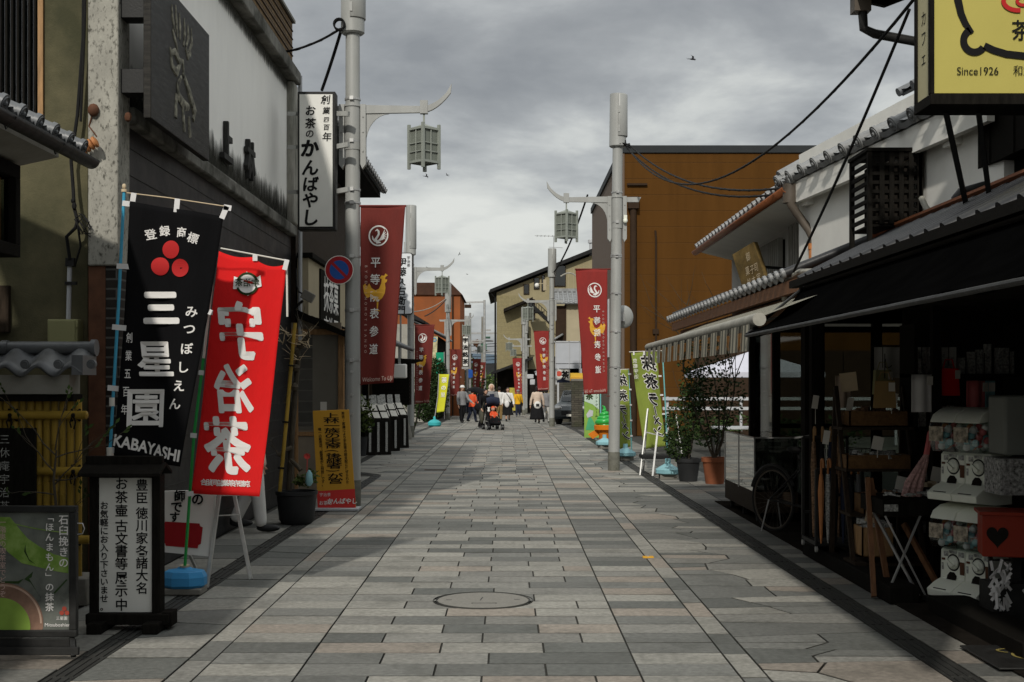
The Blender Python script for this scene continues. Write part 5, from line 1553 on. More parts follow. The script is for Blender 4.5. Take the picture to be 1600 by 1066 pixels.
# ------------------------------------------------------------------ right side: white walled shop with lower tiled roof and dark open front
wsx = thing('white_walled_shop', 'old white plaster shop with round-capped eave tiles and a dark open shop front', 'shop building', (3.0, 13.7, 0))
o = V(wsx.location)
ux, uy = .1064, -.9943                                   # along the rotated eave towards the camera
nx, ny = .9943, .1064
def E(s, q, z): return V((ux * s + nx * q, uy * s + ny * q, z))
mb = MB()
def quadbox(mb, s0, s1, q0, q1, z0, z1, mi=0):
    b = [E(s0, q0, 0), E(s1, q0, 0), E(s1, q1, 0), E(s0, q1, 0)]
    mb.add([p + V((0, 0, z0)) for p in b] + [p + V((0, 0, z1)) for p in b], [(0, 1, 2, 3), (4, 5, 6, 7), (0, 1, 5, 4), (1, 2, 6, 5), (2, 3, 7, 6), (3, 0, 4, 7)], mi)
quadbox(mb, -.02, 4.45, .13, 3.2, 2.5, 4.05)
wall_mat = mat('white_wall', (.74, .73, .68), .85, .06, 3, .1, 30, dirt=(.45, .43, .36), damt=.5, dscale=.8, dlo=.52, dhi=.85)
mb.build('wall', wall_mat, wsx)
mb = MB()
quadbox(mb, -.0, 4.45, .02, .13, 3.60, 3.66); quadbox(mb, 0, 4.45, .0, .06, 3.50, 3.72)
for s in (.25, 2.0, 3.6): quadbox(mb, s, s + .2, .06, .13, 3.46, 3.60)
mb.build('eave_soffit', wall_mat, wsx)
mb = MB(); e0, e1, up = E(-.1, -.03, 3.76), E(4.5, -.03, 3.76), V((nx * 1.9, ny * 1.9, 1.05)); tile_slope(mb, e0, e1, up, .36, .06); mb.build('roof', M['tile_light'], wsx)
mb = MB(); eave_caps(mb, e0, e1, up, .36, .07); mb.build('eave_tiles', M['tile_light'], wsx)
mb = MB(); mb.tube([e0 + V((-.02, .02, .06)), e0 + up + V((-.02, .02, .06))], .075, 12); mb.build('verge_roll', M['tile_light'], wsx)
mb = MB(); mb.bx(.3, 3.6, -6.2, -2.5, 4.05, 5.35) if False else None
quadbox(mb, .4, 4.45, 1.75, 3.4, 4.0, 5.0); mb.build('upper_wall', M['plaster_dim'], wsx)
mb = MB(); tile_slope(mb, E(-.2, 1.35, 4.78), E(4.6, 1.35, 4.78), V((nx * 1.8, ny * 1.8, .9)), .36, .05); mb.build('upper_roof', M['tile'], wsx)
# the wing beyond, parallel to the street
W0, W1 = -.25, 6.1          # local y
mb = MB(); mb.bx(.47, 3, W0 + .3, W1, 2.4, 3.95); mb.build('wing_wall', mat('wing_plaster', (.50, .49, .46), .85, .08, 3, .1, 30, dirt=(.3, .29, .25), damt=.5, dscale=.8), wsx)
mb = MB(); tile_slope(mb, (-.02, W0, 3.72), (-.02, W1 + .2, 3.72), (2.2, 0, 1.1), .27, .05); mb.build('wing_roof', M['tile_light'], wsx)
mb = MB(); mb.lathe([(.055, W0), (.055, W1 + .25)], n=12, arc=PI); mb.xf(Matrix.Translation((-.06, 0, 3.66)) @ Matrix.Rotation(PI / 2, 4, 'X') @ Matrix.Scale(-1, 4, (0, 0, 1)) @ Matrix.Scale(-1, 4, (0, 1, 0)))
mb.build('wing_gutter', M['copper'], wsx, solid=.008)
MB().prism([(.0, W0, 3.62), (.48, W0, 3.50), (.48, W0, 3.56), (0, W0, 3.68)], (0, W1 - W0, 0)).build('wing_soffit', wall_mat, wsx)
mb = MB(); mb.bx(.44, .47, .35, 1.75, 2.72, 3.46); mb.bx(.44, .47, 2.3, 3.6, 2.72, 3.40); lw_ = mb.build('lattice_recess', M['interior'], wsx)
mb = MB()
for i in range(11): mb.bx(.38, .445, .36 + i * .13, .42 + i * .13, 2.72, 3.48)
for i in range(11): mb.bx(.38, .445, 2.3 + i * .12, 2.35 + i * .12, 2.72, 3.42)
mb.build('lattice', M['plaster_dim'], lw_)
# downpipes
mb = MB(); mb.tube([V((-.02, -.22, 3.66)), V((-.02, -.24, 3.48)), V((.04, -.22, 3.40)), V((.16, -.3, 3.20)), V((.19, -.32, 3.12)), V((.19, -.32, 3.05))], .045, 12); mb.lathe([(.08, 0), (.075, .2)], (-.02, -.2, 3.5), 10); mb.build('downpipe_elbow', M['pipe_brown'], wsx)
mb = MB(); mb.tube([V((.19, -.32, 3.06)), V((.19, -.32, 2.76)), V((.18, -.28, 2.70)), V((.14, .3, 2.68)), V((.0, 1.4, 2.68))], .042, 12); mb.tube([V((.19, -.32, 3.06)), V((.19, -.32, 3.0))], .049, 12); mb.tube([V((.19, -.32, 2.80)), V((.19, -.32, 2.77))], .049, 12); mb.build('downpipe', M['pipe_orange'], wsx)
# lower roofs
LR0, LR1 = -9.5, -2.9
mb = MB(); tile_slope(mb, (-.5, LR0, 2.46), (-.5, LR1, 2.46), (1.0, 0, .50), .27, .045); mb.build('lower_roof', M['tile_shaded'], wsx)
mb = MB(); mb.bx(-.54, -.47, LR0, LR1, 2.30, 2.44); mb.bx(-.62, -.56, LR0, LR1 + .02, 2.40, 2.46); mb.build('eave_beam', M['blackwood'], wsx)
mb = MB(); mb.prism([(.36, LR0, 2.90), (.24, LR1 + .5, 2.86), (.18, LR1 + .5, 2.90), (.30, LR0, 2.95)], (0, 0, .02)); mb.build('flashing', M['copper'], wsx)
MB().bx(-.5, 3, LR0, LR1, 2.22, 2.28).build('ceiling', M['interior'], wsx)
mb = MB(); tile_slope(mb, (-.42, LR1 + 1.0, 2.60), (-.42, 6.5, 2.60), (.9, 0, .36), .27, .045); mb.tube([(-.38, 6.5, 2.66), (.45, 6.5, 2.99)], .06, 10); mb.build('wing_lower_roof', M['tile_shaded'], wsx)
mb = MB(); eave_caps(mb, (-.42, LR1 + 1.0, 2.60), (-.42, 6.5, 2.60), (.9, 0, .36), .27, .05); mb.build('wing_eave_tiles', M['tile_light'], wsx)
mb = MB(); mb.bx(-.42, -.36, LR1, 6.4, 2.42, 2.54); mb.bx(-.3, .45, LR1, 6.3, 2.34, 2.42); mb.build('wing_eave_beam', M['brownwood'], wsx)
# posts, back walls, ceiling of the dark shop
for x, y, w, z1 in ((-.10, -1.5, .11, 2.3), (.39, -3.5, .07, 2.3), (.26, 3.5, .12, 2.4), (.30, 2.2, .09, 2.4), (.30, .6, .1, 2.4), (.02, -.7, .09, 2.4), (1.15, 3.45, .1, 2.4), (.5, 3.45, .07, 2.4), (1.9, 3.45, .12, 2.4)):
    MB().bx(x, x + w, y, y + w, 0, z1).build('post', M['blackwood'], wsx)
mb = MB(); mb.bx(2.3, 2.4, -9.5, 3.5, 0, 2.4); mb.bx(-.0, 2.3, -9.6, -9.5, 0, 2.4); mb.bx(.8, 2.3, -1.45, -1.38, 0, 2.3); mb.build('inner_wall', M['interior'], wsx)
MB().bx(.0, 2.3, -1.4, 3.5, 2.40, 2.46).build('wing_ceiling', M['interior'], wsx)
mb = MB(); mb.bx(.33, 2.4, 3.47, 3.49, .1, 2.36); mb.build('end_glass', M['glass_dark'], wsx)
mb = MB(); mb.bx(.33, .345, 2.25, 3.5, .1, 2.3); mb.build('front_glass', M['glass_dark'], wsx)
mb = MB(); mb.bx(.3, 2.35, 3.43, 3.5, 1.0, 1.06); mb.bx(.3, 2.35, 3.43, 3.5, 2.28, 2.36); mb.bx(.3, 2.35, 3.43, 3.5, 0, .12); mb.build('glass_frame', M['blackwood'], wsx)
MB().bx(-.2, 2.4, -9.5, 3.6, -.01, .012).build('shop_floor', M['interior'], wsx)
mb = MB(); mb.bx(-.24, -.02, -4.45, -1.72, 0, .13); mb.bx(-.06, .22, -6.4, -4.75, 0, .12); mb.build('sill_beam', M['blackwood'], wsx, bevel=.01)
# awnings
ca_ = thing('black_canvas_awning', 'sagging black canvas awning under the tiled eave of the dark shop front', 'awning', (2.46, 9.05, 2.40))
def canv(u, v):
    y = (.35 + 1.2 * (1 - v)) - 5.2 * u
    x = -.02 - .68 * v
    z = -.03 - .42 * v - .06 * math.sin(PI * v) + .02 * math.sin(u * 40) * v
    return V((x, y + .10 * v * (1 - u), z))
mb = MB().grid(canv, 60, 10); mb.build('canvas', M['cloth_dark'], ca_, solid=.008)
mb = MB(); mb.tube([(.0, 1.56, .0), (-.7, .36, -.44)], .012, 6); mb.tube([(-.7, .36, -.45), (-.7, -4.8, -.45)], .014, 8); mb.tube([(0, .1, -.1), (.55, -.3, -.14)], .012, 6); mb.build('frame', M['blackiron'], ca_)
sa = thing('striped_awning', 'rolled striped cloth awning with a long pale tube over the cafe front', 'awning', (1.82, 9.6, 2.04))
mb = MB(); mb.tube([(.03, -.2, .03), (.03, 7.2, .03)], .05, 14); rl = mb.build('roller', M['cable_pale'], sa)
mb = MB()
n = 112
for i in range(n):
    y0_, y1_ = -.1 + 7.2 * i / n, -.1 + 7.2 * (i + 1) / n
    w = .005 * math.sin(i * .8)
    mb.add([V((-.02 + w, y0_, .0)), V((-.02 - w, y1_, .0)), V((-.03 - w, y1_, -.2)), V((-.03 + w, y0_, -.2))], [(0, 1, 2, 3)], i % 2)
    mb.add([V((-.0, y0_, .03)), V((-.0, y1_, .03)), V((.75, y1_, .32)), V((.75, y0_, .32))], [(0, 1, 2, 3)], i % 2)
mb.build('striped_cloth', [mat('stripe_dark', (.10, .098, .08), .9, .2, 5, 0), mat('stripe_pale', (.30, .28, .22), .9, .1, 5, 0)], sa, smooth=False)
mb = MB(); mb.bar((.0, 6.8, .0), (.9, 6.2, .2), .02); mb.bar((.0, 1.2, .0), (.8, 2.0, .2), .02); mb.build('arm', M['steel'], sa)
# hanging wooden sign of the wing
wg = thing('wooden_hanging_sign', 'tilted weathered wooden sign with pale carved writing under the white shop wing eave', 'sign', P(1172, 466, 15.6))
o = V(wg.location)
cs = [P(1144, 398, 15.9) - o, P(1177, 378, 15.4) - o, P(1200, 450, 15.2) - o, P(1166, 468, 15.7) - o]
b_ = MB().prism(cs, (.06, .04, 0)).build('board', mat('gold_wood', (.15, .10, .035), .6, .5, 4, .3, 30, dirt=(.04, .035, .018), damt=.7, dscale=5), wg)
def sfw(a, b): return (cs[0] * (1 - a) + cs[1] * a) * (1 - b) + (cs[3] * (1 - a) + cs[2] * a) * b + V((-.004, 0, 0))
lettering('lettering', b_, lambda a, b: sfw(a, b), [(c, a, b, .19, dict(bold=.0, shear=.3)) for c, a, b in (('御', .62, .22), ('菓', .42, .48), ('子', .62, .5), ('司', .8, .5), ('処', .35, .72), ('本', .55, .72), ('家', .78, .72))], M['paper_aged'], .006)
mb = MB(); mb.bar(cs[1] + V((.1, .0, -.3)), cs[1] + V((.5, .3, -.3)), .03); mb.bar(cs[2] + V((.1, 0, .1)), cs[2] + V((.45, .3, .1)), .03); mb.build('bracket', M['blackiron'], wg)
# slatted wooden cover for the air conditioner
ac = thing('slatted_box', 'dark slatted wooden box standing on the lower roof against the white wall', 'slatted box', P(1400, 372, 10.7))
o = V(ac.location)
mb = MB()
a0, a1 = P(1350, 352, 10.7) - o, P(1440, 240, 10.7) - o
x0, x1 = -.255, .155; yb, yf = -.12, .42; z0, z1 = .10, .70
for x, y in ((x0, yb), (x1, yb), (x0, yf), (x1, yf)): mb.bx(x - .02, x + .02, y - .02, y + .02, -.08, z1)
for i in range(8):
    z = z0 + .03 + i * .075
    mb.bx(x0 - .012, x0 + .008, yb, yf, z, z + .035)
    mb.bx(x0, x1, yb - .01, yb + .01, z, z + (.035 if i in (0, 7) else .03))
for i in range(5): mb.bx(x0 + .08 + i * .08, x0 + .12 + i * .08, yb - .02, yb, z0, z1)
mb.bx(x0 - .03, x1 + .03, yb - .03, yf + .03, z1, z1 + .03); mb.bx(x0, x1, yb, yf, z0 - .02, z0)
mb.build('slatted_case', M['blackwood'], ac, bevel=.003)
mb = MB(); mb.bx(x0 + .08, x1 - .04, yb + .1, yf - .1, z0 + .02, z1 - .08); mb.build('unit', M['panel_grey'] if False else M['interior'], ac)
# overhead pipes and cables on the lower roof
cpm = MB(); cpm.tube([P(1226, 468, 12.2), P(1226, 450, 12.1), P(1232, 436, 12.0), P(1250, 425, 11.6), P(1290, 424, 11.0), P(1330, 408, 10.6), P(1380, 382, 10.3), P(1440, 352, 10.0), P(1500, 318, 9.7)], .028, 8)
cpm.tube([P(1440, 310, 10.4), P(1447, 325, 10.3), P(1460, 341, 10.2)], .025, 8)
tag(cpm.build('roof_conduit', M['cable_pale']), 'pale flexible conduit curling along the lower tiled roof of the white shop', 'conduit')
bp = MB(); bp.tube([P(1540, 292, 9.35), P(1502, 303, 9.3), P(1496, 310, 9.3), P(1497, 330, 9.3), P(1501, 357, 9.25)], .045, 10)
tag(bp.build('black_drainpipe', M['blackiron']), 'short bent black drainpipe coming out of the dark timber wall over the lower roof', 'drainpipe')

# ------------------------------------------------------------------ nearest building on the right with the yellow sign
nb_ = thing('black_timber_building', 'black timber building with a dark eave behind the big yellow sign', 'building', (3.56, 10.0, 0))
mb = MB(); mb.bx(0, 3, -6, 0, 3.22, 7); mb.bx(.12, 3, -6, .0, 2.75, 3.22); 
for i in range(14): mb.bx(-.012, .0, -.1 - i * .45, -.12 - i * .45, 3.22, 5.0)
mb.build('wall', M['blackwood'], nb_)
mb = MB(); tile_slope(mb, (-.87, -1.1, 4.57), (-.87, -.5, 4.57), (2.2, 0, .95), .3, .05); mb.build('roof', M['tile'], nb_)
mb = MB(); eave_caps(mb, (-.87, -1.1, 4.57), (-.87, -.5, 4.57), (2.2, 0, .95), .3, .055); mb.bx(-.88, 0, -.62, -.52, 4.44, 4.55); mb.prism([(-.93, -.5, 4.44), (-.75, -.5, 4.54), (.8, -.5, 5.2), (.8, -.5, 5.0), (-.75, -.5, 4.4)], (0, .05, 0)); mb.build('eave', M['blackwood'], nb_)
mb = MB(); mb.lathe([(.06, -1.1), (.06, -.45)], n=10, arc=PI); mb.xf(Matrix.Translation((-.95, 0, 4.50)) @ Matrix.Rotation(PI / 2, 4, 'X') @ Matrix.Scale(-1, 4, (0, 0, 1)) @ Matrix.Scale(-1, 4, (0, 1, 0))); mb.bx(-1.01, -.89, -.6, -.48, 4.34, 4.50); mb.bx(-1.1, -.97, -.55, -.49, 4.46, 4.50); mb.build('gutter', M['pipe_brown'], nb_, solid=.006)
mb = MB(); mb.tube([(-.94, -.55, 4.36), (-.93, -.55, 4.22), (-.85, -.55, 4.18), (-.1, -.55, 4.04), (.1, -.55, 4.02)], .034, 10); mb.build('downpipe', M['blackiron'], nb_)
ys_ = thing('yellow_sign', 'big yellow projecting shop sign with a bold black outline logo hanging under the dark eave', 'sign', (2.52, 7.6, 3.32))
o = V(ys_.location); d = 7.5
xw = 1.35
x0 = P(1465, 0, d).x - o.x; zb = P(0, 141, d).z - o.z
MB().bx(x0, x0 + xw, .02, .28, zb, zb + 1.5).build('box', M['yellow_side'], ys_)
q = MB().bx(x0 + .01, x0 + xw - .01, -.0, .019, zb + .005, zb + 1.49).build('face', M['yellow_face'], ys_)
mb = MB(); mb.bx(x0 - .012, x0 + xw, -.015, .3, zb - .065, zb); mb.bx(x0 - .014, x0 + .012, -.012, .03, zb, zb + 1.5); mb.bx(x0 - .012, x0 + .005, .26, .3, zb, zb + 1.5); mb.build('frame', M['blackwood'], ys_, bevel=.004)
sf = lambda a, b: P(a, b, d + .1) - V((2.52, 7.6, 3.32)) if False else P(a, b, d + .1) - o
o_ys = V(o)
sf = lambda a, b: P(a, b, 7.6) - o_ys
def band(pts, w):
    L_, R_ = [], []
    for i, (x, y) in enumerate(pts):
        x2, y2 = pts[min(i + 1, len(pts) - 1)]; x1, y1 = pts[max(i - 1, 0)]
        dx, dy = x2 - x1, y2 - y1; l = math.hypot(dx, dy) or 1
        ww = (w[i] if isinstance(w, list) else w) / 2
        L_.append((x - dy / l * ww, y + dx / l * ww)); R_.append((x + dy / l * ww, y - dx / l * ww))
    return [[L_[i], L_[i + 1], R_[i + 1], R_[i]] for i in range(len(pts) - 1)]
def arc(cx, cy, rx, ry, a0, a1, n=20): return [(cx + rx * math.cos(a0 + (a1 - a0) * i / n), cy + ry * math.sin(a0 + (a1 - a0) * i / n)) for i in range(n + 1)]
body = arc(1640, -20, 147, 107, PI * 1.22, PI * .30, 40)
lugs = arc(1523, 63, 19, 19, PI * 1.42, -PI * -.12 - 2 * PI * .45 - PI * .0, 2)
polys = band([(1494, -40), (1496, 0), (1501, 22), (1508, 38), (1519, 52)], [12, 12, 11, 10, 6]) + band([(1537, 72), (1552, 79), (1572, 85), (1600, 88), (1640, 87), (1690, 78), (1740, 58)], 11) + band(arc(1522, 64, 17, 18, PI * 1.36, PI * .20, 26), 11)
shape('logo_outline', q, sf, polys, M['ink'], .008)
shape('logo_red', q, sf, band(arc(1590, 2, 23, 15, PI * .45, PI * 1.6, 18), 7) + band(arc(1598, 2, 10, 7, 0, PI * 1.5, 10), 5), M['ink_red'], .010)
lettering('lettering', q, sf, [('Since1926', 1527, 111, 17.5, dict(sx=.92)), ('和Zakka', 1610, 111, 17.5, dict(sx=.92)), ('茶', 1596, 48, 34, dict(bold=.01))], M['ink'], .008)
sfs = lambda a, b: V((x0 - .006, .15 - a, b * -1))
lettering('side_lettering', q, lambda a, b: V((x0 - .002, .15 - a, -b)), [(c, .0, -zb - z, .1, {}) for c, z in (('&', .66), ('カ', .49), ('フ', .37), ('ェ', .25))], M['ink'], 0)
mb = MB(); mb.bar((x0 + .35, .2, zb - .06), (x0 + .85, 1.2, zb - .9), .03); mb.bar((x0 + .15, .2, zb - .06), (x0 + .85, 1.5, zb - .95), .03); mb.bx(x0 + .5, 1.0, .08, .2, zb + .6, zb + .7); mb.build('brace', M['blackiron'], ys_)

# ------------------------------------------------------------------ goods at the dark shop front
def rackmk():
    t = thing('umbrella_rack', 'black wheeled rack full of folded umbrellas at the dark shop front', 'umbrella rack', (2.89, 11.4, .13))
    mb = MB()
    for x in (-.2, .2):
        for y in (-.25, .25): mb.bx(x - .012, x + .012, y - .012, y + .012, .05, .72 if y < 0 else .98)
    for z, y in ((.08, -.25), (.5, -.25), (.72, -.25), (.98, .25), (.3, .25)): mb.bx(-.2, .2, y - .012, y + .012, z - .012, z + .012)
    for x in (-.2, .2): mb.bx(x - .012, x + .012, -.25, .25, .06, .09)
    mb.bx(-.2, .2, -.25, .25, .05, .065)
    mb.build('frame', M['blackiron'], t)
    for x in (-.2, .2):
        for y in (-.25, .25):
            mb = MB(); mb.tube([(x - .01, y, .025), (x + .01, y, .025)], .026, 12); mb.build('castor', M['steel'], t)
    mb = MB()
    for x, y, z in ((-.12, -.28, 1.0), (.05, -.05, 1.12), (-.1, .2, 1.3), (.2, .15, 1.28)):
        mb.box((x, y, z), (.055, .004, .12), rz=rnd(-.3, .3), ry=.15); mb.bar((x, y, z - .2), (x, y, z - .06), .004)
    mb.build('price_tag', M['paper'], t)
rackmk()
def umbrella(lab, loc, rz, canopy, handle, h=.62, tilt=0.0):
    t = thing('folded_umbrella', lab, 'umbrella', loc, rz, 'folded umbrellas in the rack')
    mb = MB(); mb.tube([(0, 0, 0), (0, 0, .05), (0, 0, h * .75), (0, 0, h)], [.006, .012, .028, .016], 8); mb.build('canopy', canopy, t)
    mb = MB(); mb.tube([(0, 0, h - .02), (0, 0, h + .1)] + [(0, -.035 + .035 * math.cos(a), h + .1 + .035 * math.sin(a)) for a in [PI * i / 6 for i in range(1, 7)]] + [(0, -.07, h + .06)], .0095, 7); mb.build('handle', handle, t)
    return t
um_c = [M['pipe_orange'], M['goods_grey'], M['wool_black'], M['wool_navy'], M['wool_black'], M['wool_grey']]
for i in range(6):
    lab = ['orange folded umbrella with a wooden crook handle, first in the front row of the rack', 'patterned grey folded umbrella with a crook handle, second in the front row of the rack', 'black folded umbrella with an orange crook handle, third in the front row of the rack', 'navy folded umbrella with an orange crook handle, fourth in the front row of the rack', 'black folded umbrella with an orange crook handle, fifth in the front row of the rack', 'grey folded umbrella, last in the front row of the rack before the shelf'][i]
    umbrella(lab, (2.72 + i * .066, 11.12 + rnd(-.02, .02), .21), rnd(-.2, .2), um_c[i], M['pipe_orange'], .60)
for i in range(4):
    umbrella(['brown patterned folded umbrella in the raised back row, next to the bicycle end', 'black folded umbrella in the raised back row, second from the bicycle end', 'navy folded umbrella in the raised back row, third from the bicycle end', 'brown folded umbrella in the raised back row, next to the step shelf'][i], (2.77 + i * .075, 11.58, .21), rnd(-.2, .2), [M['goods'], M['wool_black'], M['wool_navy'], M['goods']][i], M['tanwood'], .86)

shf = thing('display_shelf', 'leaning brown wooden step shelf behind the umbrella rack holding wicker baskets', 'shelf', (3.10, 10.75, .02))
mb = MB()
for x in (-.28, .3): mb.bar((x, -.35, 0), (x, .25, 1.55), .035, .045); mb.bar((x, .4, 0), (x, .25, 1.5), .03, .04)
for z, y in ((.12, -.28), (.5, -.14), (.86, .0), (1.2, .12)): mb.bx(-.3, .32, y - .16, y + .2, z - .012, z + .012)
mb.build('frame', M['darkwood'], shf)
def basket(lab, loc, w, dd, h, goods, tagx=None, sale=False, name='wicker_basket', cat='basket', m='wicker'):
    t = thing(name, lab, cat, loc, 0)
    mb = MB()
    for s, (a, b, c, e) in enumerate(((-w, -w + .012, -dd, dd), (w - .012, w, -dd, dd), (-w, w, -dd, -dd + .012), (-w, w, dd - .012, dd))): mb.bx(a, b, c, e, 0, h)
    mb.bx(-w, w, -dd, dd, 0, .01); mb.build('box', M[m], t)
    mb = MB()
    for _ in range(26):
        mb.box((rnd(-w + .03, w - .03), rnd(-dd + .03, dd - .03), h * rnd(.6, 1.15)), (rnd(.03, .09), rnd(.03, .07), rnd(.01, .05)), rz=rnd(0, 3), rx=rnd(-.6, .6))
    mb.build('goods', goods, t)
    if tagx is not None:
        mb = MB(); mb.box((tagx, -dd - .02, h + .1), (.09, .005, .11), ry=.2); mb.bar((tagx, -dd - .01, h - .02), (tagx, -dd - .02, h + .08), .006); q = mb.build('price_card', M['paper_aged'] if sale else M['paper'], t)
        if sale:
            lettering('lettering', q, lambda a, b: V((tagx + a, -dd - .024, h + .1 - b)), [('SALE', 0, 0, .042, dict(rot=-.1, bold=.01))], M['ink'], .002)
    return t
basket('wicker basket of small goods on the topmost step of the brown shelf', (3.11, 10.85, 1.235), .25, .14, .13, M['goods'], .1)
basket('wicker basket of dark goods on the second step from the top of the brown shelf', (3.08, 10.75, .875), .27, .15, .13, M['goods_grey'], -.02)
basket('wicker basket with a white card on the third step of the brown shelf', (3.11, 10.6, .515), .2, .15, .17, M['goods'], .1)
basket('orange wooden crate with a SALE card on the lowest step of the brown shelf', (2.98, 10.42, .2), .13, .13, .24, M['goods_grey'], -.06, True, 'wooden_crate', 'crate', 'tanwood')
tb = thing('folding_table', 'dark folding table with crossed legs carrying goods at the shop front', 'table', (3.05, 9.75, .02))
mb = MB(); mb.bx(-.28, .42, -.3, .3, .60, .72); mb.build('tabletop', M['blackwood'], tb, bevel=.005)
mb = MB(); mb.bar((-.26, -.31, 0), (.0, -.29, .6), .018, .012); mb.bar((.04, -.31, 0), (-.26, -.29, .6), .018, .012); mb.bar((.0, -.26, 0), (-.26, -.0, .6), .018); mb.build('leg', M['steel'], tb)
mb = MB(); mb.bar((-.34, -.28, -.0), (-.28, .1, .85), .035, .045); mb.bar((-.16, -.05, 0), (-.26, .1, .85), .03, .04); mb.bar((.2, -.2, 0), (.0, .1, .5), .03, .04); mb.build('easel_leg', M['brownwood'], tb)
mb = MB()
for i in range(40): mb.box((rnd(-.24, .38), rnd(-.27, .27), .73 + rnd(0, .03)), (rnd(.03, .09), rnd(.02, .05), .012), rz=rnd(0, 3), rx=rnd(-.3, .3))
q = mb.build('small_goods', [M['goods_grey']], tb)
mb = MB(); mb.box((-.22, -.31, .66), (.1, .008, .05)); mb.build('label_plate', M['goods_grey'], tb)
for i, (dx, dz, tl) in enumerate(((-.05, 0, .25), (.0, .05, .18), (.05, .02, .12))):
    u = thing('pink_umbrella', ['pink folded umbrella with a looped handle on the dark table, the most slanted', 'pink folded umbrella with a looped handle on the dark table, tallest in the middle', 'pink folded umbrella with a looped handle on the dark table, the most upright'][i], 'umbrella', (3.06 + dx, 9.7, .74), 0, 'pink umbrellas on the dark table')
    mb = MB(); mb.tube([(0, 0, 0), (tl * .12, 0, .1), (tl * .5, 0, .26), (tl * .62, 0, .32)], [.03, .034, .02, .012], 8); mb.build('canopy', mat('pink_print', (.4, .24, .22), .6, .7, 40, .1) if 'pink_print' not in bpy.data.materials else bpy.data.materials['pink_print'], u)
    mb = MB(); b0 = V((tl * .62, 0, .32)); mb.tube([b0, b0 + V((.02, 0, .1 + dz))] + [b0 + V((.055 - .035 * math.cos(a), 0, .1 + dz + .035 * math.sin(a))) for a in [PI * k / 6 for k in range(1, 7)]] + [b0 + V((.09, 0, .04 + dz))], .013, 8); mb.build('handle', M['pink'], u)
basket('small dark tray of paper goods on the far side of the dark table', (3.30, 9.95, .73), .14, .1, .07, M['paper_aged'], .0, False, 'goods_tray', 'tray', 'blackwood')
# white cloth over the counter inside and dark shelving
nr = thing('shop_curtain', 'short white cloth curtain with small dark marks hanging inside the dark shop', 'curtain', (3.6, 11.7, 1.93))
mb = MB().grid(lambda u, v: V((-.25 + .75 * u, .01 * math.sin(u * 30), -.28 * v)), 40, 4); q = mb.build('cloth', M['goods_grey'] if False else mat('curtain_white', (.42, .42, .40), .9, .05, 4, .1), nr)
lettering('lettering', q, flat(-.25, -.012, 0), [('し', .12 + .17 * i, .15, .1, {}) for i in range(4)], M['ink'], .004)
mb = MB(); mb.tube([(-.28, 0, .01), (.52, 0, .01)], .01, 6); mb.build('rod', M['blackwood'], nr)
sh2 = thing('dark_shelving', 'tall dark shelf of small goods at the back of the dark shop', 'shelf', (4.3, 10.9, 0))
mb = MB()
for z in (.3, .75, 1.2, 1.65): mb.bx(-.9, .9, -.2, .2, z, z + .03)
for x in (-.9, 0, .87): mb.bx(x, x + .03, -.2, .2, 0, 2.1)
mb.build('frame', M['blackwood'], sh2)
mb = MB()
for z in (.33, .78, 1.23, 1.68):
    for i in range(22):
        hh = rnd(.08, .26); mb.box((-.85 + i * .078, rnd(-.15, 0), z + hh / 2), (.05, .05, hh))
mb.build('goods', M['goods_grey'], sh2)
nt_ = thing('hanging_note', 'cream handwritten note hanging over the goods at the dark shop front', 'notice', P(1326, 597, 11.0))
MB().box((0, 0, 0), (.14, .006, .16), ry=-.12, rz=-.3).build('paper', M['paper_aged'], nt_)

# stock hanging from the beam, each bundle a thing of its own
def hanging(lab, x, y, z, m, kind):
    t = thing('hanging_' + kind, lab, kind.replace('_', ' '), (x, y, z), rnd(-.3, .3), 'stock hanging along the dark shop front')
    mb = MB(); mb.tube([(0, 0, .22), (0, 0, .02)], .004, 5); mb.build('cord', M['cord'], t)
    mb = MB()
    if kind == 'bag':
        mb.prism([(-.09, -.02, -.22), (.09, -.02, -.22), (.075, -.02, .0), (-.075, -.02, .0)], (0, .05, 0)); mb.tube([(-.05, 0, 0), (-.03, 0, .07), (.03, 0, .07), (.05, 0, 0)], .006, 5); mb.build('pouch', m, t, bevel=.012)
    else:
        mb.grid(lambda u, v: V((-.08 + .16 * u, .012 * math.sin(u * 9), -.3 * v)), 12, 4); mb.build('cloth', m, t, solid=.004)
    MB().box((.05, -.05, -.05), (.05, .004, .07), rz=.2).build('price_card', M['paper'], t)
for i, (x, y, kind, mk, col) in enumerate(((3.05, 10.35, 'bag', 'wool_khaki', 'khaki'), (3.3, 10.2, 'towel', 'cloth_white', 'white'), (3.55, 10.3, 'bag', 'cloth_red', 'red'), (3.8, 10.2, 'towel', 'pale_blue', 'pale blue'), (3.12, 11.9, 'towel', 'wool_cream', 'cream'), (3.4, 11.6, 'bag', 'sage', 'green'), (3.66, 10.0, 'towel', 'pink', 'pink'))):
    hanging(col + ' ' + kind + ' hanging on a cord over the goods in the dark shop', x, y, 1.62 + .05 * (i % 3), M[mk], kind)
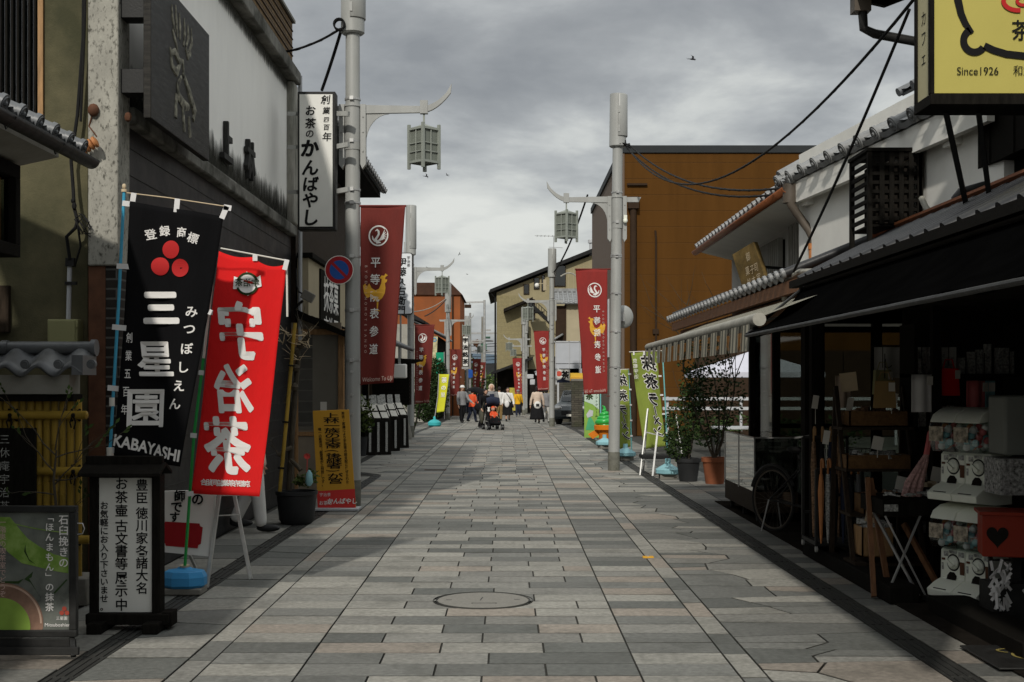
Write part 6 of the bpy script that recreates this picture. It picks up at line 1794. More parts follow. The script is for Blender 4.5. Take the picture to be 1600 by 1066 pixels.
# capsule vending machines, two columns two high
def capsule_machine(lab, loc, rz):
    t = thing('capsule_machine', lab, 'vending machine', loc, rz, 'white capsule machines at the dark shop front')
    w = .115
    mb = MB()
    prof = [(-.02, .0), (-.20, .02), (-.21, .07), (-.14, .115), (-.075, .14), (-.07, .34), (-.05, .36), (.14, .36), (.14, 0)]
    mb.prism([V((-w, y, z)) for y, z in prof], (2 * w, 0, 0)); bd = mb.build('body', M['cap_white'], t, bevel=.006)
    mb = MB(); pts = [(-.17, .37), (-.19, .42), (-.19, .55), (-.165, .60), (-.05, .64), (.14, .64), (.14, .37)]
    hood = [(-.18, .575), (-.15, .63), (-.08, .67), (.02, .685), (.1, .68), (.15, .64), (.15, .36), (.10, .36), (.10, .58), (-.1, .585)]
    mb.prism([V((-w, y, z)) for y, z in hood], (2 * w, 0, 0)); mb.build('hood', M['cap_white'], t, bevel=.006)
    glob = [(-.155, .365), (-.185, .42), (-.195, .50), (-.175, .575), (.095, .58), (.095, .365)]
    MB().prism([V((-w + .004, y, z)) for y, z in glob], (2 * w - .008, 0, 0)).build('window', M['glass'], t, bevel=.004)
    mb = MB()
    for _ in range(46): mb.ell((rnd(-w + .035, w - .035), rnd(-.15, .06), rnd(.395, .545)), (.027, .027, .027), 10, random.randint(0, 3))
    mb.build('capsules', [M['pale_blue'], M['cloth_white'], M['pipe_orange'], M['pink']], t)
    mb = MB(); mb.bx(-.1, -.07, -.078, -.073, .27, .285); mb.bx(.075, .115, -.078, -.073, .18, .27); mb.build('coin_slot', M['rust'], t)
    mb = MB(); mb.bx(-w + .012, .03, -.1965, -.192, .44, .545); mb.build('poster', mat('capsule_poster', (.3, .26, .2), .6, .9, 28, 0) if 'capsule_poster' not in bpy.data.materials else bpy.data.materials['capsule_poster'], t)
    mb = MB().lathe([(.045, 0), (.048, .01), (.03, .03), (.001, .032)], n=20); mb.xf(Matrix.Translation((.01, -.072, .26)) @ Matrix.Rotation(PI / 2, 4, 'X')); dl = mb.build('dial', M['cap_white'], t)
    mb = MB(); mb.box((.01, -.108, .26), (.075, .02, .018), ry=.6); mb.build('dial_grip', M['cap_white'], dl)
    mb = MB(); r_ = ring(.01, -.26, .05, .062, 24)
    mb2 = MB()
    for q in r_: mb2.add([V((a, -.0745, -b)) for a, b in q], [(0, 1, 2, 3)])
    mb2.build('dial_ring', M['blackiron'], t)
    mb = MB(); mb.bx(-.08, -.04, -.077, -.073, .30, .335); mb.bx(.06, .11, -.077, -.073, .305, .34); mb.bx(-.10, -.085, -.077, -.073, .2, .25); mb.bx(-.03, .04, -.077, -.073, .325, .345); mb.build('decal', M['goods_grey'], t)
    mb = MB(); mb.prism([(-.045, -.09, .125), (.045, -.09, .125), (.045, -.0765, .165), (.02, -.0765, .19), (-.02, -.0765, .19), (-.045, -.0765, .165)], (0, .0, .001)); mb.bx(-.06, .06, -.2, -.19, .075, .082); mb.build('chute', M['interior'], t)
    return t
rzc = -1.12
ca1 = P(1500, 0, 9.25); ca2 = V((ca1.x + .236 * math.cos(rzc), ca1.y + .236 * math.sin(rzc), 0))
c0 = capsule_machine('white capsule machine with a dial, lower one of the column beside the folding table', (ca1.x, ca1.y, .05), rzc)
g_ = 'white capsule machines at the dark shop front'
copy_thing(c0, (ca2.x, ca2.y, .05), rzc, 'white capsule machine with a dial, lower one beside the red box', g_)
copy_thing(c0, (ca1.x, ca1.y, .745), rzc, 'white capsule machine with a dial, upper one of the column beside the folding table', g_)
copy_thing(c0, (ca2.x, ca2.y, .745), rzc, 'white capsule machine with a dial, upper one beside the paper filled box', g_)
mb = MB(); mb.box(((ca1.x + ca2.x) / 2, (ca1.y + ca2.y) / 2 + .03, .025), (.6, .34, .05), rz=rzc); tag(mb.build('machine_plinth', M['blackiron'], bevel=.005), 'low black plinth under the two columns of white capsule machines', 'plinth')
ob2 = thing('fortune_box', 'red box with a dark heart on a black stand beside the capsule machines', 'box', P(1570, 0, 8.35)); ob2.location.z = .72
t = ob2; zz = P(0, 868, 8.35).z - .72
mb = MB(); mb.box((.06, .0, zz + .14), (.42, .3, .27), rz=-.25); q = mb.build('body', M['red_box'], t, bevel=.006)
MB().box((.06, .0, zz + .285), (.46, .34, .02), rz=-.25).build('rim', M['red_box'], t)
hp = [(16 * math.sin(a) ** 3 * .0042, -(13 * math.cos(a) - 5 * math.cos(2 * a) - 2 * math.cos(3 * a) - math.cos(4 * a)) * .0048) for a in [2 * PI * i / 40 for i in range(40)]]
hx, hy, ca_c, sa_c = .06, .0, math.cos(-.25), math.sin(-.25)
def hs_(a, b):
    lx, ly = a, -.152
    return V((hx + lx * ca_c - ly * sa_c, hy + lx * sa_c + ly * ca_c, zz + .14 - b))
shape('heart', q, hs_, [[(a - .12, b) for a, b in hp]], M['interior'], .003)
stn = thing('paper_stand', 'black stand tied with white fortune paper strips under the red box', 'stand', (3.32, 8.4, 0))
mb = MB(); mb.bx(-.18, .3, -.12, .12, .1, .3); mb.bx(-.02, .04, -.03, .03, .25, .5); mb.bx(-.15, .3, -.1, .1, .03, .1)
for x in (-.15, .28): mb.bx(x - .015, x + .015, -.14, .14, .0, .04); mb.bx(x - .012, x + .012, -.012, .012, .04, .46)
mb.bar((-.15, 0, .44), (.28, 0, .44), .012); mb.build('frame', M['blackiron'], stn)
mb = MB()
for _ in range(70):
    x, z = (rnd(-.2, -.08), rnd(.12, .44)) if random.random() < .5 else (rnd(.02, .3), rnd(.14, .34))
    mb.box((x, -.13 + rnd(-.03, .02), z), (.018, .004, rnd(.05, .1)), ry=rnd(-1, 1), rz=rnd(-.8, .8))
mb.build('paper_strips', M['cloth_white'], stn)
pbx = thing('paper_filled_box', 'clear box full of crumpled grey papers on the red box with a grey cabinet above', 'box', (3.46, 8.6, .86))
MB().bx(-.2, .3, -.15, .15, 0, .24).build('papers', mat('crumpled_paper', (.28, .28, .27), .7, 1.2, 40, 1.0, 30), pbx)
mb = MB(); mb.bx(-.16, .35, -.1, .2, .26, .66); mb.build('cabinet', mat('cabinet_grey', (.20, .21, .19), .6, .1, 3, .05), pbx, bevel=.02)
dm = thing('door_mat', 'black floor mat printed with a yellow rounded outline logo', 'mat', (3.12, 7.4, 0))
MB().bx(-.4, .5, -.32, .3, .014, .026).build('mat', M['blackiron'], dm, bevel=.004)
sfm = lambda a, b: V((a, b, .030))
mb = MB()
for pl in band(arc(.06, -.02, .26, .17, .3, 2 * PI - .6, 30), .018) + band(arc(-.18, .12, .06, .05, .2, PI * 1.4, 12), .018): mb.add([sfm(a, b) for a, b in pl], [(0, 1, 2, 3)])
vs_, fs_ = glyph('Cafe', .01)
mb.add([sfm(.06 + x * .16, -.05 + y * .16) for x, y in vs_], fs_)
mb.build('logo', mat('mat_yellow', (.25, .20, .06), .8, .2, 10, 0), dm, smooth=False, recalc=False)

# glass show case, bicycle, pots
gc = thing('glass_show_case', 'low glass show case on castors in front of the cafe', 'display case', (2.82, 15.6, 0))
mb = MB(); mb.bx(0, .5, -1.0, 1.0, .12, .36); mb.build('base', M['darkwood'], gc, bevel=.005)
mb = MB(); mb.bx(0.0, .008, -.98, .98, .36, .98); mb.bx(0, .5, -1.0, -.99, .36, .98); mb.bx(0, .5, -1, 1, .972, .98); mb.bx(0, .5, .99, 1.0, .36, .98); mb.build('glass', mat('dim_glass', (.2, .2, .2), .1, 0, 1, 0) if False else glass('case_glass', (.75, .8, .76), .5), gc, smooth=False)
mb = MB()
for y in (-1, 0, .98): mb.bx(-.008, .012, y, y + .02, .34, .985)
mb.bx(-.008, .012, -1, 1, .97, .985); mb.bx(0, .5, -1.005, -.985, .97, .985); mb.bx(.49, .5, -1, 1, .36, .98); mb.build('frame', M['steel'], gc)
mb = MB(); mb.bx(.05, .45, -.9, .9, .62, .63)
for i in range(12): mb.bx(.1, .3, -.85 + i * .14, -.77 + i * .14, .63, rnd(.7, .8)); mb.bx(.1, .3, -.85 + i * .14, -.77 + i * .14, .37, rnd(.42, .55))
mb.build('goods', M['goods_grey'], gc)
for y in (-.85, 0, .85):
    mb = MB(); mb.tube([(.05, y, .05), (.09, y, .05)], .05, 12); mb.bx(.05, .09, y - .02, y + .02, .06, .13); mb.build('castor', M['rubber'], gc)

bk = thing('bicycle', 'parked bicycle half hidden behind the dark posts beside the umbrella rack', 'bicycle', (3.12, 13.3, 0), R(-62))
def wheel(parent, y, name):
    t = bpy.data.objects.new(name, None); COL.objects.link(t)
    mb = MB(); n = 40
    pts = [V((y + .335 * math.cos(2 * PI * i / n), 0, .35 + .335 * math.sin(2 * PI * i / n))) for i in range(n + 1)]
    bpy.data.objects.remove(t)
    mb.tube(pts, .0165, 8, caps=False); w = mb.build(name, M['rubber'], parent)
    mb = MB(); mb.tube([V((y + .312 * math.cos(2 * PI * i / n), 0, .35 + .312 * math.sin(2 * PI * i / n))) for i in range(n + 1)], .010, 6, caps=False); mb.build('rim', M['pipe_brown'], w)
    mb = MB()
    for i in range(28):
        a = 2 * PI * i / 28; mb.tube([(y + .03 * math.cos(a + .9), (-1) ** i * .025, .35 + .03 * math.sin(a + .9)), (y + .31 * math.cos(a), 0, .35 + .31 * math.sin(a))], .0014, 4)
    mb.tube([(y, -.04, .35), (y, .04, .35)], .022, 10); mb.build('spokes', M['pipe_brown'], w)
    mb = MB(); mb.tube([V((y + .37 * math.cos(a), 0, .35 + .37 * math.sin(a))) for a in [PI * (.15 + .75 * i / 16) for i in range(17)]], .02, 6); mb.build('mudguard', M['blackiron'], w)
wheel(bk, -.55, 'wheel'); wheel(bk, .55, 'wheel')
mb = MB(); A_, B_, C_, D_, H_ = V((-.55, 0, .35)), V((.02, 0, .30)), V((-.12, 0, .75)), V((.33, 0, .82)), V((.55, 0, .35))
for p, q in ((B_, C_), (B_, D_), (C_, D_ + V((0, 0, -.08))), (D_ + V((-.02, 0, .1)), H_)): mb.tube([p, q], .016, 8)
for s in (-.05, .05): mb.tube([A_ + V((0, s, 0)), B_ + V((0, s * .4, 0))], .009, 6); mb.tube([A_ + V((0, s, 0)), C_ + V((0, s * .4, -.05))], .009, 6)
mb.build('frame', M['blackiron'], bk)
mb = MB(); mb.tube([D_ + V((0, 0, .1)), D_ + V((-.03, 0, .24))], .012, 8); mb.tube([D_ + V((-.22, -.27, .22)), D_ + V((-.05, -.2, .25)), D_ + V((0, 0, .24)), D_ + V((-.05, .2, .25)), D_ + V((-.22, .27, .22))], .011, 8); mb.build('handlebar', M['steel'], bk)
mb = MB(); mb.ell((-.18, 0, .9), (.13, .075, .035), 12); mb.tube([C_, C_ + V((-.04, 0, .14))], .012, 8); mb.build('saddle', M['rubber'], bk)
mb = MB(); mb.tube([B_ + V((0, -.07, 0)), B_ + V((0, .07, 0))], .03, 10); mb.tube([B_ + V((0, -.07, 0)), B_ + V((.12, -.07, -.12))], .009, 6); mb.box(B_ + V((.12, -.12, -.12)), (.08, .09, .02)); mb.tube([B_ + V((0, .07, 0)), B_ + V((-.12, .07, .12))], .009, 6); mb.box(B_ + V((-.12, .12, .12)), (.08, .09, .02)); mb.build('crank', M['steel'], bk)
mb = MB(); mb.tube([A_ + V((.0, -.06, 0)), A_ + V((-.03, -.14, -.34))], .008, 6); mb.tube([A_ + V((0, .06, 0)), A_ + V((-.03, .14, -.34))], .008, 6); mb.build('kickstand', M['steel'], bk)
mb = MB(); mb.bx(.45, .72, -.15, .15, .72, .74)
for i in range(6):
    for zz_ in (0,): mb.bar((.45 + i * .054, -.15, .72), (.44 + i * .056, -.17, .95), .006); mb.bar((.45 + i * .054, .15, .72), (.44 + i * .056, .17, .95), .006)
for z in (.78, .86, .95): mb.tube([(.44, -.16, z), (.73, -.16, z), (.73, .16, z), (.44, .16, z), (.44, -.16, z)], .005, 5)
mb.build('basket', M['steel'], bk)

def pot(lab, loc, r, h, m):
    t = thing('plant_pot', lab, 'potted plant', loc)
    MB().lathe([(r * .72, 0), (r * .95, h * .82), (r * 1.05, h * .83), (r * 1.06, h), (r * .92, h), (r * .88, h * .85), (.001, h * .85)], n=24).build('pot', m, t)
    return t
p1 = pot('potted shrub in a round dark pot beside the pale blue parasol base', (2.95, 20.9, 0), .2, .38, M['pot_black'])
mb = MB(); tips = []
for a in ((-.2, .1, 1), (.2, 0, 1), (-.05, -.2, 1), (.1, .2, 1), (0, 0, 1)): twig(mb, (0, 0, .32), a, .95, .014, 1, 5, .5, tips)
mb.build('stem', M['bark'], p1)
mb = MB(); leaf_cloud(mb, [((-.12, 0, .95), (.27, .26, .42)), ((.06, 0, 1.3), (.22, .22, .3)), ((-.18, -.1, .62), (.22, .2, .26))], 2000, .058); mb.build('foliage', [M['leaf_dark'], M['leaf_mid'], M['leaf_dark']], p1, smooth=False)
p2 = pot('potted climbing tree in a terracotta pot at the corner of the cafe glass', (3.3, 20.4, 0), .2, .42, M['terracotta'])
mb = MB(); tips = []
for a, L in (((-.25, .1, 1), 1.7), ((.15, 0, 1), 1.5), ((.3, -.1, .8), 1.3), ((-.4, 0, .9), 1.5), ((.0, .2, 1), 1.8)): twig(mb, (0, 0, .36), a, L, .02, 2, 5, .6, tips)
mb.build('trunk', M['bark'], p2)
mb = MB(); leaf_cloud(mb, [((-.1, 0, 1.0), (.38, .34, .4)), ((-.15, 0, 1.95), (.45, .36, .35)), ((.2, 0, 1.4), (.3, .26, .45)), ((-.3, .1, 1.55), (.25, .25, .35))], 1700, .065); mb.build('foliage', [M['leaf_dark'], M['leaf_mid'], M['leaf_dark']], p2, smooth=False)
ubs = thing('parasol_base', 'pale blue stepped plastic banner base near the dark plant pot', 'banner base', (2.68, 21.4, 0))
MB().lathe([(.18, .08), (.215, .10), (.215, .16), (.17, .19), (.08, .24), (.05, .26), (.05, .34), (.03, .34)], n=8, a0=PI / 8).build('tank', M['pale_blue'], ubs, ang=20)
MB().bx(-.14, .14, -.11, .11, 0, .08).build('foot', M['concrete'], ubs)

# green banners for noodles, seen from behind
def green_nobori(lab, base, d, corners, cols, poly, bw):
    t = thing('green_banner', lab, 'banner', base, 0, 'olive green noodle banners')
    o = V(t.location)
    sf = surf_px(t, d, lambda a, b: .05 * math.sin((a - corners[0][0]) * .16 + b * .02) * min(1, (b - corners[0][1]) / 40) )
    c = cloth_px('cloth', t, corners, sf, M['cloth_green'], 20, 34)
    lettering('lettering_outline', c, sf, [(ch, a, b, s, dict(bold=.085, sx=x, mirror=True, shear=.25, **({'rot': -PI / 2} if ch == 'ー' else {}))) for ch, a, b, s, x in cols], M['ink_white'], .012)
    lettering('lettering', c, sf, [(ch, a, b, s, dict(bold=.03, sx=x, mirror=True, shear=.25, **({'rot': -PI / 2} if ch == 'ー' else {}))) for ch, a, b, s, x in cols], M['ink'], .02)
    mb = MB(); mb.tube([P(x, y, d + .02) - o for x, y in poly], .012, 8); mb.build('pole', M['pole_cyan'], t)
    mb = MB(); mb.tube([P(corners[0][0] - 3, corners[0][1] - 2, d) - o, P(poly[0][0] + 1, poly[0][1], d) - o], .008, 6); mb.build('crossbar', M['paper'], t)
    mb = MB()
    for k in range(5):
        u = .06 + k * .2; x = corners[1][0] * (1 - u) + corners[2][0] * u; y = corners[1][1] * (1 - u) + corners[2][1] * u
        box_px(mb, x - 1, x + 4, y - 1, y + 1.5, d - .02, .01, o)
    for q in (.1, .5): box_px(mb, corners[0][0] + (corners[1][0] - corners[0][0]) * q - 1, corners[0][0] + (corners[1][0] - corners[0][0]) * q + 1.5, corners[0][1] - 3, corners[0][1] + 3, d - .02, .01, o)
    mb.build('strap', M['cloth_white'], t)
    return t
g1b = green_nobori('olive green banner with black mirrored noodle writing, in front of the silver ladder', (2.95, 23.6, 0), 23.6, [(986, 552), (1026, 549), (1040, 697), (1006, 702)],
    [('抹', 1013, 567, 25, .85), ('茶', 1017, 596, 24, .85), ('ラ', 1021, 624, 22, .8), ('ー', 1024, 642, 17, .7), ('メ', 1027, 657, 17, .8), ('ン', 1029, 674, 19, .8)], [(1035, 548), (1040, 640), (1044, 735)], None)
lettering('side_lettering', g1b.children[0], surf_px(g1b, 23.55, lambda a, b: .05 * math.sin((a - 986) * .16 + b * .02) * min(1, (b - 552) / 40)), [(c, 992 + i * .8, 564 + i * 8.2, 7.5, dict(mirror=True, bold=.01)) for i, c in enumerate('京都宇治')], M['ink_white'], .012)
g2b = green_nobori('olive green banner with black mirrored noodle writing, partly behind the grey pole', (2.55, 27.2, 0), 27.2, [(955, 580), (982, 577), (985, 698), (965, 702)],
    [('抹', 972, 594, 18, .8), ('茶', 973, 618, 18, .8), ('ラ', 974, 640, 16, .75), ('ー', 975, 654, 12, .7), ('メ', 976, 665, 13, .75), ('ン', 978, 680, 15, .8)], [(982, 577), (985, 640), (987, 705)], None)
for lab, base in (('pale blue stepped plastic base under the partly hidden olive banner', (2.45, 26.6, 0)), ('small pale blue base beside the ice cream sculpture', (2.0 + .38, 31.4, 0))):
    copy_thing(ubs, base, .3, lab)
ld = thing('silver_ladder_stand', 'silver folding A-frame stand with dark crossbars among the olive green banners', 'folding stand', (2.35, 22.6, 0))
mb = MB(); 
for a, b in (((-.05, -.35, 0), (.12, -.02, 1.15)), ((.1, .5, 0), (.13, .03, 1.15)), ((.75, -.25, 0), (.62, -.02, 1.05)), ((.15, -.55, 0), (.27, -.25, .75))): mb.bar(a, b, .03, .02)
mb.build('leg', M['alu'], ld)
mb = MB()
for k in range(4): 
    f_ = .2 + .2 * k; mb.bar((-.05 + .17 * f_, -.35 + .33 * f_, 1.15 * f_), (.1 + .03 * f_, .5 - .47 * f_, 1.15 * f_), .02)
mb.bar((.05, -.1, .75), (.66, -.1, .6), .02); mb.build('rung', M['alu'], ld)
mb = MB(); mb.bx(-.02, .85, -.32, .1, .28, .36); mb.build('dark_tray', M['rubber'], ld, bevel=.02)
ic = thing('ice_cream_sculpture', 'big green soft ice cream sculpture in an orange cone standing on the pavement', 'sculpture', (2.47, 32.6, 0))
MB().lathe([(.12, 0), (.13, .02), (.15, .36), (.165, .38), (.165, .40), (.26, .42), (.27, .53), (.25, .54), (.001, .54)], n=24).build('cone', M['ice_orange'], ic)
mb = MB(); pts, rs = [], []
for i in range(90):
    u = i / 89; a = u * 2 * PI * 4.2; r = .185 * (1 - u) ** .8
    pts.append((r * math.cos(a), r * math.sin(a), .56 + .40 * u)); rs.append(.088 * (1 - u * .72))
mb.tube(pts, rs, 10); mb.lathe([(.2, .53), (.16, .7), (.07, .86), (.001, .95)], n=16); mb.tube([(0, 0, .93), (-.01, 0, 1.0), (-.06, 0, 1.03)], [.045, .03, .008], 8)
mb.build('ice_cream_swirl', M['ice_green'], ic)
mb = MB(); mb.prism([(-.42, 0, .30), (-.30, 0, .18), (-.12, 0, .3), (-.15, 0, .45), (-.33, 0, .36)], (0, .06, 0)); mb.build('side_plaque', M['ice_orange'], ic)
gp = thing('green_poster_board', 'tall green and white poster board with a painted figure beside the ice cream sculpture', 'sign', (2.42, 36.2, 0))
o = V(gp.location); d = 36.2; sf = surf_px(gp, d)
q = MB().prism([sf(*p) for p in ((913, 606), (936, 608), (936, 684), (913, 684))], (0, .06, 0)).build('panel', mat('poster_green', (.20, .34, .06), .6, .15, 3, .02), gp)
shape('pale_top', q, sf, [[(913.3, 606.5), (935.7, 608.3), (935.7, 640), (926, 632), (913.3, 627)]], mat('poster_pale', (.42, .52, .44), .6, .1, 3, 0), .006)
shape('painted_figure', q, sf, [[(915, 672), (919, 655), (922, 650), (927, 658), (932, 668), (928, 672)]], mat('poster_jade', (.06, .30, .14), .6, .2, 4, 0), .008)
shape('painted_grey', q, sf, [[(916, 648), (921, 640), (927, 642), (926, 650), (918, 653)]], M['panel_grey'], .010)
lettering('lettering', q, sf, [('茶', 921, 619, 12, dict(bold=.04))] + vcol('ソフトクリーム', 932, 616, 4.5, 5.6, bold=.02), M['leaf_dark'], .010)
mb = MB(); mb.bar(P(915, 640, d + .1) - o, P(915, 686, d + .5) - o, .03); mb.bar(P(934, 640, d + .1) - o, P(934, 686, d + .5) - o, .03); mb.build('strut', M['alu'], gp)
mb = MB(); mb.tube([P(938, 575, d) - o, P(938.5, 690, d) - o], .02, 6); mb.build('pole', M['pole_cyan'], gp)

# ------------------------------------------------------------------ brown building
br = thing('brown_building', 'large windowless brown building clad in horizontal panels', 'building', (3.5, 39, 0))
MB().bx(.0, 11, 0.05, 14, 0, 8.78).build('core_wall', M['brown_side'], br)
mb = MB()
z = 0; hgt = .49
while z < 8.6:
    z1 = min(z + hgt - .012, 8.6)
    mb.bx(.05, 11, 0, .06, z, z1)
    z += hgt
mb.build('panel_cladding', M['brown_panel'], br, bevel=.004)
mb = MB()
for k in range(1, 18): mb.bx(.05, 11, .01, .05, k * hgt - .014, k * hgt + .002)
mb.build('panel_joint', mat('joint_pale', (.115, .055, .018), .8, .1, 3, 0), br)
MB().bx(-.06, 11.1, -.06, 14, 8.62, 8.84).build('parapet_cap', mat('cap_dark', (.03, .033, .035), .6, .1, 3, 0), br)
mb = MB(); mb.bx(-.03, .06, -.02, .3, 0, 8.62); mb.build('corner_trim', M['brown_side'], br)
mb = MB(); mb.tube([(.32, -.12, 0), (.32, -.12, 6.9)], .10, 10); mb.bx(.16, .48, -.26, .0, 6.9, 7.25); mb.bx(.14, .75, -.10, 0, 7.62, 7.68); mb.build('downpipe', M['brown_dark'], br)
mb = MB(); mb.tube([(1.02, -.04, .2), (1.02, -.04, 6.0), (1.0, -.04, 6.25)], .03, 8); mb.bx(.92, 1.1, -.08, 0, 3.1, 3.25); mb.build('conduit', M['brown_dark'], br)
mb = MB(); mb.bx(-.035, -.0, 2, 2.9, 6.3, 8.0); mb.bx(-.035, 0, 5, 6.4, 2.5, 4.5); mb.build('side_vent', M['panel_grey'], br)
mb = MB(); mb.bx(2.2, 9, -.05, .0, .0, 2.6); mb.build('dark_base', M['brown_dark'], br)
gr_ = thing('guard_rail', 'white horizontal guard rail behind the cafe terrace in front of the brown building', 'railing', (4.0, 33, 0))
mb = MB()
for z in (.95, 1.2): mb.bx(0, 7, -.04, .04, z - .04, z + .04)
mb.build('rail', M['panel_grey'], gr_)
mb = MB()
for x in (0.1, 2, 4, 6): mb.bx(x, x + .06, .04, .1, 0, 1.25)
mb.build('post', M['panel_grey'], gr_)
pr = thing('patio_parasol', 'pale lilac square patio parasol seen through the cafe glass', 'parasol', (5.15, 27, 0))
mb = MB(); ap = V((0, 0, 2.28)); cr = [V((-1.25, -1.2, 1.82)), V((1.25, -1.2, 1.82)), V((1.25, 1.2, 1.82)), V((-1.25, 1.2, 1.82))]
mb.add(cr + [ap] + [p - V((0, 0, .1)) for p in cr], [(0, 1, 4), (1, 2, 4), (2, 3, 4), (3, 0, 4), (0, 1, 6, 5), (1, 2, 7, 6), (2, 3, 8, 7), (3, 0, 5, 8)]); mb.build('canopy', M['canopy_white'], pr, solid=.01, smooth=False)
mb = MB(); mb.tube([(0, 0, 0), (0, 0, 2.25)], .025, 8); mb.build('pole', M['darkwood'], pr)
tr_ = thing('terrace_table', 'dark terrace table with chairs behind the cafe glass', 'table', (4.7, 25.4, 0))
mb = MB(); mb.bx(-.6, .6, -.4, .4, .7, .74); mb.build('tabletop', M['panel_grey'], tr_)
for x in (-.55, .55):
    for y in (-.35, .35): MB().bx(x - .02, x + .02, y - .02, y + .02, 0, .7).build('leg', M['blackiron'], tr_)
ter = thing('terrace_hedge', 'dark low hedge behind the terrace table in front of the brown building', 'hedge', (6.0, 30.5, 0))
mb = MB(); leaf_cloud(mb, [((x, 0, .45), (.5, .35, .4)) for x in (-2, -1.2, -.4, .4, 1.2, 2)], 1500, .12); mb.build('foliage', [M['leaf_dark'], M['leaf_dark'], M['leaf_mid']], ter, smooth=False)

# ------------------------------------------------------------------ middle distance on the right
cg = thing('cream_gable_building', 'long cream gabled building with a dark roof edge and outside stairs', 'building', (2.8, 94, zg(94)))
o = V(cg.location); d = 94
zw = lambda y: P(0, y, d).z - o.z
xw_ = lambda x: P(x, 0, d).x - o.x
mb = MB(); mb.prism([V((xw_(776), 0, 0)), V((xw_(1010), 0, 0)), V((xw_(1010), 0, zw(366))), V((xw_(776), 0, zw(457)))], (0, 12, 0)); mb.build('wall', M['cream'], cg)
mb = MB(); mb.prism([V((xw_(763), -.6, zw(459))), V((xw_(1012), -.6, zw(362))), V((xw_(1012), -.6, zw(355))), V((xw_(766), -.6, zw(453)))], (0, 13, 0)); mb.build('roof', M['roof_dark'], cg)
MB().bx(xw_(776.3), xw_(815), -.08, -.001, 0, zw(462)).build('tile_facing', M['yellow_tile'], cg)
mb = MB(); mb.tube([(xw_(774), -.1, 0), (xw_(774), -.1, zw(466)), (xw_(769), -.3, zw(462)), (xw_(767), -.4, zw(459))], .07, 8); mb.build('downpipe', M['roof_dark'], cg)
mb = MB(); mb.prism([V((xw_(787), -1.2, zw(489))), V((xw_(832), -1.2, zw(470))), V((xw_(832), -1.2, zw(466))), V((xw_(787), -1.2, zw(484)))], (0, 1.2, 0))
mb.bx(xw_(790), xw_(826), -.06, 0, zw(575), zw(490)); mb.build('dark_bay', M['interior'], cg)
for x0_, x1_, y0_, y1_ in ((818, 827, 444, 460), (834, 843, 434, 452), (846, 851, 430, 455), (826, 836, 468, 500), (866, 884, 415, 448)):
    f_ = MB().bx(xw_(x0_), xw_(x1_), -.1, -.02, zw(y1_), zw(y0_)).build('window', M['brown_dark'], cg)
    MB().bx(xw_(x0_ + 1), xw_(x1_ - 1), -.12, -.101, zw(y1_ - 1), zw(y0_ + 1)).build('pane', M['glass_dark'], f_)
mb = MB()
for k in range(14): mb.box((xw_(833 + k * 2.0), -1.4, zw(484 + k * 1.9)), (.12, .9, .06))
mb.bar((xw_(832), -1.9, zw(481)), (xw_(862), -1.9, zw(509)), .1, .25); mb.bar((xw_(832), -1.9, zw(470)), (xw_(862), -1.9, zw(498)), .05); mb.bx(xw_(825), xw_(848), -2.0, -.9, zw(491), zw(489))
for k in range(8): mb.bar((xw_(833 + k * 4), -1.9, zw(472 + k * 3.7)), (xw_(833 + k * 4), -1.9, zw(483 + k * 3.7)), .04)
mb.build('outside_stair', M['roof_dark'], cg)
mb = MB()
for k in range(9): mb.bx(xw_(880 + k * 8), xw_(880.6 + k * 8), -.03, 0, zw(540), zw(425 - k * 3))
mb.build('board_joint', M['cream_dim'], cg)
mb = MB(); mb.prism([V((xw_(768), -2.0, zw(586))), V((xw_(832), -2.0, zw(562))), V((xw_(832), -2.0, zw(558))), V((xw_(768), -2.0, zw(582)))], (0, 2.0, 0)); mb.build('canopy', M['roof_dark'], cg)
MB().bx(xw_(777), xw_(850), -.1, 0, 0, zw(577)).build('shop_front', M['interior'], cg)
mb = MB(); mb.tube([(xw_(925), .4, zw(440)), (xw_(925), .4, zw(376))], .18, 10); mb.tube([(xw_(925), .4, zw(379)), (xw_(925), .4, zw(374))], .28, 10); mb.build('flue', M['panel_grey'], cg)
mb = MB(); mb.tube([(xw_(866), 1, zw(420)), (xw_(866), 1, zw(366))], .03, 6)
for x0_, x1_, y in ((836, 878, 366), (858, 880, 384)): mb.tube([(xw_(x0_), 1, zw(y)), (xw_(x1_), 1, zw(y + 1))], .02, 5)
for k in range(6): mb.tube([(xw_(840 + k * 6), .5, zw(366.3)), (xw_(840 + k * 6), 1.6, zw(366.3))], .015, 4)
mb.build('aerial', M['steel'], cg)
th = thing('small_tiled_house', 'small cream house with a silver tiled roof between the pole and the bright maroon banner', 'house', (4.2, 66, zg(66)))
o = V(th.location); d = 66; zw2 = lambda y: P(0, y, d).z - o.z; xw2 = lambda x: P(x, 0, d).x - o.x
MB().bx(xw2(884), xw2(960), 0, 5, 0, zw2(474)).build('wall', M['cream_dim'], th)
mb = MB(); mb.bx(xw2(868), xw2(884), -.05, 0, zw2(533), zw2(478)); mb.build('dark_bay', M['brown_dark'], th)
mb = MB(); tile_slope(mb, (xw2(866), -.4, zw2(475)), (xw2(962), -.4, zw2(475)), (0, 1.9, zw2(452) - zw2(475)), .24, .05); mb.bx(xw2(866), xw2(962), 1.3, 1.7, zw2(453), zw2(448)); mb.build('roof', M['tile_light'], th)
mb = MB(); mb.bx(xw2(882.5), xw2(884.5), -.08, 0, 0, zw2(474)); mb.build('post', M['brown_dark'], th)
mb = MB(); mb.add([V((xw2(862), -1.4, zw2(533))), V((xw2(880), -.1, zw2(522))), V((xw2(880), .5, zw2(522))), V((xw2(862), -.6, zw2(533)))], [(0, 1, 2, 3)]); mb.build('lean_to_roof', M['tile_light'], th, solid=.1)
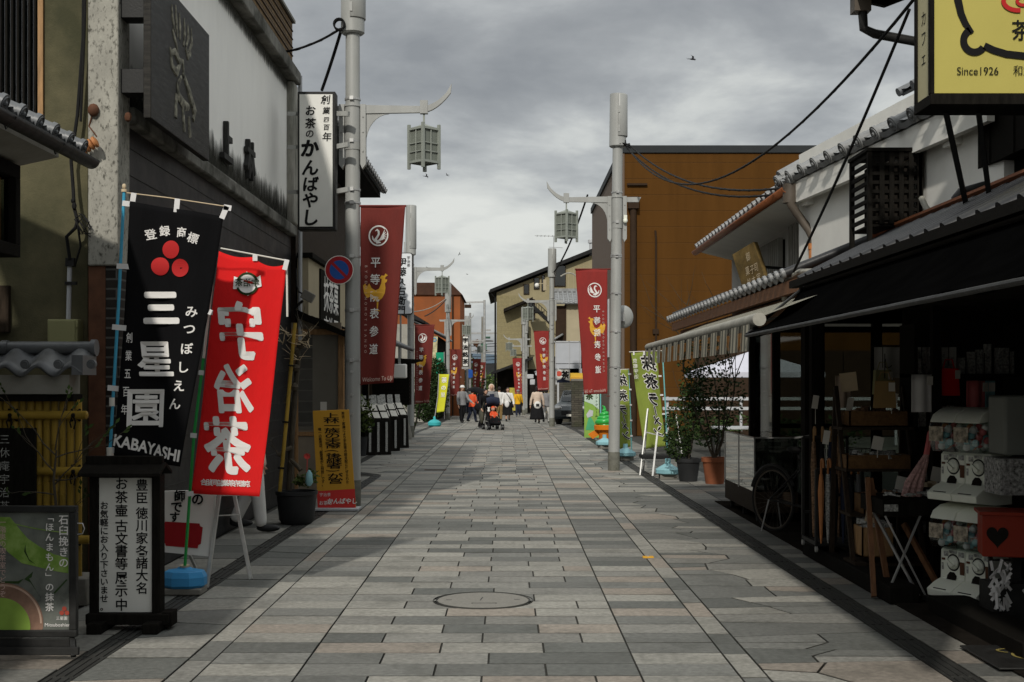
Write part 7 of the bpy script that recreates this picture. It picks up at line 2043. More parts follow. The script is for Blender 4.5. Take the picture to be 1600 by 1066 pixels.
wp = thing('white_hoarding', 'big blank white panelled hoarding above the sign with the red disc', 'hoarding', P(888, 577, 56))
o = V(wp.location); d = 56; mb = MB(); box_px(mb, 868, 908, 535, 568, d, .2, o); box_px(mb, 868, 908, 569, 576, d, .2, o); mb.build('panel', mat('hoarding', (.40, .42, .45), .6, .06, 3, .03), wp)
mb = MB(); 
for x in (868, 889, 905): box_px(mb, x - .4, x + .6, 533, 576, d - .03, .03, o)
box_px(mb, 866, 909, 533, 535, d - .03, .25, o)
mb.bar(P(872, 576, d) - o, P(872, 640, d) - o, .08); mb.bar(P(907, 576, d) - o, P(907, 640, d) - o, .12); mb.build('frame', M['panel_grey'], wp)
fs = thing('ice_flag_sign', 'small white sign with a red disc, dark brush character and navy waves', 'sign', P(879, 598, 54))
o = V(fs.location); sf = surf_px(fs, 54)
q = MB().prism([sf(*p) for p in ((868, 577.5), (890.5, 577.5), (890.5, 598), (868, 598))], (0, .06, 0)).build('panel', M['panel_white'], fs)
shape('red_disc', q, sf, [disc(873.5, 584, 4.2, 20)], mat('flag_red', (.5, .08, .05), .7, .1, 4, 0), .01); shape('navy_waves', q, sf, [[(868.3, 597.8), (868.3, 595), (875, 593), (879, 590), (884, 594), (890.3, 595), (890.3, 597.8)]], M['wool_navy'], .012)
lettering('lettering', q, sf, [('茶', 883, 586, 12, dict(bold=.04))], M['ink'], .02)
mb = MB(); mb.bar(P(869, 576, 54) - o, P(869, 601, 54) - o, .06); mb.build('post', M['panel_grey'], fs)
ya = thing('yellow_awning', 'small bright yellow awning box above the dark brick wall', 'awning', P(902, 595, 53)); o = V(ya.location)
mb = MB(); box_px(mb, 891, 913, 583, 590, 53, .4, o); mb.build('box', mat('awning_yellow', (.62, .40, .05), .6, .1, 3, 0), ya)
mb = MB(); box_px(mb, 891, 913, 590.2, 595, 53 - .1, .3, o); mb.build('valance', M['gold'], ya)
gw = thing('brick_garden_wall', 'dark mossy brick garden wall and pillar beside the parked car', 'wall', (2.6, 50, zg(50)))
o = V(gw.location)
q = P(893, 0, 50).x - o.x
MB().bx(q, q + .42, -.2, .3, -.05, 1.78).build('pillar', M['brick_garden'], gw, bevel=.01)
MB().bx(P(866, 0, 60).x - o.x, 4, 10, 10.4, -.3, 2.0).build('back_wall', M['brick_garden'], gw)
mb = MB(); mb.bx(q - .02, q + .44, -.22, .32, 1.78, 1.86); mb.build('pillar_cap', M['concrete'], gw)
car = thing('parked_car', 'dark parked car with a silver headlamp showing its nose beside the brick pillar', 'car', (3.25, 55.2, zg(55)), R(-18))
prof = [(-2.0, .35), (-2.02, .62), (-1.9, .78), (-1.0, .95), (-.35, 1.42), (.9, 1.46), (1.7, 1.05), (1.95, .95), (2.0, .4), (1.9, .25), (-1.9, .25)]
mb = MB(); mb.prism([V((-.8, y, z)) for y, z in prof], (1.6, 0, 0)); mb.build('body', M['car_paint'], car, bevel=.06)
mb = MB(); mb.prism([V((-.7, y, z)) for y, z in ((-.98, .98), (-.40, 1.40), (-.36, 1.42), (-.96, 1.0))], (1.4, 0, .015)); mb.build('windscreen', M['glass_dark'], car)
for s in (-1, 1):
    mb = MB(); mb.prism([V((s * .80, y, z)) for y, z in ((-.8, .98), (-.3, 1.36), (.85, 1.38), (1.4, 1.02))], (s * .012, 0, 0)); mb.build('side_window', M['glass_dark'], car)
    mb = MB(); mb.ell((s * .58, -1.93, .70), (.2, .1, .09), 12); mb.build('headlight', M['steel'], car)
    for y in (-1.25, 1.25):
        mb = MB(); mb.tube([(s * .62, y, .3), (s * .82, y, .3)], .3, 24); w_ = mb.build('wheel', M['rubber'], car, bevel=.02)
        mb = MB(); mb.tube([(s * .81, y, .3), (s * .83, y, .3)], .19, 16); mb.build('rim', M['steel'], w_)
mb = MB(); mb.bx(-.4, .4, -2.04, -2.0, .42, .58); mb.build('grille', M['rubber'], car)
mb = MB(); mb.bx(-.17, .17, -2.06, -2.04, .36, .45); mb.build('number_plate', M['paper'], car)
mr_ = thing('traffic_mirror', 'round traffic mirror seen from behind beside the pole before the brown building', 'traffic mirror', P(975, 495, 24.0))
mb = MB().lathe([(.001, -.05), (.12, -.04), (.2, .0), (.215, .02), (.19, .03)], n=24); mb.xf(Matrix.Rotation(-PI / 2, 4, 'X') @ Matrix.Scale(1, 4)); mb.xf(Matrix.Rotation(R(25), 4, 'Z')); mb.build('mirror_shell', M['pole'], mr_)
mb = MB(); mb.bar((-.06, -.08, .0), (-.2, -.3, .0), .05); mb.box((-.06, -.08, 0), (.12, .06, .18)); mb.build('bracket', M['steel'], mr_)
sp2 = thing('security_camera', 'small white globe camera on the pole stub in front of the brown building', 'camera', P(977, 345, 23.4)); 
mb = MB(); mb.ell((0, 0, 0), (.045, .045, .05), 10); mb.bx(-.03, .03, -.03, .03, .03, .1); mb.build('globe', M['cap_white'], sp2)
lb = thing('globe_lamp', 'white globe lamp with a pale box above the small silver tiled roof', 'lamp', P(839, 446, 49.4))
mb = MB(); mb.ell((0, 0, 0), (.09, .09, .09), 14); mb.build('globe', M['white_paint'], lb)
mb = MB(); mb.bx(.24, .36, -.1, .1, -.2, .22); mb.bar((.05, 0, .07), (.25, 0, .07), .03); mb.bar((.3, 0, 0), (.45, 0, 0), .03); mb.build('box', M['cream_dim'], lb)
# ------------------------------------------------------------------ people
def remesh(mb, name, m, parent, vox, smooth_it=4):
    o = mb.build(name + '_raw', m, None, recalc=True)
    md = o.modifiers.new('r', 'REMESH'); md.mode = 'VOXEL'; md.voxel_size = vox
    sm = o.modifiers.new('s', 'SMOOTH'); sm.factor = .5; sm.iterations = smooth_it
    dg = bpy.context.evaluated_depsgraph_get()
    me = bpy.data.meshes.new_from_object(o.evaluated_get(dg))
    bpy.data.objects.remove(o)
    me.name = name
    me.polygons.foreach_set('use_smooth', [True] * len(me.polygons))
    r = bpy.data.objects.new(name, me)
    COL.objects.link(r); r.parent = parent
    return r
def tape(mb, pts, rs, n=12):
    pts = [V(p) for p in pts]
    mb.tube(pts, rs, n)
    mb.ell(pts[0], (rs[0],) * 3, n); mb.ell(pts[-1], (rs[-1],) * 3, n)
def torso(mb, rings, n=18):
    vs_ = []
    for z, x, y, rx, ry in rings: vs_ += [V((x + rx * math.cos(2 * PI * i / n), y + ry * math.sin(2 * PI * i / n), z)) for i in range(n)]
    k = len(rings)
    fs = [(i * n + j, i * n + (j + 1) % n, (i + 1) * n + (j + 1) % n, (i + 1) * n + j) for i in range(k - 1) for j in range(n)]
    fs += [tuple(range(n))[::-1], tuple(range((k - 1) * n, k * n))]
    mb.add(vs_, fs)
def person(label, loc, face, H=1.62, top='wool_white', bottom='pants', bcol='wool_black', hair='short', stride=.14, arms=((.05, .10), (.05, -.06)), lean=0.0, topz=.47, shoe='shoe', hood=None, hat=None, coat=0, skirtw=.115, bend_arm=(0.0, 0.0), child=False):
    """a figure facing local -y; face = rotation about z"""
    t = thing('person', label, 'person', loc, face)
    h = H
    L = lambda z: -lean * max(0, z - .5) * h
    hip, knee, ank = .515 * h, .285 * h, .045 * h
    hd = .93 * h if not child else .9 * h
    hr = .062 * h if not child else .085 * h
    sh = .815 * h
    leg = []
    for s, st in ((-1, stride), (1, -stride)):
        fx = s * .052 * h
        leg.append([V((s * .05 * h, 0, hip)), V((fx, -st * .45 * h - abs(st) * .12 * h, knee)), V((fx, -st * h + (.06 * h if st < 0 else 0), ank + (.025 * h if st < 0 else 0)))])
    arm_ = []
    for s, (out, fw), bd in ((-1, arms[0], bend_arm[0]), (1, arms[1], bend_arm[1])):
        S_ = V((s * .108 * h, L(sh), sh - .012 * h))
        El = S_ + V((s * (out * .5 + .02) * h, -fw * .7 * h, -.175 * h))
        Wr = El + V((s * (out * .2) * h, -fw * .8 * h - bd * .14 * h, -.155 * h + bd * .15 * h))
        arm_.append([S_, El, Wr])
    mb = MB()
    torso(mb, [(hip - .03 * h, 0, 0, .085 * h, .065 * h), (hip + .03 * h, 0, L(hip), .093 * h, .066 * h), (.61 * h, 0, L(.61 * h), .076 * h, .055 * h), (.70 * h, 0, L(.7 * h), .09 * h, .062 * h), (.78 * h, 0, L(.78 * h), .1 * h, .058 * h), (.825 * h, 0, L(.825 * h), .075 * h, .04 * h), (.845 * h, 0, L(.845 * h), .034 * h, .032 * h)])
    hc = V((0, L(hd) * 1.08 - .012 * h, hd))
    tape(mb, [(0, L(.83 * h), .83 * h), hc - V((0, -.008 * h, hr * .7))], [.031 * h, .029 * h])
    mb.ell(hc, (hr * .78, hr * .95, hr * 1.1), 18); mb.ell(hc + V((0, -hr * .35, -hr * .55)), (hr * .55, hr * .5, hr * .5), 12)
    mb.ell(hc + V((0, -hr * .95, -hr * .12)), (hr * .13, hr * .22, hr * .2), 8)
    for s in (-1, 1): mb.ell(hc + V((s * hr * .8, .02 * hr, -hr * .1)), (hr * .12, hr * .18, hr * .26), 8)
    for lg in leg: tape(mb, lg, [.058 * h, .036 * h, .024 * h])
    for s, a in zip((-1, 1), arm_):
        tape(mb, a, [.031 * h, .025 * h, .018 * h])
        d = (a[2] - a[1]).normalized()
        pm = a[2] + d * .045 * h
        mb.ell(pm, (.016 * h, .024 * h, .03 * h), 10, rot=d.to_track_quat('Z', 'Y').to_matrix())
        for k in range(4):
            q = pm + V((0, (-.018 + .012 * k) * h, 0)) + d * .02 * h
            tape(mb, [q, q + d * (.028 - .004 * abs(k - 1.4)) * h + V((-s * .004 * h, 0, 0)), q + d * (.046 - .006 * abs(k - 1.4)) * h + V((-s * .012 * h, -.004 * h, 0))], [.0062 * h, .0058 * h, .005 * h], 6)
        q = pm + V((0, -.02 * h, 0)); tape(mb, [q, q + V((-s * .008 * h, -.018 * h, 0)) + d * .022 * h], [.007 * h, .0058 * h], 6)
    remesh(mb, 'body', M['skin'], t, .0075 * h, 2)
    # face
    mb = MB()
    for s in (-1, 1): mb.ell(hc + V((s * hr * .34, -hr * .86, hr * .02)), (hr * .11, hr * .06, hr * .07), 8)
    mb.ell(hc + V((0, -hr * .83, -hr * .52)), (hr * .2, hr * .05, hr * .05), 8); mb.build('eyes_and_mouth', M['hair'], t)
    # clothes
    mb = MB()
    g = .014 * h
    torso(mb, [(topz * h, 0, L(topz * h), .098 * h + g + coat * .02, .072 * h + g + coat * .015), (.56 * h, 0, L(.56 * h), .094 * h + g, .066 * h + g), (.63 * h, 0, L(.63 * h), .084 * h + g, .06 * h + g), (.71 * h, 0, L(.71 * h), .094 * h + g, .064 * h + g), (.785 * h, 0, L(.785 * h), .104 * h + g, .058 * h + g), (.83 * h, 0, L(.83 * h), .078 * h + g, .042 * h + g), (.85 * h, 0, L(.85 * h), .04 * h, .038 * h)])
    for a in arm_: tape(mb, [a[0], a[1], a[1] * .12 + a[2] * .88], [.042 * h, .036 * h, .031 * h])
    remesh(mb, 'jacket' if coat else 'shirt', M[top], t, .011 * h, 4)
    mb = MB()
    if bottom in ('pants', 'shorts'):
        torso(mb, [(hip - .05 * h, 0, 0, .09 * h, .068 * h), (hip + .03 * h, 0, L(hip), .1 * h, .075 * h), (.59 * h, 0, L(.59 * h), .088 * h, .066 * h)])
        for lg in leg: tape(mb, [lg[0], lg[1], lg[1] * .12 + lg[2] * .88], [.068 * h, .05 * h, .041 * h])
        remesh(mb, 'trousers', M[bcol], t, .011 * h, 4)
    else:
        n = 30; zz = [.60, .52, .40, .28, .19 if bottom == 'skirt' else .11]; rr = [.088, .106, skirtw * 1.05, skirtw * 1.22, skirtw * 1.4]
        mb.grid(lambda u, v: (lambda i, f: V(((rr[i] * (1 - f) + rr[i + 1] * f) * h * math.cos(2 * PI * u) * (1 + .05 * v * math.cos(2 * PI * u * 9)), (rr[i] * (1 - f) + rr[i + 1] * f) * h * .82 * math.sin(2 * PI * u) * (1 + .05 * v * math.cos(2 * PI * u * 9)), (zz[i] * (1 - f) + zz[i + 1] * f) * h)))(min(3, int(v * 4)), v * 4 - min(3, int(v * 4))), 54, 12)
        mb.build('skirt', M[bcol], t, solid=.008)
    for lg in leg:
        mb = MB(); p = lg[2]
        mb.ell(p + V((0, -.045 * h, -.014 * h)), (.028 * h, .078 * h, .026 * h), 12); mb.ell(p + V((0, 0, .006 * h)), (.027 * h, .034 * h, .04 * h), 10); mb.build('shoe', M[shoe], t)
    if hair and not hood:
        mb = MB()
        mb.ell(hc + V((0, hr * .12, hr * .18)), (hr * .9, hr * 1.0, hr * 1.08), 16)
        if hair == 'long': mb.ell(hc + V((0, hr * .5, -hr * .9)), (hr * .78, hr * .5, hr * 1.5), 14); 
        if hair == 'bob': mb.ell(hc + V((0, hr * .35, -hr * .35)), (hr * .98, hr * .75, hr * 1.0), 14)
        n0 = len(mb.v)
        for i in range(n0):                       # open the front so the face shows
            v = mb.v[i] - hc
            if v.y < -hr * .45 and v.z < hr * .55: mb.v[i] = hc + V((v.x, -hr * .40, v.z))
        mb.build('hair', M['hair'], t)
    if hood:
        mb = MB(); mb.ell(hc + V((0, hr * .28, hr * .12)), (hr * 1.12, hr * 1.12, hr * 1.25), 18); mb.ell(hc + V((0, hr * .5, -hr * 1.0)), (hr * 1.3, hr * .9, hr * .7), 14)
        for i in range(len(mb.v)):
            v = mb.v[i] - hc
            if v.y < -hr * .5 and abs(v.x) < hr * .95 and v.z < hr * .85: mb.v[i] = hc + V((v.x, -hr * .42, v.z))
        mb.build('hood', M[hood], t)
    if hat:
        mb = MB(); mb.lathe([(hr * 1.35, hr * .35), (hr * 1.0, hr * .48), (hr * .95, hr * .9), (hr * .6, hr * 1.28), (.001, hr * 1.34)], hc, 18); mb.build('hat', M[hat], t)
    return t, hc, arm_, L
def gp_(px, d): 
    p = PG(px, d); return (p.x, p.y, p.z)
# the mother in the hooded grey jacket behind the pushchair
t, hc, am, L = person('person in a pale grey hooded jacket and dark shirt pushing a pushchair towards the camera', gp_(768, 45.9), .12, 1.60, 'wool_white' if False else 'wool_grey', 'pants', 'wool_navy', hood='wool_cream', coat=1, arms=((.03, .10), (.03, .10)), bend_arm=(.7, .7))
mb = MB(); mb.bx(-.08, .08, -.155, -.125, .72, 1.26); mb.build('dark_shirt_front', M['wool_navy'], t, bevel=.02)
t, hc, am, L = person('person in a black and white patterned top with a black shoulder bag, beside the pushchair', gp_(752, 45.6), .5, 1.44, 'wool_black', 'pants', 'wool_black', hair='bob', stride=.16, lean=.25, arms=((.06, .08), (.02, .14)), bend_arm=(.3, .6))
mb = MB()
for _ in range(16): mb.ell((rnd(-.13, .13), -.14 - L(.7) * 0 + rnd(-.01, .01) - .06, rnd(.86, 1.14)), (.035, .012, .03), 8)
mb.build('white_print', M['wool_white'], t)
bag = thing('shoulder_bag', 'black rounded shoulder bag carried beside the pushchair', 'bag', gp_(749.5, 45.5)); bag.location.z += .72
mb = MB(); mb.ell((0, 0, .06), (.2, .11, .16), 14); mb.tube([(-.12, 0, .15), (-.06, 0, .4), (.08, .05, .6), (.12, .05, .45), (.1, 0, .18)], .012, 6); mb.build('bag_body', M['wool_black'], bag)
um = thing('open_umbrella', 'black open parasol leaning over the person in the patterned top', 'umbrella', gp_(746, 46.2)); um.location.z += 1.2
mb = MB()
n = 8
mb.grid(lambda u, v: V((.46 * math.sin(v * 1.25) * math.cos(2 * PI * u), .46 * math.sin(v * 1.25) * math.sin(2 * PI * u), .30 * math.cos(v * 1.25) - .02 * abs(math.sin(PI * u * 8)) * v)), 48, 8); mb.xf(Matrix.Rotation(R(14), 4, 'Y')); mb.build('canopy', M['wool_black'], um, solid=.004)
mb = MB(); mb.tube([(.05, 0, .3), (-.02, 0, -.1), (-.08, 0, -.5)], .01, 6); mb.build('shaft', M['steel'], um)
# pushchair and baby
pc = thing('pushchair', 'dark navy pushchair with a big hood carrying a baby down the middle of the street', 'pushchair', gp_(770, 45.0), .25)
mb = MB()
for s in (-.22, .22): mb.tube([(s, -.42, .12), (s, .05, .55), (s, .42, 1.0)], .014, 8); mb.tube([(s, .38, .12), (s, .0, .6)], .014, 8)
mb.tube([(-.22, .42, 1.0), (.22, .42, 1.0)], .018, 8); mb.tube([(-.22, -.2, .36), (.22, -.2, .36)], .014, 8); mb.build('frame', M['blackiron'], pc)
mb = MB(); mb.prism([(-.2, -.25, .38), (-.2, .12, .36), (-.2, .28, .88), (-.2, .34, .88), (-.2, .2, .30), (-.2, -.25, .30)], (.4, 0, 0)); mb.bx(-.2, .2, -.35, .3, .16, .28); mb.prism([(-.18, -.25, .36), (-.18, -.42, .2), (-.18, -.45, .24), (-.18, -.27, .42)], (.36, 0, 0)); mb.build('seat', M['wool_black'], pc, bevel=.02)
mb = MB()
mb.grid(lambda u, v: V((-.24 + .48 * u, .28 - .34 * math.sin(v * PI * .72), .80 + .30 * (1 - math.cos(v * PI * .72)) * .62 + .05 * math.sin(PI * u))), 10, 12); hd_ = mb.build('hood', M['wool_navy'], pc, solid=.02)
for s in (-.25, .25):
    for y in (-.4, .38):
        mb = MB()
        for e in (-.03, .03): mb.tube([(s + e - .012, y, .1), (s + e + .012, y, .1)], .1, 16)
        w_ = mb.build('wheel', M['rubber'], pc)
        mb = MB(); mb.tube([(s - .045, y, .1), (s + .045, y, .1)], .05, 12); mb.build('rim', M['steel'], w_)
mb = MB(); mb.ell((-.34, .25, .5), (.09, .17, .3), 12); mb.tube([(-.3, .3, .75), (-.24, .38, .95)], .012, 6); mb.build('hanging_bag', mat('bag_olive', (.07, .068, .05), .9, .2, 8, .1), pc)
bt = thing('person', 'baby in an orange and black outfit with a red cap sitting in the pushchair', 'person', (pc.location.x + .03, pc.location.y - .02, pc.location.z + .36), .25)
mb = MB(); torso(mb, [(0, 0, .02, .09, .08), (.12, 0, .04, .1, .085), (.24, 0, .08, .085, .07), (.29, 0, .1, .04, .04)]); mb.ell((0, .07, .37), (.075, .08, .088), 14); mb.ell((0, -.01, .35), (.012, .016, .014), 8); tape(mb, [(0, .09, .27), (0, .08, .33)], [.035, .035])
for s in (-1, 1):
    tape(mb, [(s * .08, .07, .24), (s * .12, -.05, .15), (s * .08, -.14, .13)], [.032, .027, .02]); mb.ell((s * .075, -.165, .13), (.018, .026, .022), 8)
    for k in range(4): tape(mb, [(s * .075 - .012 + .008 * k, -.18, .13), (s * .075 - .012 + .008 * k, -.205, .122)], [.006, .005], 6)
    tape(mb, [(s * .095, -.165, .14), (s * .055, -.18, .145)], [.007, .005], 6)
    tape(mb, [(s * .05, .0, .02), (s * .08, -.18, .05), (s * .09, -.3, -.07)], [.05, .042, .03])
remesh(mb, 'body', M['skin'], bt, .006, 2)
mb = MB(); torso(mb, [(-.01, 0, .02, .105, .095), (.12, 0, .04, .115, .1), (.24, 0, .08, .1, .082), (.285, 0, .1, .05, .05)])
for s in (-1, 1): tape(mb, [(s * .08, .07, .24), (s * .12, -.05, .15), (s * .09, -.12, .135)], [.042, .037, .03])
remesh(mb, 'top', M['wool_orange'], bt, .01, 3)
mb = MB()
for s in (-1, 1): tape(mb, [(s * .05, .0, .02), (s * .08, -.18, .05), (s * .09, -.27, -.04)], [.06, .052, .042])
remesh(mb, 'trousers', M['wool_black'], bt, .012, 3)
mb = MB(); mb.ell((0, .085, .40), (.082, .084, .075), 14); 
for i in range(len(mb.v)):
    if mb.v[i].y < .03 and mb.v[i].z < .40: mb.v[i].y = .03
mb.build('cap', M['wool_orange'], bt)
mb = MB()
for s in (-1, 1): mb.ell((s * .028, -.002, .375), (.008, .006, .007), 6)
mb.ell((0, .004, .322), (.018, .006, .006), 6); mb.build('eyes_and_mouth', M['hair'], bt)
mb = MB()
for s in (-1, 1): mb.ell((s * .09, -.33, -.08), (.03, .05, .03), 8)
mb.build('shoes', M['cloth_red'], bt)
toy = thing('soft_toy', 'white round soft toy beside the baby in the pushchair', 'toy', (pc.location.x - .14, pc.location.y - .1, pc.location.z + .62))
mb = MB(); mb.ell((0, 0, .05), (.05, .045, .055), 10); mb.ell((0, 0, .125), (.045, .04, .042), 10)
for s in (-1, 1): mb.ell((s * .035, 0, .165), (.016, .012, .018), 8)
mb.build('toy_body', M['wool_white'], toy)
# others
t, hc, am, L = person('person in a bright orange jacket and dark trousers holding white papers', gp_(738, 58), 2.4, 1.50, 'wool_orange', 'pants', 'wool_navy', hair='short', coat=1, stride=.1, arms=((.05, .05), (.04, .1)), bend_arm=(.2, .6))
mb = MB(); mb.box((-.1, -.28, .86), (.2, .02, .16), rz=.3); mb.build('papers', M['paper'], t)
t, hc, am, L = person('person in a grey jacket and white cap near the dark shop fronts', gp_(722, 57), .6, 1.66, 'wool_grey', 'pants', 'wool_black', coat=1, stride=.04, hat='wool_white', arms=((.05, .04), (.05, .12)), bend_arm=(.1, .5))
t, hc, am, L = person('person in a white shirt and khaki trousers walking away in the middle distance', gp_(780, 62), PI, 1.64, 'wool_white', 'pants', 'wool_khaki', stride=.1)
t, hc, am, L = person('person in a white top and black skirt carrying a white bag', gp_(793.5, 60), .1, 1.60, 'wool_white', 'skirt', 'wool_black', hair='long', stride=.08, arms=((.06, .04), (.05, .06)), bend_arm=(.35, .2))
mb = MB(); mb.ell((-.06, -.2, .82), (.11, .05, .16), 12); mb.build('white_bag', M['cloth_white'], t); mb = MB(); mb.ell((.2, -.08, .80), (.12, .1, .16), 12); mb.tube([(.2, -.05, .9), (.05, -.14, 1.15), (-.08, -.1, 1.32)], .014, 6); mb.build('black_bag', M['wool_black'], t)
t, hc, am, L = person('person in a bright yellow jacket and dark trousers with a black shoulder strap', gp_(809.5, 74), -.05, 1.56, 'wool_yellow', 'pants', 'wool_navy', hair='short', coat=1, stride=.06, hat='wool_grey', shoe='wool_grey')
mb = MB(); mb.bar((-.08, -.165, 1.24), (.16, -.14, .82), .04, .012); mb.ell((.2, -.1, .76), (.08, .06, .1), 10); mb.build('shoulder_strap', M['wool_black'], t)
t, hc, am, L = person('person seen from behind in a cream cardigan with a white backpack', gp_(839.5, 55.5), PI + .05, 1.62, 'wool_cream', 'long', 'wool_black', hair='bob', coat=1, topz=.36, skirtw=.14, stride=.06, arms=((.07, .03), (.07, .02)), bend_arm=(.1, .1))
mb = MB(); mb.ell((0, .17, .80), (.16, .07, .17), 14); mb.build('backpack', M['wool_white'], t, bevel=0); mb = MB(); mb.bx(-.07, .07, .225, .25, .74, .86); mb.build('backpack_pocket', M['pot_black'], t, bevel=.02)
t, hc, am, L = person('person in a pale grey top and white trousers half hidden behind a pole', gp_(853.5, 56.5), PI - .2, 1.56, 'wool_grey', 'pants', 'wool_white', hair='bob', stride=.1, coat=1)
t, hc, am, L = person('person in a cream coat and white trousers hidden behind the red banner', (-2.74, 13.75, 0), PI * .55, 1.62, 'wool_cream', 'pants', 'wool_white', hair='bob', coat=1, topz=.44, stride=.06, arms=((.14, .02), (.06, .03)))
t, hc, am, L = person('far small person in dark clothes beyond the pushchair', gp_(748, 84), 0, 1.6, 'wool_navy', 'pants', 'wool_black', stride=.06)
t, hc, am, L = person('far small person in a grey top behind the person with white papers', gp_(729, 88), PI, 1.6, 'wool_grey', 'pants', 'wool_navy', stride=.06)

# ------------------------------------------------------------------ swallows
def swallow(label, px, py, d, rz, roll, s):
    t = thing('swallow', label, 'bird', P(px, py, d), rz)
    mb = MB()
    torso(mb, [(0, 0, 0, .001, .001), (.02, 0, 0, .012, .012), (.05, 0, .0, .02, .02), (.1, 0, 0, .021, .02), (.14, 0, 0, .012, .011), (.16, 0, 0, .006, .006)], 10)
    mb.ell((0, 0, .022), (.015, .015, .018), 8); mb.ell((0, 0, -.001), (.004, .004, .01), 6)
    m = Matrix.Rotation(PI / 2, 4, 'X')
    mb.xf(m)
    for q in (-1, 1):
        a = [V((q * .012, -.045, .008)), V((q * .07, -.03, .035)), V((q * .165, -.09, .03)), V((q * .10, -.07, .034)), V((q * .014, -.095, .008))]
        mb.prism(a, (0, 0, .004)); mb.prism([V((q * .003, -.15, 0)), V((q * .012, -.15, 0)), V((q * .035, -.235, 0)), V((q * .008, -.18, 0))], (0, 0, .003))
    mb.xf(Matrix.Rotation(roll, 4, 'Y')); mb.xf(Matrix.Scale(s, 4))
    mb.build('body', M['bird'], t)
swallow('dark swallow gliding high over the brown building, the largest of the birds', 1087, 93, 38, R(-75), R(40), 1.25)
swallow('small dark swallow diving below the lantern of the tall white sign pole', 669, 276, 50, R(-60), R(50), 1.0)
swallow('tiny swallow just beside the diving one', 697, 274, 62, R(60), R(30), .9)
swallow('tiny swallow flying over the street centre', 717, 397, 70, R(150), R(60), .9)
swallow('tiniest far swallow over the orange mansard building', 666, 418, 90, R(40), R(20), .9)
swallow('tiny far swallow beside the dark brown mansard roof', 731, 429, 90, R(-40), R(20), .9)

# ------------------------------------------------------------------ overhead cables
def wire(name, label, a, b, sagz, r=.016, m='cable', twist=True, n=36):
    a, b = V(a), V(b)
    pts = [a * (1 - i / n) + b * (i / n) - V((0, 0, sagz * 4 * (i / n) * (1 - i / n))) for i in range(n + 1)]
    mb = MB(); mb.tube(pts, r, 7)
    if twist:
        L = (b - a).length; k = int(L * 14)
        q = []
        for i in range(k + 1):
            u = i / k; p = a * (1 - u) + b * u - V((0, 0, sagz * 4 * u * (1 - u))); w = u * L * 13
            q.append(p + V((0, math.cos(w), math.sin(w))) * r * .8)
        mb.tube(q, r * .55, 5)
    return tag(mb.build(name, M[m]), label, 'cable')
wire('overhead_cable', 'longest twisted overhead cable, sagging across the brown building and rising to the yellow sign', P(980, 230, 23.3), P(1432, -6, 8.6), .95, .012)
wire('overhead_cable', 'upper of the two twisted cables running down to the white shop roof', P(985, 228, 23.3), P(1222, 294, 13.6), .28, .013)
wire('overhead_cable', 'lower of the two twisted cables running down to the white shop gutter', P(980, 232, 23.3), P(1212, 304, 13.9), .30, .013)
wire('overhead_cable', 'steep twisted cable running down to the lower tiled roof of the white shop', P(1421, 15, 8.9), P(1240, 425, 11.6), .05, .012)
wire('overhead_cable', 'twisted cable from the pole coil to the brown tiled parapet', P(532, 45, 16.6), P(440, 82, 17.4), .05, .016)
wire('overhead_cable', 'steep twisted cable running down behind the tall white hanging sign', P(533, 48, 16.7), P(503, 141, 17.6), .02, .022)
wire('overhead_cable', 'thin dark cable rising past the lantern in front of the brown building', P(866, 425, 49.4), P(918, 305, 40), .25, .03, twist=False)
wire('overhead_cable', 'pale cable sagging across the orange building', P(600, 478, 50), P(695, 468, 63.5), .4, .02, 'cable_pale', False)
wire('overhead_cable', 'thin dark cable crossing the orange building to the low roof', P(664, 494, 55), P(697, 468, 63.5), .1, .025, twist=False)
mb = MB(); c = P(531, 40, 16.6)
for k in range(3): mb.tube([c + V((.07 * math.cos(a), -.04 * k, .07 * math.sin(a))) for a in [2 * PI * i / 16 for i in range(17)]], .012, 6, caps=False)
tag(mb.build('cable_coil', M['cable']), 'black coil of cable under the pole sleeve above the tall white hanging sign', 'cable')
mb = MB(); c = P(975, 226, 23.4)
for k in range(7): mb.tube([c + V((rnd(-.1, .05), rnd(-.05, .05), rnd(-.02, .12))), c + V((rnd(0, .15), rnd(-.05, .05), rnd(-.1, .02)))], .014, 5)
tag(mb.build('cable_knot', M['cable']), 'knot of cable ends under the pole sleeve by the brown building', 'cable')
tag(MB().tube([P(876 + i * 5, 432 - 8 * math.sin(i * .5) + i * .9, 49) for i in range(7)], .03, 6).build('bent_pipe', M['cable_pale']), 'pale bent pipe in front of the small silver tiled roof', 'pipe')

# ------------------------------------------------------------------ the far end of the street
def far_pole(label, px, d, ytop, r, cat='utility pole', name='utility_pole', m='concrete'):
    t = thing(name, label, cat, gp_(px, d)); o = V(t.location)
    mb = MB(); mb.tube([(0, 0, 0), (0, 0, P(px, ytop, d).z - o.z)], [r * 1.15, r * .85], 12); mb.build('pole', M[m], t)
    return t, o
t, o = far_pole('tall grey street light post with a long arm at the end of the street', 757, 115, 469, .12, 'lamp post', 'street_light', 'steel')
mb = MB(); mb.bar(P(757, 472, 115) - o, P(720, 473, 115) - o, .12, .14); mb.build('arm', M['steel'], t)
mb = MB(); box_px(mb, 726, 736, 476, 481, 115, .5, o); mb.bar(P(728, 473, 115) - o, P(728, 477, 115) - o, .05); mb.bar(P(734, 473, 115) - o, P(734, 477, 115) - o, .05); mb.build('lamp_head', M['brown_dark'], t)
t, o = far_pole('grey utility pole with crossarms and a transformer at the end of the street', 755, 120, 495, .2)
mb = MB()
for y, a, b in ((521, 736, 776), (533, 735, 771), (548, 738, 765), (516, 751, 767)): mb.bar(P(a, y, 120) - o, P(b, y, 120) - o, .14, .16)
mb.build('crossarm', M['steel'], t)
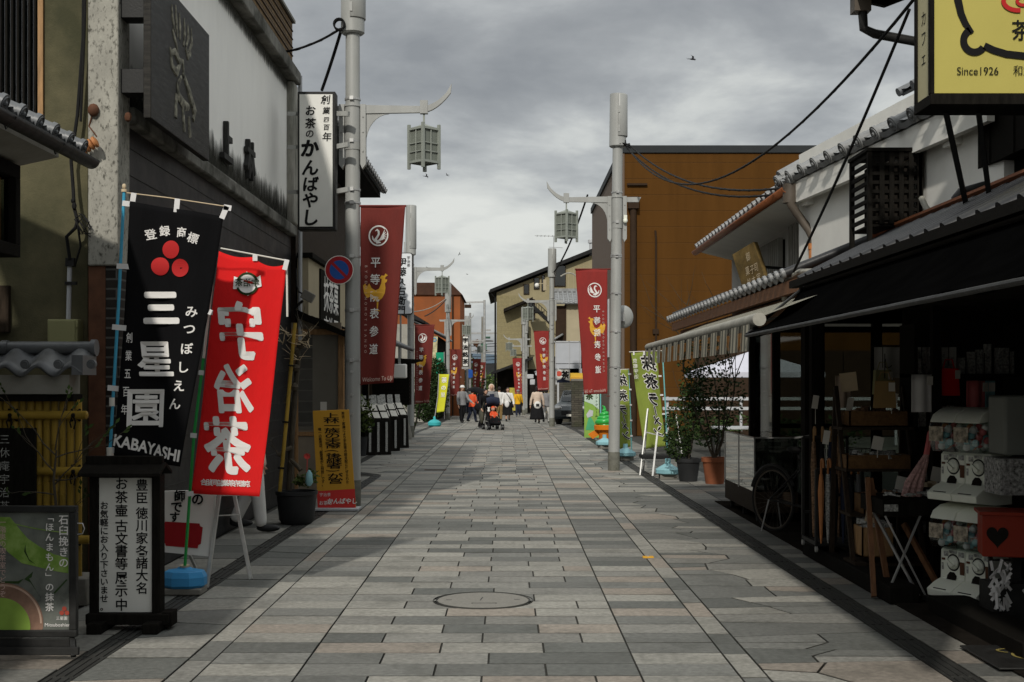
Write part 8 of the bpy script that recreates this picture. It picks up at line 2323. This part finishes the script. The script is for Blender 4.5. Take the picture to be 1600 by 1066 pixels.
mb = MB(); box_px(mb, 751.5, 760.5, 537, 546, 119.6, .4, o); box_px(mb, 757, 766, 526, 529, 119.5, .5, o); mb.build('transformer', mat('box_green', (.07, .15, .10), .6, .1, 3, 0), t)
mb = MB(); mb.tube([P(739, 537, 119) - o, P(748, 534, 119) - o], [.25, .25], 8); mb.ell(P(745, 540, 119) - o, (.15, .15, .2), 8); mb.build('signal_head', M['rust'], t)
t, o = far_pole('thin grey pole with a round blue sign beside the far maroon banner', 734.5, 95, 489, .09, m='steel')
rr = mb = MB(); mb.lathe([(.001, -.02), (.32, -.02), (.32, .02), (.001, .02)], n=24); mb.xf(Matrix.Translation(P(734, 584, 94.8) - o) @ Matrix.Rotation(PI / 2, 4, 'X')); mb.build('round_sign', M['sign_blue'], t)
mb = MB(); mb.bar(P(736, 533, 95) - o, P(757, 532, 95) - o, .1); mb.build('arm', M['steel'], t)
mb = MB()
for y in (551, 558, 563, 569, 538, 542): mb.tube([P(700, y - 3, 135), P(757, y, 120), P(790, y - 2, 118), P(850, y - 12, 112)], .03, 5)
tag(mb.build('line_wires', M['cable']), 'set of parallel power lines crossing the end of the street', 'cable')
def far_tree(label, px, d, w, hgt, mats, n, size):
    t = thing('tree', label, 'tree', gp_(px, d))
    mb = MB(); leaf_cloud(mb, [((0, 0, hgt * .55), (w, w, hgt * .42)), ((w * .4, 0, hgt * .35), (w * .7, w * .7, hgt * .3)), ((-w * .4, 0, hgt * .4), (w * .7, w * .7, hgt * .32))], n, size); mb.build('crown', [M[k] for k in mats], t, smooth=False)
    mb = MB(); mb.tube([(0, 0, 0), (.1, 0, hgt * .3), (0, 0, hgt * .7)], [.2, .16, .06], 8); mb.build('trunk', M['bark'], t)
far_tree('dark round tree behind the far narrow white vertical sign', 728, 100, 1.5, 4.6, ('leaf_dark', 'leaf_mid', 'leaf_dark'), 1300, .28)
far_tree('bright green tree at the end of the street behind the pushchair', 765, 130, 2.2, 3.6, ('leaf_mid', 'leaf_light', 'leaf_mid'), 1100, .35)
far_tree('green tree beside the downpipe corner of the cream gabled building', 772, 160, 3, 4.6, ('leaf_mid', 'leaf_dark', 'leaf_light'), 900, .45)
far_tree('low green tree at the far end behind the tall street light post', 752, 150, 3, 4, ('leaf_dark', 'leaf_mid', 'leaf_mid'), 900, .45)
fh = thing('grey_house', 'small grey far house at the end of the street under the power lines', 'house', gp_(752, 190))
MB().bx(-9, 9, 0, 6, 0, 4).build('wall', M['plaster_dim'], fh)
mb = MB(); mb.prism([(-9.6, -.6, 3.9), (-9.6, 3, 6.2), (-9.6, 6.6, 3.9)], (19.2, 0, 0)); mb.build('roof', M['roof_dark'], fh)
yb = thing('yellow_panel_sign', 'yellow panel sign behind the person in the yellow jacket', 'sign', gp_(801, 90))
mb = MB(); mb.bx(-.35, .35, 0, .06, .2, 1.8); mb.build('panel', mat('yellow_notice', (.40, .34, .06), .7, .4, 4, 0), yb); MB().bx(-.03, .03, .07, .12, 0, 1.7).build('post', M['alu'], yb)
sg = thing('wall_lamp', 'grey box lamp cluster hanging beside the dark eaves above the white backpack', 'lamp', P(832, 592, 58))
mb = MB(); mb.box((-.1, 0, .1), (.3, .25, .2)); mb.box((0, 0, -.15), (.22, .2, .25)); mb.box((.25, .1, .25), (.2, .2, .25), ry=.5); mb.build('lamp_housing', M['panel_grey'], sg, bevel=.03); mb = MB(); mb.bar((.1, .1, .3), (.5, .4, .5), .04); mb.build('bracket', M['steel'], sg)
rsd = thing('dark_eaved_shop', 'dark far shop front with a low eave behind the person with the white backpack', 'shop building', (2.35, 66, zg(66)), 0)
MB().bx(.2, 3, .0, 10, 0, 3.3).build('wall', M['interior'], rsd)
mb = MB(); mb.prism([(-.4, -.6, 2.5), (2, -.6, 3.5), (2, -.6, 3.7), (-.4, -.6, 2.65)], (0, 11, 0)); mb.build('roof', M['roof_dark'], rsd)
